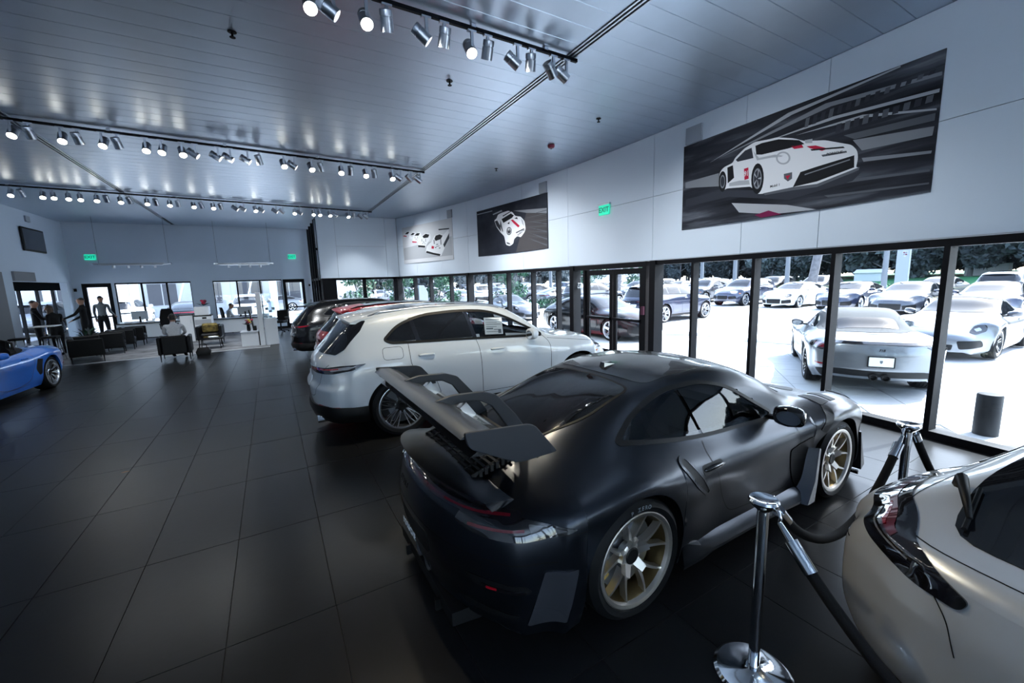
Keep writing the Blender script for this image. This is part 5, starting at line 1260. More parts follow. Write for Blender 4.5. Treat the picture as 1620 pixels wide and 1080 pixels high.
            C.seam('bumper_gap', [(-sg*.44,.81),(-sg*.36,.76),(-sg*.30,.70),(-sg*.26,.60)], 'cyl', sm, t, 0.005)
            C.seam('bumper_gap', [(-sg*1.28,.90),(-sg*1.36,.80),(-sg*1.30,.72),(-sg*1.05,.70),(-sg*.85,.71)], 'cyl', M['paint_chalk'], t, 0.008)
    if kind == 'coupe':
        C.patch('rear_window', round_poly([(-.74,-.40,.15),(-.77,0,.3),(-.74,.40,.15),(-.30,.50,.2),(.25,.46,.1),(.25,-.46,.1),(-.30,-.50,.2)], .1), 'top', M['car_glass_dark'], t, 0.004, .05)
        C.seam('hatch_gap', [(-.62,-.60),(-.80,-.45),(-.86,0),(-.80,.45),(-.62,.60),(-.2,.60),(.2,.56)], 'top', sm, t, 0.006)
        wpr = MB(); p0, n0 = C.pos('top', -.40, .52, .02); p1, n1 = C.pos('top', -.62, .38, .03)
        wpr.tube([p0+Vector((0, 0, .0)), p0+Vector((-.03, -.02, .05)), p1], [.022, .022, .010], 8); wpr.build('wiper_arm', M['black'], t, smooth=True)
        w2 = MB(); p2, n2 = C.pos('top', -.40, .10, .022); wpt = [C.pos('top', -.68+.28*k/6, .37+.08*k/6, .018)[0] for k in range(7)]; w2.tube(wpt, .009, 6); w2.build('wiper_blade', M['rubber'], t)
    C.patch('windscreen', round_poly([(1.30,-.48,.08),(1.84,-.60,.08),(1.95,0,.5),(1.84,.60,.08),(1.30,.48,.08),(1.22,0,.5)], .1), 'top', M['car_glass_dark'], t, 0.007, .07) if kind != 'open' else None
    if kind == 'open':
        C.patch('cockpit_trim', round_poly([(.02,-.42,.1),(.02,.42,.1),(.35,.66,.15),(1.55,.66,.1),(1.72,.3,.3),(1.72,-.3,.3),(1.55,-.66,.1),(.35,-.66,.15)], .1), 'top', M['leather'], t, 0.006, .08)
        for y in (-.36, .36): seat(t, .85, y, .42, M['leather'], .46, .48)
        for y in (-.36, .36):
            r_ = MB(); r_.tube([(.40, y-.17, .82), (.38, y-.15, 1.06), (.38, y, 1.12), (.38, y+.15, 1.06), (.40, y+.17, .82)], .022, 8); r_.build('roll_hoop', M['black'], t, smooth=True)
        fr = MB(); fr.tube([(1.86, -.62, .88), (1.32, -.52, 1.20), (1.28, 0, 1.235), (1.32, .52, 1.20), (1.86, .62, .88)], .025, 8); fr.build('windscreen_frame', pm, t, smooth=True)
        wsg = MB(); wsg.loft([[(1.86, y*.62, .87), (1.30+.02*abs(y), y*.52, 1.215)] for y in np.linspace(-1, 1, 7)], close=False, cap=False); wsg.build('windscreen', M['car_glass'], t, smooth=True)
        steering(t, 1.35, .36, .88)
    if kind == 'soft' or kind == 'open':
        C.seam('spoiler_blade', [(th, .842-.012*th*th) for th in np.linspace(-.75, .75, 13)], 'cyl', M['lens_dark'], t, 0.034, 0.012)
        C.patch('brake_light', round_poly([(-.30,-.12,.01),(-.30,.12,.01),(-.275,.12,.01),(-.275,-.12,.01)], .008), 'top', M['lens_dark'], t, 0.005)
        C.seam('lid_gap', [(-.20,-.62),(-.45,-.66),(-.72,-.60),(-.84,0),(-.72,.60),(-.45,.66),(-.20,.62)], 'top', sm, t, 0.006)
        text_obj('tail_lettering', '718', .05, M['black'], t, frame_matrix((-.988, 0, .745), (0, -1, 0), (0, 0, 1)), .003, .2, True)
        C.patch('plate_recess', round_poly([(-.36,.66,.05),(.36,.66,.05),(.30,.46,.05),(-.30,.46,.05)], .04), 'rear', pm, t, 0.004)
        pl = MB(); pl.box((-.158, -.003, -.078), (.158, .003, .078)); po = pl.build('plate', M['paper'], t, rot=(0, 0, math.pi/2), loc=(-1.005, 0, .565)); po.rotation_euler = (0, 0, math.pi/2)
        pf = MB()
        for (a, b) in (((-.165,-.085),(.165,-.072)),((-.165,.072),(.165,.085)),((-.165,-.085),(-.15,.085)),((.15,-.085),(.165,.085))): pf.box((a[0], -.006, a[1]), (b[0], .006, b[1]))
        pf.build('plate_frame', M['black'], po)
        cr = MB(); cr.prism([(-.018,.025),(.018,.025),(.018,-.005),(0,-.028),(-.018,-.005)], .0035, .005, 'y'); cr.build('crest', M['print_grey'], po)
        C.patch('diffuser', round_poly([(-.95,.36,.03),(-.6,.42,.1),(0,.41,.2),(.6,.42,.1),(.95,.36,.03),(.85,.24,.04),(-.85,.24,.04)], .04), 'cyl', M['black'], t, 0.006, .05)
        for y in (-.075, .075):
            e = MB(); e.lathe([(.04, -1.0), (.052, -1.01), (.052, -.8)], 18, 'x', (0, y, .31), cap=False); e.build('exhaust_tip', M['black'], t, smooth=True)
    C.seam('bonnet_gap', [(2.02,-.60),(2.3,-.56),(2.8,-.50),(3.08,-.34),(3.14,0),(3.08,.34),(2.8,.50),(2.3,.56),(2.02,.60)], 'top', sm, t, 0.006)
    C.patch('lower_grille', round_poly([(-.40,.34,.03),(.40,.34,.03),(.38,.22,.03),(-.38,.22,.03)], .03), 'cylf', M['black'], t, 0.006, .05)
    C.body('body', pm, t); wheel_housings(t, spec['arches'], 0.89, .30)
    wr = wheel_parts(.345, .28, .262, rim_style, rim_m or M['rim_silver'], M['rim_black'], M['disc']); wf = wheel_parts(.335, .245, .258, rim_style, rim_m or M['rim_silver'], M['rim_black'], M['disc'])
    put_wheels(t, [(0,-.745,.345,0),(0,.745,.345,0),(2.475,-.75,.335,1),(2.475,.75,.335,1)], wf, wr)
    return t
# ---------------------------------------------------------------- cars in the showroom
white_suv = build_suv('white SUV with a price sheet in its front door window, behind the black winged coupe', (1.40, 6.25, 0), math.radians(-2.3), M['paint_white'], True)
proto_suv = build_suv('red SUV parked beyond the white SUV', (1.72, 9.65, 0), math.radians(-3), M['paint_red'], False)
proto_suv.scale = (.96, .96, .955)
black_suv = copy_tree(proto_suv, (1.40, 13.3, 0), math.radians(-4), 'black SUV with a dark tail, last in the showroom row', {'red_paint': M['paint_black'], 'clear_lens': M['lens_dark']})
blue_car = build_roadster('bright blue open-top roadster at the left edge of the showroom', (-5.12, 12.65, 0), math.radians(-94), M['paint_blue'], 'open', 'multi10', M['rim_silver'], True)
right_car = build_roadster('grey metallic hatchback coupe cut off at the lower right corner', (2.90, -.09, 0), math.radians(-12), M['paint_chalk'], 'coupe', hero=True)
silver_road = build_roadster('silver soft-top roadster seen from behind, right outside the glass front', (8.95, 3.05, 0), math.radians(30), M['paint_silver'], 'soft', 'twin5', M['rim_black'])
spyder = copy_tree(silver_road, (15.88, 3.15, 0), math.radians(180), 'pale roadster facing the showroom, beyond the silver soft-top')
# ---------------------------------------------------------------- ceiling tracks and spotlights
ORD = ['', 'first', 'second', 'third', 'fourth', 'fifth', 'sixth', 'seventh', 'eighth', 'ninth', 'tenth', 'eleventh', 'twelfth', 'thirteenth', 'fourteenth', 'fifteenth', 'sixteenth', 'seventeenth', 'eighteenth', 'nineteenth', 'twentieth']
def ordinal(n, N):
    return ('%s from the left' % ORD[n]) if n <= 20 else ('%s from the right' % ORD[N-n+1])
def head_meshes():
    can = MB(); can.lathe([(.030, .155), (.060, .150), (.063, .140), (.063, .095), (.057, .092), (.057, .085), (.063, .082), (.063, -.035), (.058, -.038), (.056, .0)], 20, cap=True)
    def mk(mb, n, m):
        o = mb.build(n, m, None, smooth=True, sharp=math.radians(40)); d = o.data; bpy.data.objects.remove(o); return d
    c = mk(can, 'spot_can', M['alu'])
    f = MB(); f.lathe([(.001, -.028), (.054, -.026), (.056, -.034), (.001, -.035)], 20); on = mk(f, 'spot_lens', M['lamp_on'])
    f = MB(); f.lathe([(.001, -.028), (.054, -.026), (.056, -.034), (.001, -.035)], 20); off = mk(f, 'spot_lens_dim', M['lamp_dim'])
    b = MB(); b.box((-.016, -.012, -.20), (.016, .012, 0)); b.box((-.05, -.02, -.018), (.05, .02, 0)); b.box((-.012, -.02, -.185), (.012, .06, -.155)); br = mk(b, 'spot_bracket', M['alu'])
    return c, on, off, br
H_CAN, H_ON, H_OFF, H_BR = head_meshes()
SPOT_W = 46.0
def spot_head(x, y, z, aim, lit, label, group, power=None, col=(1, 1, 1)):
    t = empty('track_spotlight', (x, y, z)); tag(t, label, 'spotlight', group)
    link('spot_bracket', H_BR, t)
    d = Vector(aim).normalized(); q = (-d).to_track_quat('Z', 'Y')
    c = link('spot_can', H_CAN, t, (0, .035, -.20), q.to_euler())
    link('spot_lens', H_ON if lit else H_OFF, c)
    ld = bpy.data.lights.new('spot_beam', 'SPOT'); ld.energy = power or SPOT_W; ld.spot_size = math.radians(78); ld.spot_blend = 0.7; ld.shadow_soft_size = .05; ld.color = col
    lo = link('spot_beam', ld, c, (0, 0, -.045))
    return t
def track(name, A, B, label):
    d = Vector((B[0]-A[0], B[1]-A[1], 0)); t = MB(); t.bar((A[0], A[1], ZC-.045), (B[0], B[1], ZC-.045), .036, .04)
    o = tag(t.build('light_track', M['black_metal']), label, 'light track', 'ceiling light tracks')
    for k in range(6):
        p = Vector((A[0], A[1], 0))+d*(k+.5)/6; c = MB(); c.cbox((p.x, p.y, ZC-.018), (.05, .05, .032)); c.build('track_clip', M['alu'], o)
def cam_ray(px, py):
    v = _f*650.757+_r*(px-810)-_u*(py-540); return v
def along(px, A, B):
    """where the vertical picture column px crosses the track, from the plan of the track alone"""
    lo, hi = 0.0, 1.0
    def col(s):
        P = Vector((A[0]+(B[0]-A[0])*s, A[1]+(B[1]-A[1])*s, ZC-.2-CAM_H)); return 810+650.757*P.dot(_r)/P.dot(_f)
    for _ in range(40):
        m = (lo+hi)/2
        if col(m) < px: lo = m
        else: hi = m
    return (lo+hi)/2
T1 = ((-2.2, 4.45), (3.70, 4.52)); T2 = ((-6.3, 9.72), (3.66, 10.50)); T3 = ((-6.3, 15.65), (3.66, 16.82))
track('a', *T1, 'nearest black light track with large spotlights above the black coupe'); track('b', *T2, 'middle black light track crossing the ceiling'); track('c', *T3, 'farthest black light track along the lounge side of the ceiling')
heads1 = [(490,1),(522,2),(580,1),(604,0),(675,2),(695,0),(747,1),(767,0),(819,2),(840,0),(876,3),(893,2)]
heads2 = [(16,1),(46,0),(96,1),(118,0),(161,1),(184,0),(230,1),(255,1),(288,1),(307,2),(345,2),(362,2),(392,2),(409,0),(449,1),(464,2),(493,1),(504,0),(540,1),(550,0),(579,1),(590,0),(621,1),(631,2),(650,3),(665,2)]
heads3 = [(15,1),(30,0),(66,1),(78,1),(107,1),(126,1),(152,1),(165,0),(190,1),(203,0),(232,1),(244,0),(268,1),(279,0),(306,1),(316,0),(337,1),(348,0),(374,2),(386,2),(404,1),(415,2),(437,2),(446,3),(466,1),(476,2),(496,1),(506,1),(522,1),(532,2),(551,1),(557,0),(572,3),(581,2)]
rnd = random.Random(3)
for (hs, T, nm, grp) in ((heads1, T1, 'nearest', 'spotlights on the nearest track'), (heads2, T2, 'middle', 'spotlights on the middle track'), (heads3, T3, 'farthest', 'spotlights on the farthest track')):
    N = len(hs); last = -9
    for i, (px, kd) in enumerate(hs):
        s_ = along(px, *T); Lt = math.hypot(T[1][0]-T[0][0], T[1][1]-T[0][1]); s_ = max(s_, last+.20/Lt); last = s_; x = T[0][0]+(T[1][0]-T[0][0])*s_; y = T[0][1]+(T[1][1]-T[0][1])*s_
        if kd == 1: aim = (rnd.uniform(-.15, .25), -.75, -1.0)            # lens faces the viewer
        elif kd == 2: aim = (rnd.uniform(.85, 1.2), -.15, -.72)
        elif kd == 3: aim = (.9, .35, -.8)
        else: aim = (rnd.uniform(.0, .25), rnd.uniform(.35, .6), -1.0)
        what = {1: 'lit silver spotlight facing the room', 2: 'silver spotlight tilted to the right', 3: 'silver spotlight turned towards the glass front', 0: 'silver spotlight can pointing away'}[kd]
        spot_head(x, y, ZC-.065, aim, kd == 1, '%s, %s on the %s ceiling track' % (what, ordinal(i+1, N), nm), grp, ({0: 40, 1: 34, 2: 34, 3: 34} if nm == 'nearest' else ({0: 60, 1: 5, 2: 70, 3: 60} if nm == 'middle' else {0: 50, 1: 4, 2: 34, 3: 16}))[kd], (1.0, 0.88, 0.66) if (nm == 'nearest' and kd < 2) else (0.93, 0.97, 1.0))
# ceiling odds and ends
for (x, y, lab) in ((-.08, 5.83, 'small sprinkler head on the ceiling above the open floor'), (2.48, 5.83, 'small sprinkler head between the nearest track and the white SUV'), (5.37, 5.96, 'small sprinkler head near the glass front close to the red alarm'), (5.24, 9.6, 'small sprinkler head above the far windows of the glass front')):
    s_ = MB(); s_.lathe([(.045, 0), (.045, -.006), (.012, -.008), (.012, -.05), (.03, -.055), (.03, -.06), (.004, -.062)], 12, c=(x, y, ZC)); tag(s_.build('sprinkler', M['black_metal'], smooth=True, sharp=.6), lab, 'sprinkler', 'ceiling sprinklers')
s_ = MB(); s_.lathe([(.075, 0), (.075, -.035), (.055, -.06), (.02, -.065)], 20, c=(5.45, 7.52, ZC)); al = s_.build('ceiling_alarm', M['strobe_red'], smooth=True, sharp=.6); tag(al, 'dark red round alarm strobe on the ceiling', 'alarm')
s_ = MB(); s_.lathe([(.02, -.065), (.02, -.08), (.005, -.085)], 12, c=(5.45, 7.52, ZC)); s_.build('strobe_lens', M['lens_clear'], al)
# ---------------------------------------------------------------- wall graphics: printed pictures on the upper wall
P1 = {
 'body': [(-1.005, -0.014), (-0.992, 0.121), (-0.922, 0.181), (-0.75, 0.213), (-0.718, 0.278), (-0.558, 0.38), (-0.388, 0.43), (-0.149, 0.399), (-0.036, 0.392), (0.21, 0.304), (0.367, 0.218), (0.632, 0.151), (0.826, 0.058), (0.956, -0.003), (1.023, -0.091), (1.039, -0.187), (1.025, -0.298), (1.066, -0.308), (1.048, -0.338), (0.571, -0.41), (0.247, -0.394), (-0.199, -0.387), (-0.29, -0.375), (-0.387, -0.264), (-0.42, -0.235), (-0.855, -0.175), (-0.942, -0.219), (-1.001, -0.108)],
 'screen': [(-0.37, 0.368), (-0.265, 0.379), (-0.006, 0.356), (0.29, 0.254), (0.369, 0.18), (0.138, 0.183), (-0.257, 0.206), (-0.348, 0.231)],
 'side_glass': [(-0.7, 0.244), (-0.541, 0.346), (-0.431, 0.358), (-0.392, 0.192), (-0.665, 0.206)],
 'side_dark': [(-0.851, 0.163), (-0.748, 0.174), (-0.716, -0.033), (-0.83, -0.098)],
 'grille': [(0.339, -0.193), (0.558, -0.171), (0.995, -0.141), (1.005, -0.293), (0.569, -0.372), (0.247, -0.38)],
 'splitter': [(-0.199, -0.381), (0.247, -0.38), (0.571, -0.405), (1.066, -0.303), (1.058, -0.34), (0.573, -0.448), (0.249, -0.426), (-0.168, -0.415)],
 'red1': [(0.396, 0.14), (0.518, 0.117), (0.68, 0.029), (0.605, 0.021), (0.447, 0.1)],
 'red2': [(0.176, 0.205), (0.331, 0.184), (0.359, 0.133), (0.231, 0.151)],
 'redbox': [(-0.545, 0.068), (-0.471, 0.07), (-0.454, -0.106), (-0.527, -0.11)],
 'shield': [(0.102, -0.164), (0.222, -0.166), (0.227, -0.258), (0.17, -0.285), (0.111, -0.232)],
 'redrefl': [(-0.321, -0.693), (-0.098, -0.656), (0.105, -0.743), (-0.212, -0.746)],
 'wing': [(0.366, 0.231), (0.469, 0.218), (0.472, 0.162), (0.381, 0.184)],
 'lampc': [(0.077, 0.068), (0.185, 0.039), (0.082, -0.026)],
 'wf': [(-0.307, -0.139), (-0.204, -0.148), (-0.317, 0.094)],
 'wr': [(-0.931, -0.046), (-0.856, -0.053), (-0.938, 0.124)],
 'streak0': [(-1.204, 0.329), (0.112, 0.683), (1.388, 0.751), (1.389, 0.734), (0.167, 0.638)],
 'streak1': [(-1.019, 0.358), (0.605, 0.628), (1.767, 0.525), (1.769, 0.486), (0.675, 0.566)],
 'streak2': [(-0.265, 0.379), (0.706, 0.426), (1.764, 0.353), (1.762, 0.315), (0.752, 0.386)],
 'streak3': [(0.234, 0.335), (1.046, 0.33), (1.755, 0.151), (1.757, 0.131), (1.069, 0.289)],
 'streak4': [(0.853, 0.143), (1.751, 0.103), (1.749, 0.025), (0.983, 0.058)],
 'streak5': [(0.963, 0.052), (1.753, -0.036), (1.744, -0.132), (1.074, -0.105)],
 'streak6': [(-1.724, 0.11), (-1.009, 0.11), (-1.001, -0.108), (-1.721, 0.008)],
 'streak7': [(-0.74, -0.433), (0.18, -0.62), (0.591, -0.753), (-0.037, -0.721), (-0.597, -0.607)],
 'streak8': [(1.079, -0.197), (1.756, -0.296), (1.75, -0.325), (1.102, -0.249)],
 'streak9': [(0.844, -0.42), (1.755, -0.498), (1.756, -0.522), (0.89, -0.466)],
 'streak10': [(0.674, -0.58), (1.762, -0.642), (1.763, -0.662), (0.722, -0.613)],
}
P2 = {
 'body': [(-0.766, 0.337), (-0.627, 0.378), (-0.554, 0.485), (-0.352, 0.515), (0.003, 0.529), (0.219, 0.453), (0.336, 0.326), (0.603, 0.271), (0.773, 0.122), (0.823, -0.101), (0.762, -0.203), (0.582, -0.33), (0.404, -0.276), (0.248, -0.354), (0.212, -0.483), (0.021, -0.543), (-0.169, -0.488), (-0.254, -0.21), (-0.382, -0.119), (-0.446, -0.074), (-0.641, 0.105)],
 'screen': [(-0.361, 0.324), (0.125, 0.429), (0.276, 0.352), (0.181, 0.291), (-0.269, 0.196)],
 'side_dark': [(-0.733, 0.305), (-0.596, 0.315), (-0.437, 0.12), (-0.412, -0.058), (-0.639, 0.144)],
 'wing': [(-0.839, 0.544), (-0.349, 0.599), (-0.304, 0.558), (-0.806, 0.512)],
 'num': [(0.009, -0.084), (0.141, -0.091), (0.014, 0.037)],
 'red1': [(0.116, 0.232), (0.222, 0.237), (0.547, 0.012), (0.473, -0.031), (0.266, 0.112)],
 'vent1': [(0.291, 0.257), (0.425, 0.284), (0.465, 0.213)],
 'vent2': [(-0.077, 0.154), (0.052, 0.195), (0.036, 0.121)],
 'lip': [(0.348, -0.158), (0.737, -0.084), (0.742, -0.11), (0.371, -0.191)],
 'band': [(0.251, 0.493), (1.755, 0.347), (1.752, 0.212), (0.867, 0.343)],
 'topline': [(-1.755, 0.671), (-0.854, 0.66), (-0.855, 0.637), (-1.757, 0.642)],
 'brown': [(0.867, 0.343), (1.752, 0.202), (1.755, -0.747), (0.325, -0.756)],
 'streak0': [(0.887, 0.108), (1.745, -0.069), (1.745, -0.096)],
 'streak1': [(0.938, -0.078), (1.741, -0.273), (1.74, -0.3)],
 'streak2': [(0.933, -0.221), (1.746, -0.479), (1.745, -0.513)],
 'streak3': [(0.872, -0.359), (1.732, -0.649), (1.731, -0.683)],
}
P3 = {
 'car0': [(-0.059, -0.391), (0.036, -0.148), (0.409, 0.019), (0.606, 0.22), (0.947, 0.26), (1.186, 0.19), (1.528, 0.377), (1.555, 0.038), (1.211, -0.312), (0.973, -0.585), (0.474, -0.493)],
 'glass0': [(0.591, 0.101), (0.69, 0.213), (0.945, 0.237), (1.143, 0.17), (1.005, 0.05), (0.665, 0.012)],
 'dark0': [(0.013, -0.321), (0.482, -0.429), (0.94, -0.51), (0.89, -0.579), (0.473, -0.502), (-0.042, -0.392)],
 'side0': [(1.146, -0.163), (1.552, 0.226), (1.548, 0.039), (1.213, -0.288)],
 'fin0': [(0.886, 0.442), (1.572, 0.409), (1.567, 0.363), (0.905, 0.393)],
 'red0': [(0.387, -0.151), (0.555, -0.189), (0.5, -0.282), (0.349, -0.246)],
 'car1': [(-0.622, -0.096), (-0.53, 0.15), (-0.262, 0.301), (0.018, 0.374), (0.318, 0.321), (0.339, 0.148), (0.046, -0.074), (-0.059, -0.19), (-0.464, -0.159)],
 'glass1': [(-0.22, 0.273), (0.014, 0.35), (0.271, 0.291), (0.169, 0.188), (-0.141, 0.191)],
 'dark1': [(-0.596, -0.047), (-0.049, -0.116), (-0.086, -0.188), (-0.572, -0.136)],
 'car2': [(-1.002, 0.14), (-0.905, 0.336), (-0.655, 0.439), (-0.375, 0.462), (-0.258, 0.326), (-0.516, 0.124), (-0.664, 0.06), (-0.972, 0.086)],
 'red2': [(-1.001, 0.15), (-0.658, 0.1), (-0.664, 0.06), (-0.991, 0.088)],
 'glass2': [(-0.808, 0.352), (-0.609, 0.435), (-0.382, 0.413), (-0.505, 0.324)],
 'car3': [(-1.249, 0.29), (-1.177, 0.438), (-0.925, 0.516), (-0.694, 0.493), (-0.762, 0.348), (-1.015, 0.244)],
 'glass3': [(-1.114, 0.407), (-0.931, 0.481), (-0.766, 0.45), (-0.899, 0.381)],
 'car4': [(-1.673, 0.407), (-1.607, 0.505), (-1.348, 0.583), (-1.106, 0.585), (-1.074, 0.48), (-1.385, 0.354)],
 'glass4': [(-1.531, 0.482), (-1.352, 0.558), (-1.161, 0.539), (-1.299, 0.46)],
}
def bg_mat(name, cols, scale, rot, detail=6, dist=0.3):
    """stretched streaks, as in a panned photograph"""
    m = bpy.data.materials.new(name); m.use_nodes = True; nt = m.node_tree; b = nt.nodes['Principled BSDF']; _in(b, 'Roughness', 0.75); _in(b, 'Specular IOR Level', 0.2)
    tc = nt.nodes.new('ShaderNodeTexCoord'); mp = nt.nodes.new('ShaderNodeMapping'); mp.inputs['Scale'].default_value = scale; mp.inputs['Rotation'].default_value = (0, 0, rot)
    n = nt.nodes.new('ShaderNodeTexNoise'); n.inputs['Scale'].default_value = 1.0; n.inputs['Detail'].default_value = detail; n.inputs['Distortion'].default_value = dist
    r = nt.nodes.new('ShaderNodeValToRGB'); e = r.color_ramp.elements
    while len(e) < len(cols): e.new(0.5)
    for k, (p, c) in enumerate(cols): e[k].position = p; e[k].color = (*c, 1)
    nt.links.new(tc.outputs['Object'], mp.inputs[0]); nt.links.new(mp.outputs[0], n.inputs[0]); nt.links.new(n.outputs[0], r.inputs[0]); nt.links.new(r.outputs[0], b.inputs['Base Color'])
    return m
ink = {k: mat('ink_'+k, c, .75, spec=.2) for k, c in dict(black=(.008,.009,.012), dark=(.03,.034,.045), grey=(.09,.10,.115), mid=(.20,.215,.24), light=(.36,.38,.41), white=(.66,.68,.71), red=(.42,.012,.045), maroon=(.16,.01,.06), brown=(.055,.052,.056)).items()}
def poster(yl, yr, label, bgm, shapes, z0=2.85, z1=4.36):
    a, b = Vector((fx(yl), yl, 0)), Vector((fx(yr), yr, 0)); u = (b-a).normalized(); inw = Vector((0, 0, 1)).cross(u)*-1
    if inw.x > 0: inw = -inw
    w = (b-a).length; h = z1-z0; c = (a+b)/2+inw*.018+Vector((0, 0, (z0+z1)/2))
    mb = MB(); mb.box((-w/2, -h/2, -.012), (w/2, h/2, 0)); o = mb.build('wall_picture', bgm); o.matrix_world = frame_matrix(c, u, (0, 0, 1)); tag(o, label, 'picture')
    lay = {}
    for (pts, col, lev) in shapes:
        pts = [(max(-w/2+.002, min(w/2-.002, x)), max(-h/2+.002, min(h/2-.002, y))) for x, y in pts]
        m_ = MB(); m_.prism(pts, 0.0006*lev, 0.0006*lev+.0005, 'z'); m_.build('printed_shape', ink[col], o)
    return o
def ell(c, r1, r2, n=20, k=1.0):
    c, r1, r2 = np.array(c), (np.array(r1)-np.array(c))*k, (np.array(r2)-np.array(c))*k
    return [tuple(c+r1*math.cos(2*math.pi*i/n)+r2*math.sin(2*math.pi*i/n)) for i in range(n)]
sh = []
for i, col in enumerate(['light', 'mid', 'light', 'light', 'grey', 'mid', 'mid', 'light', 'mid', 'grey', 'grey']): sh.append((P1['streak%d' % i], col, 1))
for k in range(14): x = .35+k*.10; sh.append(([(x, .40+.010*k), (x+.05, .40+.010*k), (x+.065, .52+.004*k), (x+.015, .52+.004*k)], 'dark' if k % 3 else 'grey', 1.5))
for k in range(10): x = .75+k*.10; sh.append(([(x, .20+.004*k), (x+.06, .20+.004*k), (x+.07, .31), (x+.01, .31)], 'grey' if k % 2 else 'dark', 1.5))
sh += [([(-1.7, -.2), (-.9, -.19), (.2, -.42), (1.1, -.36), (1.0, -.46), (.2, -.55), (-.8, -.32), (-1.7, -.33)], 'dark', 1.2)]
sh += [(round_poly(P1['body'], .04, 3), 'white', 2), (P1['screen'], 'black', 3), (P1['side_glass'], 'dark', 3), (P1['side_dark'], 'black', 3), (P1['grille'], 'black', 3), (P1['splitter'], 'grey', 3), (P1['red1'], 'red', 3), (P1['red2'], 'red', 3), (P1['redbox'], 'red', 3), (P1['shield'], 'grey', 3), (P1['redrefl'], 'maroon', 3), (P1['wing'], 'light', 3),
       (ell(*P1['lampc']), 'light', 3), (ell(*P1['lampc'], k=.75), 'white', 4), (ell(*P1['wf']), 'black', 3), (ell(*P1['wf'], k=.68), 'mid', 4), (ell(*P1['wf'], k=.55), 'dark', 5), (ell(*P1['wr']), 'black', 3), (ell(*P1['wr'], k=.65), 'mid', 4), (ell(*P1['wr'], k=.5), 'dark', 5),
       ([(.40, -.235), (.95, -.175), (.95, -.19), (.40, -.25)], 'mid', 4), ([(.13, -.20), (.20, -.20), (.165, -.26)], 'red', 4), ([(.45, .085), (.86, .005), (.88, -.02), (.47, .06)], 'black', 4), ([(.60, -.03), (.90, -.06), (.91, -.085), (.62, -.06)], 'grey', 4), ([(-.40, .30), (-.30, .17), (-.05, .15), (.08, .10), (.05, .09), (-.1, .12), (-.33, .14)], 'light', 4), ([(-.62, -.10), (-.45, -.13), (-.43, -.20), (-.80, -.15), (-.80, -.10)], 'light', 4)]
for k in range(5): a_ = 2*math.pi*k/5; c, r1, r2 = [np.array(q) for q in P1['wf']]; q = lambda an, kk: tuple(c+(r1-c)*math.cos(an)*kk+(r2-c)*math.sin(an)*kk); sh.append(([q(a_-.2, .12), q(a_-.12, .6), q(a_+.12, .6), q(a_+.2, .12)], 'light', 6))
pic1 = poster(5.36, 1.81, 'large picture of a white racing car speeding past a blurred grandstand on a wet track', bg_mat('print_track', [(.34, (.005,.006,.010)), (.52, (.025,.028,.038)), (.64, (.09,.10,.12)), (.80, (.34,.36,.39))], (.55, 5.0, 1), -.12), sh)
text_obj('race_number', '91', .075, ink['white'], pic1, Matrix.Translation((-.50, -.02, .0026)) @ Matrix.Scale(1.5, 4, (0, 1, 0)), .0005, bold=True)
text_obj('printed_name', 'PORSCHE', .045, ink['black'], pic1, Matrix.Translation((.76, -.052, .0032)) @ Matrix.Rotation(-.10, 4, 'Z'), .0005, bold=True)
text_obj('printed_name', 'Mobil 1', .05, ink['black'], pic1, Matrix.Translation((-.02, -.305, .0026)), .0005, bold=True)
sh = [(P2['band'], 'mid', 1), (P2['topline'], 'light', 1), (P2['brown'], 'brown', 1)]
for i in range(4): sh.append((P2['streak%d' % i], 'grey', 1.5))
for k in range(12): sh.append(([(.55+.03*k, .25-.06*k), (1.75, .30-.085*k), (1.75, .285-.085*k)], 'grey' if k % 2 else 'dark', 1.6))
sh += [(round_poly(P2['body'], .05, 3), 'white', 2), (P2['screen'], 'black', 3), (P2['side_dark'], 'dark', 3), (P2['wing'], 'light', 3), (ell(*P2['num']), 'black', 3), (ell(*P2['num'], k=.8), 'light', 4), (ell(*P2['num'], k=.62), 'dark', 5), (P2['red1'], 'red', 3), (P2['vent1'], 'black', 3), (P2['vent2'], 'black', 3), (P2['lip'], 'dark', 3),
       ([(-.42, .30), (-.38, .20), (-.30, -.05), (-.33, -.08), (-.46, .15)], 'grey', 3), ([(.62, .22), (.72, .13), (.75, -.02), (.66, .06)], 'light', 3), ([(-.15, -.40), (.0, -.44), (.08, -.50), (-.10, -.47)], 'grey', 3), ([(.25, -.36), (.40, -.29), (.55, -.34), (.42, -.38), (.30, -.43)], 'dark', 2.5), ([(-.30, .42), (.12, .50), (.14, .48), (-.28, .39)], 'black', 3.5)]
pic2 = poster(13.19, 9.65, 'dark picture of a white racing car seen from above its nose', bg_mat('print_asphalt', [(.30, (.010,.012,.020)), (.55, (.020,.024,.036)), (.75, (.045,.05,.065))], (1.2, 2.0, 1), .3), sh)
text_obj('race_number', '911', .10, ink['white'], pic2, Matrix.Translation((.03, -.04, .004)), .0005, bold=True); text_obj('printed_name', 'PORSCHE', .085, ink['black'], pic2, Matrix.Translation((.60, -.19, .0026)) @ Matrix.Rotation(.42, 4, 'Z'), .0005, bold=True)
sh = [([(-1.70, -.60), (1.70, -.60), (1.70, .10), (-1.70, -.10)], 'light', .5)]
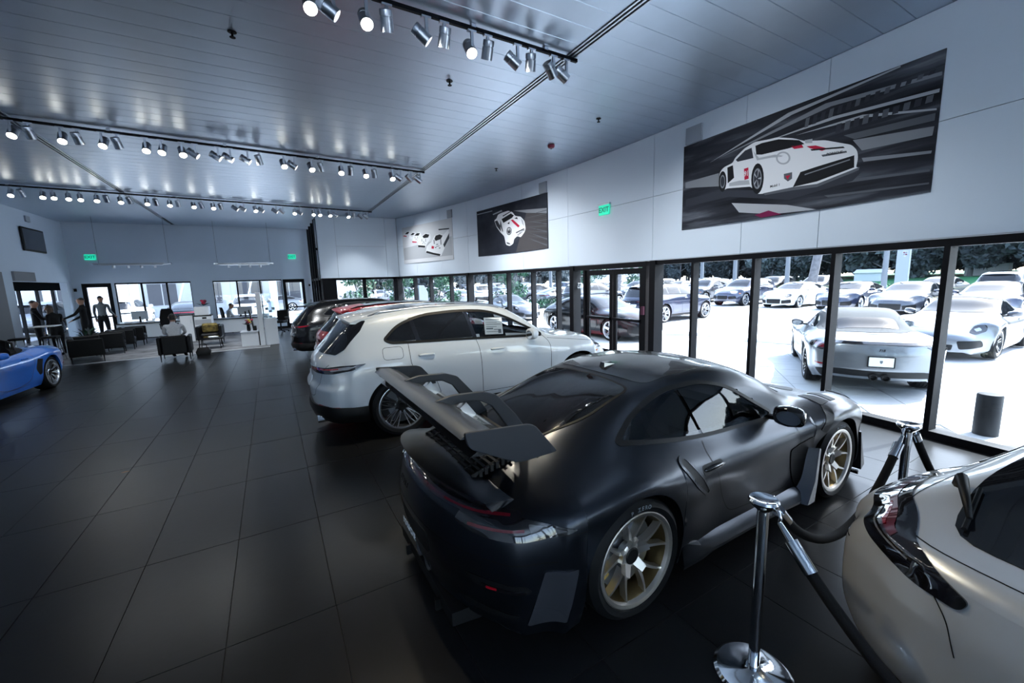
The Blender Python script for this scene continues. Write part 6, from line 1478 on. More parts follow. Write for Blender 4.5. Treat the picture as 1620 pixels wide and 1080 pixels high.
for i in (4, 3, 2, 1, 0):
    lv = 6-i
    sh += [(round_poly(P3['car%d' % i], .03, 3), 'white', lv), (P3['glass%d' % i], 'black', lv+.3)]
    for k in ('dark', 'side', 'fin', 'red'):
        if '%s%d' % (k, i) in P3: sh.append((P3['%s%d' % (k, i)], {'dark': 'black', 'side': 'dark', 'fin': 'dark', 'red': 'red'}[k], lv+.4))
    c = np.mean(np.array(P3['car%d' % i]), 0); s_ = (1.0, .62, .45, .34, .30)[i]
    for (dx, dy, w_, h_, col) in ((-.16, -.16, .10, .03, 'black'), (.10, -.20, .10, .03, 'black'), (.20, .02, .05, .20, 'grey'), (-.24, .06, .05, .16, 'dark'), (-.05, -.05, .14, .03, 'red' if i in (2, 4) else 'grey'), (-.02, -.12, .20, .02, 'dark')):
        sh.append(([(c[0]+(dx-w_/2)*s_, c[1]+(dy-h_/2)*s_), (c[0]+(dx+w_/2)*s_, c[1]+(dy-h_/2)*s_), (c[0]+(dx+w_/2)*s_, c[1]+(dy+h_/2)*s_), (c[0]+(dx-w_/2)*s_, c[1]+(dy+h_/2)*s_)], col, lv+.6))
sh.append(([(-1.673, .407), (-1.5, .38), (-1.385, .354), (-1.40, .40), (-1.60, .44)], 'red', 8))
pic3 = poster(18.07, 14.70, 'pale picture of five white racing cars lined up in a row', bg_mat('print_studio', [(.3, (.50,.52,.55)), (.7, (.58,.60,.63))], (.3, .6, 1), 0), sh)
# wall speakers, exit signs, screen
def arc_box(y0, y1, z0, z1, d, m, name):
    t, nn = fdir((y0+y1)/2); mb = MB(); y = (y0+y1)/2; c = Vector((fx(y), y, 0)); w = abs(y1-y0)/2
    pts = [c-t*w-nn*.006, c+t*w-nn*.006, c+t*w-nn*d, c-t*w-nn*d]; mb.loft([[(q.x, q.y, z0) for q in pts], [(q.x, q.y, z1) for q in pts]]); return mb.build(name, m, bevel=.008)
spk = mat('speaker_grille', (.30, .34, .39), .7, bump=(400, .3))
for (y0, y1, lab) in ((4.97, 5.31, 'square grey wall speaker above the large racing picture'), (9.66, 9.98, 'square grey wall speaker above the dark racing picture'), (14.66, 14.96, 'square grey wall speaker above the pale racing picture')):
    tag(arc_box(y0, y1, 4.37, 4.66, .05, spk, 'wall_speaker'), lab, 'speaker', 'wall speakers')
mb = MB(); mb.bbox((XL, 20.54, 4.46), (XL+.05, 20.82, 4.66), .008); tag(mb.build('wall_speaker', spk), 'square grey wall speaker above the dark screen on the left wall', 'speaker', 'wall speakers')
def exit_sign(mtx, label):
    r = empty('exit_sign'); r.matrix_world = mtx; tag(r, label, 'exit sign', 'green exit signs')
    m_ = MB(); m_.bbox((-.17, -.11, 0), (.17, .11, .022), .004); m_.build('sign_face', M['exit_green'], r)
    m_ = MB(); m_.box((-.19, .11, -.01), (.19, .15, .04)); m_.build('sign_mount', M['alu'], r)
    text_obj('lettering', 'EXIT', .16, M['exit_dark'], r, Matrix.Translation((0, 0, .024)), .002, bold=True)
t, nn = fdir(7.5); u = -t
exit_sign(frame_matrix((fx(7.5)-.03, 7.5, 3.56), u, (0, 0, 1)), 'green exit sign on the white wall above the double glass doors')
exit_sign(frame_matrix((-6.20, YB-.03, 3.46), (1, 0, 0), (0, 0, 1)), 'green exit sign at the left end of the far wall')
exit_sign(frame_matrix((1.08, YB-.03, 3.49), (1, 0, 0), (0, 0, 1)), 'green exit sign on the far wall above the right glass door')
tv = MB(); tv.bbox((XL+.02, 20.0, 3.47), (XL+.07, 21.55, 4.25), .01); o = tag(tv.build('wall_screen', M['black']), 'dark television screen high on the left wall', 'television'); s2 = MB(); s2.box((XL+.071, 20.05, 3.53), (XL+.074, 21.50, 4.20)); s2.build('screen_glass', M['screen'], o)
for (x0, x1, z0, z1, lab, m_) in ((-6.86, -6.77, 2.09, 2.21, 'small dark plate beside the left glass door', M['black']), (1.70, 1.78, 2.03, 2.13, 'small black square sign on the far wall near the glazed corner', M['black']), (1.70, 1.78, 1.25, 1.36, 'small grey switch plate low on the far wall near the glazed corner', M['grey_lam'])):
    q = MB(); q.bbox((x0, YB-.02, z0), (x1, YB-.001, z1), .003); tag(q.build('wall_plate', m_), lab, 'wall plate')
# ---------------------------------------------------------------- stanchions and ropes
def stanchion(x, y, label, hooks=(0, math.pi)):
    t = empty('stanchion', (x, y, 0)); tag(t, label, 'stanchion', 'chrome rope stanchions')
    b = MB(); b.lathe([(.18, 0), (.18, .008), (.165, .020), (.06, .030), (.034, .045)], 40); b.build('base', M['chrome'], t, smooth=True, sharp=.5)
    p = MB(); p.lathe([(.0255, .03), (.0255, .90)], 24, cap=False); p.build('post', M['chrome'], t, smooth=True)
    c = MB(); c.lathe([(.0255, .89), (.035, .90), (.060, .925), (.066, .94), (.060, .950), (.050, .946), (.020, .938)], 28); c.build('cap', M['chrome'], t, smooth=True, sharp=.6)
    for a in hooks:
        h = MB(); ca_, sa_ = math.cos(a), math.sin(a); h.tube([(.055*ca_, .055*sa_, .925), (.085*ca_, .085*sa_, .93), (.10*ca_, .10*sa_, .91), (.095*ca_, .095*sa_, .885)], .008, 8); h.build('hook', M['chrome'], t, smooth=True)
    return t
S1 = stanchion(1.91, .98, 'chrome rope post nearest the viewer, beside the black coupe', (0, math.radians(-110))); S2 = stanchion(3.68, .98, 'chrome rope post farther off, near the glass front')
def rope(A, B, sag, label, r=.024):
    t = empty('barrier_rope', ((A[0]+B[0])/2, (A[1]+B[1])/2, 0)); tag(t, label, 'rope', 'black velvet ropes')
    A, B = Vector(A), Vector(B); o = Vector(t.location); pts = []
    for k in range(25):
        f = k/24; p = A.lerp(B, f); p.z -= sag*4*f*(1-f); pts.append(p-o)
    mb = MB(); mb.tube(pts[1:-1], r, 12); mb.build('rope', M['velvet'], t, smooth=True, sharp=.8)
    for a, b in ((pts[0], pts[2]), (pts[-1], pts[-3])):
        e = MB(); d = (b-a); e.tube([a, a+d*.35, a+d*.36, a+d*.95], [.010, .014, r+.004, r+.004], 14); e.build('rope_end', M['chrome'], t, smooth=True, sharp=.6)
rope((2.005, .98, .885), (3.585, .98, .885), .42, 'black rope sagging between the two chrome posts')
rope((1.8775, .891, .885), (1.52, -1.0, .885), .50, 'black rope hanging down from the nearest post towards the lower edge')
rope((3.775, .98, .885), (4.55, .86, .06), .06, 'black rope hanging loose from the farther post behind the grey coupe')
leaf_m = mat('dry_leaf', (.20, .10, .05), .7); q = MB(); q.add([(-.035, 0, .002), (0, -.02, .006), (.045, .003, .003), (0, .02, .007)], [(0, 1, 2, 3)]); q.add([(-.035, 0, .0), (0, -.02, .004), (.045, .003, .001), (0, .02, .005)], [(3, 2, 1, 0)]); tag(q.build('fallen_leaf', leaf_m, loc=(-1.62, 6.0, 0)), 'small brown leaf lying on the dark floor tiles', 'leaf')
# ---------------------------------------------------------------- lounge
cp = MB(); cp.box((XL+.05, 16.35, -.004), (-.20, 23.35, .010)); rug = tag(cp.build('lounge_carpet', M['carpet']), 'mottled grey carpet under the lounge chairs', 'carpet'); e = MB(); e.box((XL+.05, 16.22, -.004), (-.20, 16.35, .010)); e.build('carpet_edge', M['carpet_edge'], rug)
def armchair(x, y, rz, label, w=.76, name='armchair'):
    t = empty(name, (x, y, .010), rz); tag(t, label, 'armchair', 'black leather lounge seats'); L = M['leather']
    b = MB(); b.bbox((-w/2+.09, -.30, .20), (w/2-.09, .36, .30), .02); b.build('seat_base', L, t)
    n = 2 if w > 1 else 1
    for k in range(n):
        a = -w/2+.10+(w-.20)*k/n; c = MB(); c.bbox((a, -.22, .30), (a+(w-.20)/n-.005, .37, .43), .04); c.build('seat_cushion', L, t)
    b = MB(); b.bbox((-w/2+.09, -.37, .20), (w/2-.09, -.22, .72), .03); b.build('backrest', L, t)
    for sg in (-1, 1):
        a = MB(); a.bbox((min(sg*w/2, sg*(w/2-.09)), -.37, .20), (max(sg*w/2, sg*(w/2-.09)), .37, .70), .025); a.build('armrest', L, t)
        for yy in (-.33, .33): l = MB(); l.loft([[(sg*(w/2-.05)+dx*.008, yy+dy*.008, 0) for dx, dy in ((-1,-1),(1,-1),(1,1),(-1,1))], [(sg*(w/2-.05)+dx*.016, yy+dy*.016, .21) for dx, dy in ((-1,-1),(1,-1),(1,1),(-1,1))]]); l.build('leg', M['black_metal'], t)
    return t
armchair(-2.55, 15.25, math.radians(4), 'black armchair with its back to the room and a person sitting in it')
armchair(-4.95, 16.95, math.radians(-72), 'long black settee with its back to the blue roadster', 1.45, 'settee')
armchair(-4.75, 18.35, math.radians(-80), 'black armchair just behind the settee'); armchair(-4.70, 19.35, math.radians(-82), 'third black lounge seat behind the settee'); armchair(-4.66, 20.55, math.radians(-85), 'black lounge chair farthest back in the left row')
armchair(-2.05, 18.6, math.radians(178), 'black armchair facing the viewer with a gold-patterned cushion')
q = MB(); q.bbox((-.24, -.06, 0), (.24, .06, .34), .05); cu = q.build('cushion', mat('gold_cushion', (.16, .12, .03), .8, noise=(6, .8)), None, loc=(-2.05, 18.62, .46), rot=(-.25, 0, math.radians(178))); tag(cu, 'gold and black patterned cushion on the armchair facing the viewer', 'cushion')
t = empty('coffee_table', (-1.95, 17.35, .010)); tag(t, 'low dark coffee table with papers between the two armchairs', 'table')
q = MB(); q.bbox((-.35, -.35, .36), (.35, .35, .40), .008); q.build('table_top', M['lens_dark'], t)
for sx in (-1, 1):
    for sy in (-1, 1): q = MB(); q.tube([(sx*.30, sy*.30, 0), (sx*.28, sy*.28, .37)], .012, 8); q.build('leg', M['black_metal'], t)
q = MB(); q.bbox((-.10, -.14, 0), (.10, .14, .012), .003); tag(q.build('magazine', M['paper'], loc=(-1.85, 17.25, .412), rot=(0, 0, .5)), 'white magazine on the low coffee table', 'magazine')
q = MB(); q.loft([[(-.17, -.09, 0), (.17, -.09, 0), (.17, .09, 0), (-.17, .09, 0)], [(-.19, -.10, .12), (.19, -.10, .12), (.19, .10, .12), (-.19, .10, .12)], [(-.13, -.03, .24), (.13, -.03, .24), (.13, .03, .24), (-.13, .03, .24)]]); hb = q.build('handbag', M['leather'], loc=(-1.98, 15.75, .0), smooth=True, sharp=.7); tag(hb, 'dark handbag on the floor beside the occupied armchair', 'bag'); q = MB(); q.tube([(-.09, 0, .23), (-.08, 0, .33), (0, 0, .37), (.08, 0, .33), (.09, 0, .23)], .010, 8); q.build('handle', M['leather'], hb, smooth=True)
def desk(x0, x1, y, label):
    t = empty('desk', ((x0+x1)/2, y, .010)); tag(t, label, 'desk'); w = (x1-x0)/2
    q = MB(); q.bbox((-w, -.02, .12), (w, .02, .70), .004); q.build('front_panel', M['white_lam'], t); q = MB(); q.bbox((-w-.02, -.10, .70), (w+.02, .75, .735), .006); q.build('worktop', M['black'], t)
    for sx in (-1, 1): q = MB(); q.box((sx*(w-.03)-.02, 0, 0), (sx*(w-.03)+.02, .70, .70)); q.build('side_panel', M['grey_lam'], t)
desk(-5.50, -3.30, 22.3, 'white-fronted desk below the left window of the far wall'); desk(-2.40, -.55, 21.75, 'white-fronted desk below the right window of the far wall')
def office_chair(x, y, rz, label, h=1.2):
    t = empty('office_chair', (x, y, .010), rz); tag(t, label, 'chair', 'black office chairs')
    q = MB(); q.bbox((-.25, -.24, .42), (.25, .26, .52), .04); q.build('seat', M['leather'], t)
    q = MB(); q.loft([[(-.24*k, -.26-.02*i, .52+z), (.24*k, -.26-.02*i, .52+z), (.24*k, -.19-.02*i, .52+z), (-.24*k, -.19-.02*i, .52+z)] for i, (z, k) in enumerate(((0, .9), (.2, 1.05), (.45, 1.0), (h-.62, .8), (h-.54, .6)))]); q.build('backrest', M['leather'], t, smooth=True, sharp=.8)
    q = MB(); q.tube([(0, 0, .06), (0, 0, .43)], .03, 10); q.build('column', M['black_metal'], t)
    for k in range(5): a = 2*math.pi*k/5; q = MB(); q.bar((0, 0, .09), (.29*math.cos(a), .29*math.sin(a), .06), .04, .03); q.lathe([(.001, -.02), (.03, -.02), (.03, .02), (.001, .02)], 10, 'y', (.29*math.cos(a), .29*math.sin(a), .03)); q.build('base_arm', M['black_metal'], t)
    for sg in (-1, 1): q = MB(); q.tube([(sg*.27, .0, .47), (sg*.29, .0, .66), (sg*.29, .16, .68), (sg*.29, -.12, .68)], .018, 8); q.build('armrest', M['black'], t)
office_chair(-3.72, 21.6, math.radians(5), 'tall black office chair in front of the left desk', 1.32); office_chair(-1.75, 23.0, math.radians(-75), 'black office chair with the man at the right desk in it'); office_chair(.25, 21.3, math.radians(150), 'black chair half hidden behind the white display case', .95)
def monitor(x, y, rz, label, z=.745):
    t = empty('monitor', (x, y, z), rz); tag(t, label, 'monitor'); q = MB(); q.bbox((-.28, -.015, .12), (.28, .015, .47), .008); o = q.build('display', M['grey_lam'], t); q = MB(); q.box((-.265, .0155, .135), (.265, .017, .455)); q.build('screen', M['screen'], o)
    q = MB(); q.box((-.03, -.02, 0), (.03, .005, .25)); q.bbox((-.12, -.09, 0), (.12, .09, .012), .003); q.build('stand', M['black'], t)
monitor(-1.08, 22.05, math.radians(10), 'grey monitor back on the right desk'); monitor(-4.8, 22.6, math.radians(-10), 'dark monitor on the left desk')
for (x, lab) in ((-5.25, 'stack of white papers at the left end of the left desk'), (-4.45, 'white papers in the middle of the left desk'), (-3.75, 'papers at the right end of the left desk')):
    q = MB(); q.bbox((-.15, -.11, 0), (.15, .11, .06), .004); tag(q.build('paper_stack', M['paper'], loc=(x, 22.45, .745), rot=(0, 0, x)), lab, 'papers', 'papers on the left desk')
for (x, lab) in ((-4.15, 'dark bottle on the left desk'), (-4.05, 'second dark bottle on the left desk, right of its twin')):
    q = MB(); q.lathe([(.035, 0), (.038, .02), (.038, .15), (.014, .20), (.014, .24)], 14); tag(q.build('bottle', M['car_glass_dark'], loc=(x, 22.6, .745), smooth=True, sharp=.6), lab, 'bottle', 'bottles on the left desk')
# cabinets, copier
t = empty('cabinet', (-2.95, 20.5, .010)); tag(t, 'short white cabinet with a dark top beside the tall white copier', 'cabinet'); q = MB(); q.bbox((-.20, -.25, 0), (.20, .25, 1.03), .006); q.build('body', M['white_lam'], t); q = MB(); q.box((-.215, -.265, 1.03), (.215, .265, 1.07)); q.build('top', M['black'], t); q = MB(); q.box((-.19, -.256, .52), (.19, -.2505, .99)); d_ = q.build('door', M['white_lam'], t); q = MB(); q.box((.12, -.268, .72), (.14, -.257, .86)); q.build('handle', M['alu'], d_)
t = empty('copier', (-2.42, 20.5, .010)); tag(t, 'tall white copier with a dark band and a red bouquet on top', 'copier'); q = MB(); q.bbox((-.28, -.30, 0), (.28, .30, 1.00), .01); q.build('body', M['white_lam'], t); q = MB(); q.box((-.285, -.305, .96), (.285, .305, 1.0)); q.build('band', M['black'], t); q = MB(); q.bbox((-.25, -.27, 1.0), (.22, .27, 1.34), .02); q.build('scanner_lid', M['white_lam'], t); q = MB(); q.bbox((-.02, -.32, .86), (.12, -.30, .93), .004); q.build('control_panel', M['black'], t)
for k in range(3): q = MB(); q.box((-.26, -.306, .15+.24*k), (.26, -.301, .36+.24*k)); q.build('paper_tray', M['grey_lam'], t)
def bouquet(x, y, z, cols, label, vase=True, s=1.0):
    t = empty('flower_vase' if vase else 'bouquet', (x, y, z)); tag(t, label, 'flowers'); r = random.Random(int(x*100))
    if vase: q = MB(); q.lathe([(.05*s, 0), (.06*s, .05*s), (.05*s, .22*s), (.055*s, .24*s)], 16); q.build('vase', M['car_glass_dark'], t, smooth=True, sharp=.6)
    for k in range(12):
        a, rr = r.uniform(0, 6.28), r.uniform(0, .13)*s; h = (.26 if vase else .05)*s+r.uniform(0, .14)*s; c = (rr*math.cos(a), rr*math.sin(a), h)
        q = MB(); q.lathe([(.005*s, -.03*s), (.04*s, -.012*s), (.045*s, .012*s), (.02*s, .03*s)], 9, c=c); q.build('flower', cols[k % len(cols)], t, smooth=True)
    for k in range(10):
        a = r.uniform(0, 6.28); h = (.20 if vase else .02)*s; q = MB(); q.add([(0, 0, h), (.10*s*math.cos(a-.25), .10*s*math.sin(a-.25), h+.06*s), (.19*s*math.cos(a), .19*s*math.sin(a), h+.08*s), (.10*s*math.cos(a+.25), .10*s*math.sin(a+.25), h+.06*s)], [(0, 1, 2, 3)]); q.build('leaf', M['leaf_dark'], t)
fr_, fy_, fd_ = mat('flower_red', (.42, .01, .05), .6), mat('flower_yellow', (.45, .33, .05), .6), mat('flower_dark', (.10, .01, .03), .6)
bouquet(-2.38, 20.45, 1.35, [fr_, fr_, fd_], 'bright red bouquet on top of the white copier', False, 1.25)
# display case, low cabinet
t = empty('display_case', (0, 0, 0)); t.location = (-.16, 17.05, .010); tag(t, 'white display plinth with a glass case and a tall white side slab', 'display case')
q = MB(); q.bbox((-.15, -.22, 0), (.25, .22, .94), .004); q.build('plinth', M['white_lam'], t); q = MB(); q.bbox((-.32, -.24, 0), (-.17, .24, 1.84), .004); q.build('side_slab', M['white_lam'], t)
for a, b in (((-.15, -.22, .94), (.25, -.212, 1.80)), ((-.15, .212, .94), (.25, .22, 1.80)), ((.242, -.212, .94), (.25, .212, 1.80)), ((-.15, -.22, 1.80), (.25, .22, 1.808))): q = MB(); q.box(a, b); q.build('glass_side', M['glass'], t)
for z in (1.22, 1.50): q = MB(); q.box((-.14, -.205, z), (.235, .205, z+.008)); q.build('glass_shelf', M['glass'], t)
for k, (x, z) in enumerate(((-.24, .942), (-.10, .942), (.0, 1.23), (-.2, 1.23), (-.12, 1.51))):
    q = MB(); q.bbox((-.05, -.03, 0), (.05, .03, .09), .01); tag(q.build('model_box', M['grey_lam'], loc=(x+.02, 17.05, z)), ['small grey item low in the glass case, left', 'small grey item low in the glass case, right', 'small grey item on the middle glass shelf, right', 'small grey item on the middle glass shelf, left', 'small grey item on the top glass shelf'][k], 'display item', 'items in the glass case')
t = empty('low_cabinet', (-.78, 17.2, .010)); tag(t, 'low grey-white cabinet with a dark top in front of the display case', 'cabinet'); q = MB(); q.bbox((-.26, -.25, 0), (.26, .25, .47), .005); q.build('body', M['white_lam'], t); q = MB(); q.box((-.27, -.26, .47), (.27, .60, .50)); q.build('top', M['grey_lam'], t); q = MB(); q.box((.262, -.26, 0), (.30, .60, .50)); q.build('end_panel', M['black'], t)
bouquet(-.80, 17.25, .512, [fr_, fy_, fd_], 'vase of red and yellow flowers on the low cabinet')
q = MB(); q.bbox((-.06, -.05, 0), (.06, .05, .16), .01); tag(q.build('desk_clock', M['black'], loc=(-.62, 17.4, .512)), 'small black device beside the flower vase', 'device')
q = MB(); q.bbox((-.02, -.32, 0), (.02, .32, .70), .005); o = q.build('sign_board', M['black'], loc=(-.66, 17.75, .54), rot=(0, -.12, 0)); tag(o, 'thin dark board leaning behind the flower vase', 'sign board')
# high table with chairs near the left wall
t = empty('high_table', (-6.1, 18.15, .010)); tag(t, 'small white high table between the two people on the left', 'table'); q = MB(); q.bbox((-.28, -.28, 1.02), (.28, .28, 1.05), .008); q.build('table_top', M['white_lam'], t); q = MB(); q.tube([(0, 0, .02), (0, 0, 1.02)], .03, 10); q.build('column', M['chrome'], t); q = MB(); q.lathe([(.24, 0), (.24, .012), (.03, .03)], 24); q.build('foot', M['chrome'], t, smooth=True, sharp=.5)
def stool(x, y, lab):
    t = empty('bar_stool', (x, y, .010)); tag(t, lab, 'stool', 'chrome-legged stools'); q = MB(); q.bbox((-.18, -.18, .70), (.18, .18, .76), .02); q.build('seat', M['leather'], t)
    for sx in (-1, 1):
        for sy in (-1, 1): q = MB(); q.tube([(sx*.20, sy*.20, 0), (sx*.14, sy*.14, .71)], .012, 8); q.build('leg', M['chrome'], t, smooth=True)
stool(-6.5, 17.6, 'black stool with chrome legs at the left of the high table'); stool(-5.85, 17.6, 'black stool with chrome legs at the right of the high table')
# plant by the left row
t = empty('potted_plant', (-5.42, 18.95, .010)); tag(t, 'dark leafy potted plant behind the settee', 'plant'); q = MB(); q.lathe([(.16, 0), (.20, .36), (.18, .36), (.16, .33)], 18); q.build('pot', M['black'], t, smooth=True, sharp=.6)
rr = random.Random(5)
for k in range(26):
    a, h, L = rr.uniform(0, 6.28), rr.uniform(.3, .6), rr.uniform(.25, .45); d = Vector((math.cos(a), math.sin(a), 0)); s_ = Vector((-d.y, d.x, 0))*.05; p = Vector((0, 0, .30)); q = MB(); q.add([p, p+d*L*.5+s_+Vector((0, 0, h*.8)), p+d*L+Vector((0, 0, h)), p+d*L*.5-s_+Vector((0, 0, h*.8))], [(0, 1, 2, 3)]); q.build('leaf', M['leaf_green'] if k % 4 == 0 else M['leaf_dark'], t)
# pendant light bars
def pendant(x0, x1, y, z, label):
    t = empty('pendant_light', ((x0+x1)/2, y, z)); tag(t, label, 'pendant light', 'pendant light bars'); w = (x1-x0)/2
    q = MB(); q.prism([(-w+.25, -.05), (w-.25, -.05), (w-.18, .06), (-w, .03)], -.22, -.18, 'y'); q.build('panel', M['alu'], t); q = MB(); q.box((-w, -.22, -.01), (w, .22, .02)); q.build('tray', M['alu'], t)
    for sx in (-1, 1):
        q = MB(); q.tube([(sx*(w-.1), 0, .02), (sx*(w-.1), 0, ZC-z)], .004, 6); q.build('cable', M['black_metal'], t)
        q = MB(); q.bbox((sx*(w-.06)-.08, -.2, -.015), (sx*(w-.06)+.08, .2, .05), .01); q.build('end_cap', M['chrome'], t)
    for k in range(4):
        x = -w*.55+k*w*.36; q = MB(); q.lathe([(.02, -.02), (.05, -.04), (.05, -.13), (.045, -.135), (.001, -.13)], 14, c=(x, 0, 0)); o = q.build('spot', M['alu'], t, smooth=True, sharp=.6)
pendant(-5.55, -3.30, 21.3, 3.06, 'left pendant light bar hanging above the lounge'); pendant(-1.90, .22, 21.3, 3.04, 'right pendant light bar hanging above the desks')
# ---------------------------------------------------------------- people
def person(label, loc, rz, J, mats, hair='short', hair_m=None, shoe=True, sleeve=True):
    """one skinned body; J = joints in metres, facing +Y of its own frame. mats = (skin, top, trousers)"""
    t = empty('person', loc, rz); tag(t, label, 'person', 'people in the lounge')
    V, E, R, kind = [], [], [], []
    def add(p, r, par=None, k='top'):
        V.append(p); R.append(r if isinstance(r, tuple) else (r, r)); kind.append(k)
        if par is not None: E.append((par, len(V)-1))
        return len(V)-1
    pel = add(J['pelvis'], (.155, .115), None, 'leg'); wa = add(J['waist'], (.145, .105), pel); ch = add(J['chest'], (.175, .120), wa); ne0 = add(J['collar'], (.10, .08), ch)
    nk = add(J['neck'], .055, ne0, 'skin'); hd0 = add(J['jaw'], (.082, .094), nk, 'skin'); hd1 = add(J['head'], (.102, .122), hd0, 'skin'); hd2 = add(J['crown'], (.078, .094), hd1, 'skin')
    for s in 'LR':
        sg = -1 if s == 'L' else 1
        sh_ = add(J['sh'+s], .062, ch); el = add(J['el'+s], .047, sh_); wr = add(J['wr'+s], .033, el); d = (Vector(J['wr'+s])-Vector(J['el'+s])).normalized()
        pa_ = add(tuple(Vector(J['wr'+s])+d*.06), (.040, .018), wr, 'skin'); side = d.cross(Vector((0, 0, 1))); side = side.normalized() if side.length > .2 else Vector((0, 1, 0))
        base = Vector(J['wr'+s])+d*.085
        for k, (off, L) in enumerate(((-.030, .062), (-.010, .076), (.010, .072), (.030, .055))):
            f1 = add(tuple(base+side*off+d*L*.55+Vector((0, 0, -.004))), .0095, pa_, 'skin'); add(tuple(base+side*off+d*L+Vector((0, 0, -.018))), .008, f1, 'skin')
        th = add(tuple(Vector(J['wr'+s])+d*.045-side*.045), .011, pa_, 'skin'); add(tuple(Vector(J['wr'+s])+d*.085-side*.055), .009, th, 'skin')
        hp = add(J['hip'+s], (.098, .105), pel, 'leg'); kn = add(J['kn'+s], .066, hp, 'leg'); an = add(J['an'+s], .046, kn, 'leg'); toe = tuple(Vector(J['an'+s])+Vector(J.get('toe', (0, .17, -.055)))); add(toe, (.042, .032), an, 'shoe')
    me = bpy.data.meshes.new('body'); me.from_pydata(V, E, []); o = link('body', me, t)
    md = o.modifiers.new('skin', 'SKIN'); md.use_smooth_shade = True; md.branch_smoothing = .4
    for i, r in enumerate(R): me.skin_vertices[0].data[i].radius = r
    me.skin_vertices[0].data[0].use_root = True
    ss = o.modifiers.new('sub', 'SUBSURF'); ss.levels = 2; ss.render_levels = 2
    dg = bpy.context.evaluated_depsgraph_get(); m2 = bpy.data.meshes.new_from_object(o.evaluated_get(dg)); o.modifiers.clear(); o.data = m2; bpy.data.meshes.remove(me)
    m2.materials.clear()
    for m_ in (*mats, M['black']): m2.materials.append(m_)
    P = np.array(V); idx = {'skin': 0, 'top': 1, 'leg': 2, 'shoe': 3}; kd = [idx[k] for k in kind]; mi = []
    for p in m2.polygons:
        d = np.linalg.norm(P-np.array(p.center), axis=1)/np.array([max(r) for r in R])**.5; mi.append(kd[int(np.argmin(d))])
    m2.polygons.foreach_set('material_index', mi); m2.polygons.foreach_set('use_smooth', [True]*len(m2.polygons)); m2.update()
    # face and hair
    hd, cr = Vector(J['head']), Vector(J['crown']); up = (cr-Vector(J['jaw'])).normalized(); fw = Vector(J.get('face', (0, 1, 0))); fw = (fw-up*fw.dot(up)).normalized(); sd = fw.cross(up)
    q = MB(); q.loft([[hd+fw*.090+up*.01+sd*.006, hd+fw*.090+up*.01-sd*.006, hd+fw*.086+up*.012], [hd+fw*.118-up*.032+sd*.012, hd+fw*.118-up*.032-sd*.012, hd+fw*.095-up*.036]]); q.build('nose', mats[0], o)
    for sg in (-1, 1):
        q = MB(); q.lathe([(.001, -.004), (.012, 0), (.001, .004)], 8, c=tuple(hd+fw*.088+sd*.032*sg+up*.012)); q.build('eye', M['black'], o); q = MB(); q.lathe([(.004, -.03), (.02, -.01), (.022, .015), (.006, .03)], 8, c=tuple(hd+sd*.082*sg-up*.005)); q.build('ear', mats[0], o)
    q = MB(); q.add([hd+fw*.090-up*.055+sd*.024, hd+fw*.092-up*.060-sd*.0, hd+fw*.090-up*.055-sd*.024, hd+fw*.092-up*.050], [(0, 1, 2, 3)]); q.build('mouth', fd_, o)
    h = MB(); rings = []
    if hair == 'bald': pass
    else:
        low = {'short': -.02, 'long': -.30, 'mid': -.09}[hair]
        c0 = hd+up*.022-fw*.012
        for k in range(8):
            a = math.pi/2*k/7; r_ = math.cos(a); z = math.sin(a)
            rings.append([c0+up*(.085*z)+(sd*math.cos(b)*.082+fw*math.sin(b)*.098)*max(r_, .02)-(fw*.022 if math.sin(b) > .3 else fw*0) for b in np.linspace(0, 2*math.pi, 19)[:-1]])
        h.loft(rings)
        back = [(b, 1.0) for b in np.linspace(math.pi*.98, math.pi*2.02, 13)]
        rows = []
        for k in range(6):
            f = k/5; rows.append([c0+up*(low*f)+(sd*math.cos(b)*.084+fw*math.sin(b)*.100)*(1-.12*f if hair == 'short' else 1+.05*f) for b, _ in back]+[c0+up*(low*f)+(sd*math.cos(b)*.078+fw*math.sin(b)*.088)*(1-.12*f) for b, _ in reversed(back)])
        h.loft(rows); h.build('hair', hair_m or M['hair_dark'], o, smooth=True)
    return t
def stand(h=1.78, **kw):
    k = h/1.78
    J = dict(pelvis=(0, 0, .95), waist=(0, .0, 1.10), chest=(0, .0, 1.32), collar=(0, -.01, 1.47), neck=(0, .0, 1.53), jaw=(0, .02, 1.60), head=(0, .02, 1.67), crown=(0, .01, 1.735),
      shL=(-.20, 0, 1.43), elL=(-.235, -.02, 1.15), wrL=(-.24, .08, .92), shR=(.20, 0, 1.43), elR=(.235, -.02, 1.15), wrR=(.24, .08, .92), hipL=(-.10, 0, .88), knL=(-.11, .02, .49), anL=(-.12, -.01, .09), hipR=(.10, 0, .88), knR=(.11, .02, .49), anR=(.12, -.01, .09))
    J.update(kw); sc = lambda p: tuple(v*k for v in p)
    return {a: (sc(b) if a not in ('toe', 'face') else b) for a, b in J.items()}
def sit(**kw):
    J = dict(pelvis=(0, -.10, .52), waist=(0, -.10, .68), chest=(0, -.06, .90), collar=(0, -.05, 1.04), neck=(0, -.03, 1.10), jaw=(0, .0, 1.165), head=(0, .01, 1.235), crown=(0, .0, 1.30),
      shL=(-.20, -.05, 1.0), elL=(-.245, .06, .78), wrL=(-.16, .28, .70), shR=(.20, -.05, 1.0), elR=(.245, .06, .78), wrR=(.16, .28, .70), hipL=(-.11, .0, .50), knL=(-.14, .36, .50), anL=(-.14, .40, .09), hipR=(.11, 0, .50), knR=(.14, .36, .50), anR=(.14, .40, .09)); J.update(kw); return J
sk = M['skin']
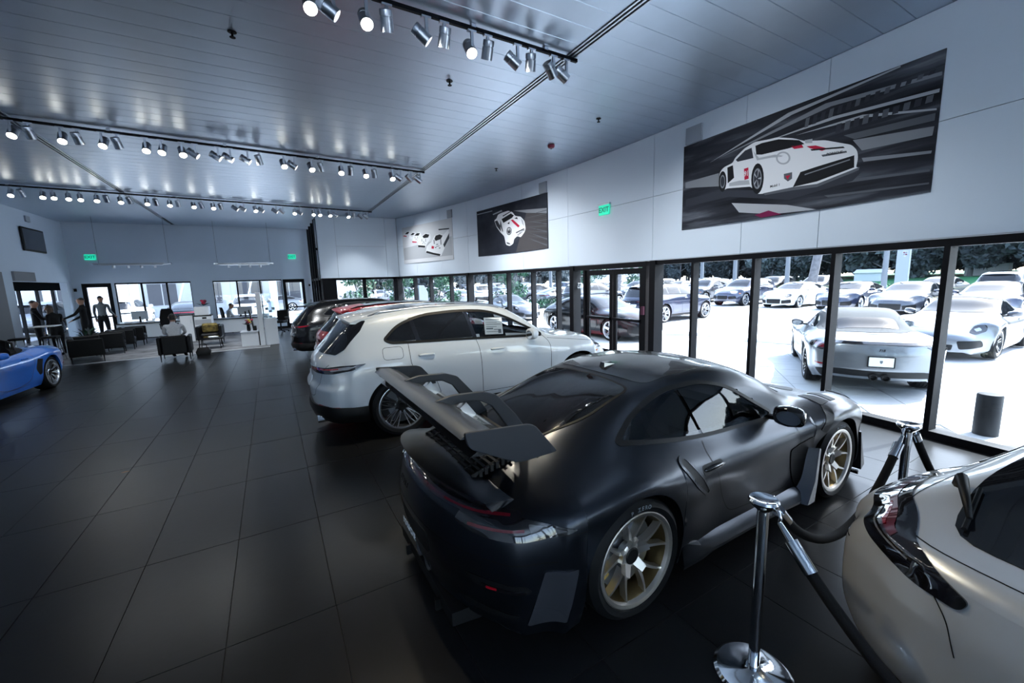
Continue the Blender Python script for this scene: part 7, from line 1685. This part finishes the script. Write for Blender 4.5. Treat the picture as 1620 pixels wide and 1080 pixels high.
person('man in a dark suit holding papers at the far left', (-6.70, 19.40, .010), math.radians(-70), stand(1.84, elR=(.24, .12, 1.18), wrR=(.18, .38, 1.15), elL=(-.24, .12, 1.18), wrL=(-.10, .40, 1.16)), (sk, M['cloth_dark'], M['cloth_dark']))
q = MB(); q.bbox((-.11, -.15, 0), (.11, .15, .006), .002); tag(q.build('paper_sheet', M['paper'], loc=(-6.28, 19.62, 1.24), rot=(.5, .2, .4)), 'sheet of paper held by the man in the dark suit', 'paper')
person('woman with long brown hair in dark clothes beside the high table', (-6.12, 18.95, .010), math.radians(60), stand(1.68, chest=(0, .06, 1.31), collar=(0, .08, 1.45), neck=(0, .10, 1.51), jaw=(0, .14, 1.57), head=(0, .15, 1.64), crown=(0, .14, 1.705), elR=(.24, .10, 1.15), wrR=(.16, .32, 1.05), face=(0, 1, -.2)), (sk, M['cloth_dark'], M['cloth_dark']), 'long', M['hair_brown'])
person('man in black reaching out his left arm behind the settee', (-5.82, 20.3, .010), math.radians(95), stand(1.87, chest=(0, .04, 1.32), elL=(-.24, .16, 1.22), wrL=(-.18, .42, 1.10), elR=(.24, .10, 1.14), wrR=(.18, .30, 1.02)), (sk, M['cloth_dark'], M['cloth_dark']))
person('man in a grey shirt and dark trousers, back turned, at the left glass door', (-5.98, 22.80, .010), math.radians(-12), stand(1.90, elR=(.23, .04, 1.16), wrR=(.24, .24, 1.02), elL=(-.23, -.02, 1.15), wrL=(-.24, .06, .92)), (sk, M['cloth_grey'], M['cloth_dark']))
person('person in a pale top with dark hair seated in the armchair, back to the room', (-2.55, 15.32, .010), math.radians(2), sit(), (sk, M['cloth_pale'], M['cloth_dark']), 'mid')
person('man in a pale shirt seated at the right desk by the window', (-1.72, 23.02, .010), math.radians(-75), sit(chest=(0, .0, .92), collar=(0, .02, 1.05), neck=(0, .04, 1.11), jaw=(0, .08, 1.17), head=(0, .09, 1.24), crown=(0, .08, 1.305)), (sk, M['cloth_pale'], M['cloth_dark']))
# ---------------------------------------------------------------- cars outside
CP = copy_tree
proto_sedan = build_sedan('white saloon facing the showroom in the first parking row', (28.4, 12.75, -.02), math.radians(180), M['paint_white'])
def sed(label, loc, rz, m, drop=()): return CP(proto_sedan, loc, math.radians(rz), label, {'white_paint': m} if m else None, drop)
def suvc(label, loc, rz, m, drop=()): 
    o = CP(proto_suv, loc, math.radians(rz), label, {'red_paint': m} if m else None, drop); o.scale = (1, 1, 1); return o
sed('dark saloon right of the white saloon in the first parking row', (28.3, 9.95, -.02), 180, M['paint_navy'])
sed('graphite saloon in front of the white sign pylon', (26.9, 7.25, -.02), 181, M['paint_graphite'])
sed('dark blue saloon at the right end of the first parking row', (25.9, 4.55, -.02), 182, M['paint_navy'])
suvc('dark SUV facing the showroom, left of the white saloon', (28.3, 15.8, -.02), 180, M['paint_navy'])
suvc('dark SUV second to the left of the white saloon', (29.4, 19.3, -.02), 180, M['paint_graphite'])
suvc('navy SUV parked tail towards the glass doors', (14.5, 12.9, -.02), 2, M['paint_navy'])
sed('black saloon parked side-on right outside the double doors', (10.15, 12.7, -.02), -90, M['paint_black'])
CP(silver_road, (11.0, 20.4, -.02), math.radians(-90), 'grey soft-top roadster side-on behind the black saloon', {'silver_paint': M['paint_graphite']})
DROP = ('door_gap', 'bumper_gap', 'brake_disc', 'brake_caliper', 'hub_cap', 'seat', 'roof_rail', 'door_handle', 'mirror_glass', 'mirror_foot', 'wing_gap', 'tailgate_gap', 'bonnet_gap', 'underbody', 'running_light', 'lamp_strip', 'lamp_insert', 'exhaust_tip', 'side_marker', 'reflector', 'plate', 'side_outlet', 'sill_cladding', 'light_band')
pc = [M['paint_white'], M['paint_silver'], M['paint_black'], M['paint_graphite'], M['paint_navy'], M['paint_white'], M['paint_silver']]; pcn = ['white', 'silver', 'black', 'graphite', 'navy', 'white', 'silver']
rr = random.Random(11)
suvc('white-roofed SUV behind the dark blue saloon near the lawn', (34.8, 6.2, -.02), 0, M['paint_silver'], DROP)
suvc('dark SUV in the second row behind the white saloon', (39.0, 19.6, -.02), 180, M['paint_black'], DROP); suvc('dark car in the second row, right of the leaning trunk', (39.0, 16.2, -.02), 180, M['paint_graphite'], DROP); sed('pale saloon in the second row behind the dark saloon', (38.6, 9.2, -.02), 180, M['paint_silver'], DROP)
k = 0
rows = [(18.0, 22.0, 4, 0, 3.0, 'x'), (29.0, 22.6, 5, 180, 2.9, 'y'), (18.5, 38.0, 6, 90, 2.8, 'xr'), (3.0, 33.0, 5, 90, 2.8, 'xr'), (8.0, 50.0, 9, -90, 2.8, 'xr'), (40.0, 24.0, 6, 180, 2.9, 'y'), (14.0, 57.0, 9, 90, 2.8, 'xr')]
rn = ['the lot behind the navy SUV', 'the row left of the dark SUVs', 'the lot seen through the middle windows', 'the lot seen through the far windows', 'the second lot behind the far windows', 'the far row beyond the dark SUVs', 'the last row before the trees']
for ri, (x, y, n, rz, st, ax) in enumerate(rows):
    for i in range(n):
        xx, yy = (x+(st*i if ax == 'xr' else 0), y+(st*i if ax == 'y' else (st*i*1.15 if ax == 'x' else 0)))
        c = rr.randrange(len(pc)); f = (sed if (i+ri) % 2 else suvc)
        f('%s %s, %s in %s' % (pcn[c], 'saloon' if f is sed else 'SUV', ORD[i+1]+' from its near end', rn[ri]), (xx, yy, -.02), rz+rr.uniform(-2, 2), pc[c], DROP)['group'] = 'cars in the outer parking lots'
for i, (x, y, rz, c) in enumerate([(-7.2, 29.5, 90, 0), (-4.2, 29.0, 90, 2), (-1.2, 30.0, 90, 0), (.9+.6, 41.0, 180, 1), (-10.4, 30, 90, 1)]):
    (suvc if i % 2 == 0 else sed)(['white SUV seen through the left window of the far wall', 'black saloon seen through the left window of the far wall', 'white SUV seen through the right window of the far wall', 'silver saloon outside the right glass door', 'silver SUV seen through the left glass door'][i], (x, y, -.02), rz, pc[c], DROP)['group'] = 'cars behind the far wall'
# wheel stops, bollard, sign
for (xa, ya, xb, yb, lab) in ((11.65, 9.6, 12.45, 8.3, 'concrete wheel stop, the left one of two on the forecourt'), (12.05, 7.0, 12.8, 5.3, 'concrete wheel stop beside the silver roadster')):
    a, b = Vector((xa, ya, 0)), Vector((xb, yb, 0)); d = (b-a).normalized(); s_ = Vector((-d.y, d.x, 0)); q = MB()
    q.loft([[p+s_*x_+Vector((0, 0, z-.02)) for x_, z in ((-.10, 0), (.10, 0), (.085, .10), (.05, .13), (-.05, .13), (-.085, .10))] for p in (a, b)]); tag(q.build('wheel_stop', M['curb'], bevel=.01), lab, 'wheel stop', 'concrete wheel stops')
q = MB(); q.lathe([(.11, 0), (.11, .50), (.10, .515)], 28); o = q.build('bollard', mat('bollard_grey', (.022, .024, .028), .6, spec=.2), loc=(7.25, 1.25, -.02), smooth=True, sharp=.6); tag(o, 'short dark grey bollard just outside the glass at the right', 'bollard'); q = MB(); q.lathe([(.105, .515), (.06, .52), (.001, .521)], 24); q.build('cap', M['black_metal'], o)
t = empty('sign_pylon', (40, 11.95, -.02)); tag(t, 'tall white sign pylon with a crest near the top', 'sign'); q = MB(); q.bbox((-.15, -.36, 0), (.15, .36, 3.6), .02); q.build('slab', M['pylon'], t)
q = MB(); q.prism([(-.14, .2), (.14, .2), (.15, 0), (.10, -.14), (0, -.24), (-.10, -.14), (-.15, 0)], -.165, -.15, 'x'); o = q.build('crest', M['grey_lam'], t, loc=(0, -.10, 3.05))
for (y0, z0, m_) in ((-.06, .08, M['print_grey']), (.06, .08, fd_), (-.06, -.06, fd_), (.06, -.06, M['print_grey'])): q = MB(); q.box((-.172, y0-.05, z0-.05), (-.165, y0+.05, z0+.05)); q.build('crest_field', m_, o)
# lamp poles
for (x, y, h, lab) in ((33, 23.3, 9, 'light pole farthest left in the first window bays'), (33, 20.3, 9, 'thin light pole behind the dark SUVs'), (33, 16.3, 9, 'grey light pole behind the white saloon'), (34, 11.0, 9, 'light pole left of the sign pylon'), (23.6, 33, 9, 'light pole seen through the middle windows')):
    t = empty('light_pole', (x, y, -.02)); tag(t, lab, 'light pole', 'parking lot light poles'); q = MB(); q.tube([(0, 0, 0), (0, 0, h)], [.16, .10], 12); q.build('pole', M['pole'], t, smooth=True, sharp=.8); q = MB(); q.lathe([(.22, 0), (.22, .5), (.17, .55)], 14); q.build('footing', M['curb'], t); q = MB(); q.bbox((-.9, -.12, h-.08), (.3, .12, h), .02); q.build('lamp_head', M['pole'], t)
# ---------------------------------------------------------------- lawn bank, hedges, trees, buildings
q = MB(); ys = np.linspace(-60, 34, 40); q.loft([[(42, y, -.2), (42, y, 0), (48, y, .45+.1*math.sin(y*.3)), (60, y, .80+.15*math.sin(y*.17)), (75, y, .95), (110, y, 1.1), (110, y, -.2)] for y in ys]); S(q.build('lawn', M['grass'], smooth=True, sharp=.9))
rr = random.Random(2)
def leaf_cloud(name, blobs, n, size, m, parent, seed=1, flat=0.0):
    r = random.Random(seed); V = []; F = []
    for _ in range(n):
        bx, by, bz, br = blobs[r.randrange(len(blobs))]
        while True:
            p = Vector((r.uniform(-1, 1), r.uniform(-1, 1), r.uniform(-1, 1)))
            if .35 < p.length <= 1: break
        p = Vector((bx, by, bz))+Vector((p.x*br, p.y*br, p.z*br*.8)); a = Vector((r.uniform(-1, 1), r.uniform(-1, 1), r.uniform(-1, 1))).normalized(); b = a.cross(Vector((r.uniform(-1, 1), r.uniform(-1, 1), r.uniform(-1, 1)))).normalized(); s_ = size*r.uniform(.6, 1.4)
        k = len(V); V += [p-a*s_, p+b*s_*.5, p+a*s_, p-b*s_*.5]; F.append((k, k+1, k+2, k+3))
    o = link(name, mesh_data(name, V, F, [m]), parent); o['kind'] = 'stuff'; return o
def make_tree(h, cr, seed, lm, dens=2600, ls=.22, trunk=.22, bare=False):
    r = random.Random(seed); t = empty('tree', (0, 0, -.02)); q = MB(); top = h*.55
    q.tube([(0, 0, 0), (r.uniform(-.2, .2), r.uniform(-.2, .2), top*.5), (r.uniform(-.4, .4), r.uniform(-.4, .4), top), (r.uniform(-.5, .5), r.uniform(-.5, .5), h*.85)], [trunk, trunk*.8, trunk*.55, trunk*.15], 8); q.build('trunk', M['bark'], t, smooth=True)
    blobs = []
    for k in range(9):
        a = k*2.4+r.uniform(-.5, .5); z = h*(.14+.72*(k+r.random())/9); R = cr*r.uniform(.3, .85)*(1 if z < h*.7 else .6); e = Vector((R*math.cos(a), R*math.sin(a), z)); b = MB(); s0 = Vector((0, 0, z*.72)); b.tube([s0, s0.lerp(e, .5)+Vector((0, 0, .3)), e], [trunk*.4, trunk*.25, trunk*.08], 6); b.build('branch', M['bark'], t, smooth=True); blobs.append((e.x, e.y, e.z, cr*r.uniform(.32, .5)))
    blobs.append((0, 0, h*.8, cr*.5)); leaf_cloud('foliage', blobs, dens, ls, lm, t, seed); return t
protos = [make_tree(11, 4.4, 1, M['leaf_dark'], 9000, .30), make_tree(9, 4.0, 2, M['leaf_mid'], 6000, .26), make_tree(13, 5.0, 3, M['leaf_dark'], 11000, .32), make_tree(10, 3.4, 4, M['leaf_mid'], 3600, .22, .18)]
def side(y): return 'right' if y < 8 else ('middle' if y < 34 else 'left')
spots = []
for row, (X, st) in enumerate(((64, 4.4), (71, 4.6), (78, 4.8), (85, 5.0))):
    y = -40.0
    while y < 58: spots.append((row, X+rr.uniform(-2, 2)-max(0, y-38)*.25, y+rr.uniform(-1, 1))); y += st
for row, (Y, st) in enumerate(((66, 4.6), (73, 4.8))):
    x = -2.0
    while x < 56: spots.append((row, x+rr.uniform(-1, 1), Y+rr.uniform(-2, 2))); x += st
used = set(); kinds = ['dense dark', 'lighter leafy', 'tall dark', 'thin leafy']; cnt = {}
where = lambda x, y: 'behind the sign pylon and the right lawn' if y < 14 else ('behind the first parking row' if y < 34 else ('behind the glass doors' if x > 48 else 'behind the far windows of the glass front'))
for (row, x, y) in spots:
    p = rr.randrange(4) if row == 0 else rr.choice((0, 2)); loc = (x, y, .5 if y < 34 else -.1); rz = rr.uniform(0, 6.28); s_ = rr.uniform(.8, 1.15)
    o = protos[p] if p not in used else CP(protos[p], loc, rz)
    used.add(p); o.location = loc; o.rotation_euler = (0, 0, rz); o.scale = (s_, s_, s_)
    key = (row, y > 60); cnt[key] = cnt.get(key, 0)+1; n_ = cnt[key]; suf = 'th' if n_ in (11, 12, 13) else {1: 'st', 2: 'nd', 3: 'rd'}.get(n_ % 10, 'th')
    if y > 60: lab = '%s tree behind the far windows, %d%s from the left in the %s' % (kinds[p], n_, suf, ['front row', 'second row'][row])
    else: lab = '%s tree, %d%s from the right in the %s of the woodland' % (kinds[p], n_, suf, ['front row', 'second row', 'third row', 'back row'][row])
    tag(o, lab, 'tree', 'woodland trees behind the parking lots')
# planted trees near the glass front's far end and along the lots
gp = make_tree(4.6, 1.5, 9, M['leaf_green'], 1500, .13, .08); first = True
for (x, y, s_, lab) in ((5.0, 28.5, 1.0, 'small green tree outside the end window, left pane'), (8.2, 29.5, .9, 'small tree outside the end window, right pane'), (10.0, 27.0, .95, 'small green tree outside the first narrow pane of the glass front'), (15.0, 25.4, 1.15, 'green tree outside the middle panes, left'), (24.0, 28.0, 1.2, 'green tree outside the middle panes, right'), (33.0, 30.5, 1.35, 'green tree seen through the glass doors')):
    o = gp if first else CP(gp, (x, y, -.02), x); first = False; o.location = (x, y, -.02); o.scale = (s_,)*3; tag(o, lab, 'tree', 'small planted trees')
t = empty('palm_trunk', (33.5, 15.0, -.02)); tag(t, 'leaning grey palm trunk behind the white saloon', 'tree'); q = MB(); q.tube([(0, 0, 0), (.1, -.25, 2.5), (.2, -.55, 5), (.2, -.7, 8)], [.32, .27, .25, .22], 12); q.build('trunk', M['bark'], t, smooth=True)
for k in range(12): a = k*.52; q = MB(); d = Vector((math.cos(a), math.sin(a), 0)); s_ = Vector((-d.y, d.x, 0))*.25; c = Vector((.2, -.7, 8)); q.add([c, c+d*1.2+s_+Vector((0, 0, .5)), c+d*2.4-Vector((0, 0, .5)), c+d*1.2-s_+Vector((0, 0, .5))], [(0, 1, 2, 3)]); q.build('frond', M['leaf_mid'], t)
t = CP(bpy.data.objects[t.name], (23.6, 24.2, -.02), 1.0, 'grey palm trunk seen through the middle panes')
def hedge(x0, y0, x1, y1, w, h, m, lab, n=1500, seed=1):
    t = empty('hedge', ((x0+x1)/2, (y0+y1)/2, -.02)); tag(t, lab, 'hedge'); L = max(abs(x1-x0), abs(y1-y0)); nb = max(2, int(L/(w*.7))); a, b = Vector((x0, y0, 0)), Vector((x1, y1, 0)); c = (a+b)/2
    bl = [(*(a.lerp(b, (k+.5)/nb)-c).xy, h*.5, w*.62) for k in range(nb)]; leaf_cloud('foliage', bl, n, .10, m, t, seed)
    q = MB(); d = (b-a)/2; q.bar(-d+Vector((0, 0, h*.3)), d+Vector((0, 0, h*.3)), w*.5, h*.5); q.build('branch_core', M['leaf_dark'], t)
hedge(41.2, -8, 41.2, 16, .9, .9, M['leaf_green'], 'low hedge between the second parking row and the lawn', 3500, 3); hedge(3.0, 25.5, 9.5, 26.5, 1.0, .9, M['leaf_mid'], 'scrubby flower bed outside the end window', 2600, 4); hedge(11.5, 24.5, 17.5, 24.0, .8, .6, M['leaf_green'], 'clipped green hedge outside the middle panes', 1600, 5); hedge(15.0, 19.5, 17.5, 19.0, .8, .6, M['leaf_green'], 'small green shrub bed behind the grey roadster', 900, 6)
q = MB(); q.prism([(-.25, 0), (.25, 0), (.25, 1.5), (.05, 1.9), (-.25, 1.9)], -.35, .35, 'y'); o = q.build('charging_station', M['pylon'], loc=(7.3, 22.6, -.02)); tag(o, 'white charging station outside the end window', 'charging station'); q = MB(); q.box((-.262, -.22, .5), (-.25, .22, 1.75)); q.build('panel', M['black'], o)
t = empty('building', (50, 50, -.02), math.radians(25)); tag(t, 'low dark-roofed building far behind the lot', 'building'); q = MB(); q.box((-7, -3, 0), (7, 3, 2.6)); q.build('walls', M['building'], t); q = MB(); q.box((-7.5, -3.5, 2.6), (7.5, 3.5, 3.6)); q.build('roof', M['building_dark'], t)
for k in range(6): q = MB(); q.box((-6.4+2.2*k, -3.05, .7), (-5.2+2.2*k, -3.0, 2.0)); q.build('window', M['building_dark'], t)
t = empty('shed', (58, 20.0, .6)); tag(t, 'small pale shed at the edge of the trees', 'building'); q = MB(); q.box((-.8, -1.2, 0), (.8, 1.2, 1.0)); q.build('walls', M['building'], t); q = MB(); q.prism([(-1.0, 1.0), (1.0, 1.0), (0, 1.4)], -1.3, 1.3, 'y'); q.build('roof', M['building'], t)
t = empty('shed', (68, 13.2, .6)); tag(t, 'white trailer under the trees on the right', 'building'); q = MB(); q.box((-.8, -1.6, .3), (.8, 1.6, 1.6)); q.build('walls', M['building'], t); q = MB(); q.box((-.5, -1.0, 0), (.5, 1.0, .3)); q.build('chassis', M['black'], t)
# white building with glazing behind the far wall
t = empty('office_building', (-3.0, 43, -.02)); tag(t, 'large white building with a glazed front behind the far wall', 'building'); q = MB(); q.box((-16, 0, 0), (11, 8, 7.5)); q.build('walls', M['building'], t)
for k in range(8): q = MB(); q.box((-14.5+3.0*k, -.08, .9), (-12.6+3.0*k, .0, 2.6)); o = q.build('window', M['building_dark'], t)
for k in range(8):
    for j in (0, 1): q = MB(); q.box((-14.5+3.0*k+.95*j, -.10, .9), (-14.5+3.0*k+.95*j+.06, -.08, 2.6)); q.build('glazing_bar', M['building'], t)
for k in range(5): q = MB(); q.tube([(-10+4.4*k, -3, 0), (-10+4.4*k, -3, 5)], .28, 14); q.build('column', M['building'], t, smooth=True, sharp=.8)
q = MB(); q.box((-16, -4, 5), (11, 0, 5.6)); q.build('canopy', M['building'], t)
for k in range(3): q = MB(); q.bar((-7.8+4.4*k, -3, 0.2), (-6.4+4.4*k, -3, 4.8), .10, .10, (0, 1, 0)); q.build('brace', M['building'], t)
t = empty('apartment_block', (-24, 33, -.02)); tag(t, 'white gridded building seen through the left lounge window', 'building'); q = MB(); q.box((-4, -12, 0), (0, 16, 9)); q.build('walls', M['building'], t)
for k in range(10):
    for j in range(3): q = MB(); q.box((0, -11+2.6*k, .9+2.6*j), (.06, -9.2+2.6*k, 2.7+2.6*j)); q.build('window', M['building_dark'], t)
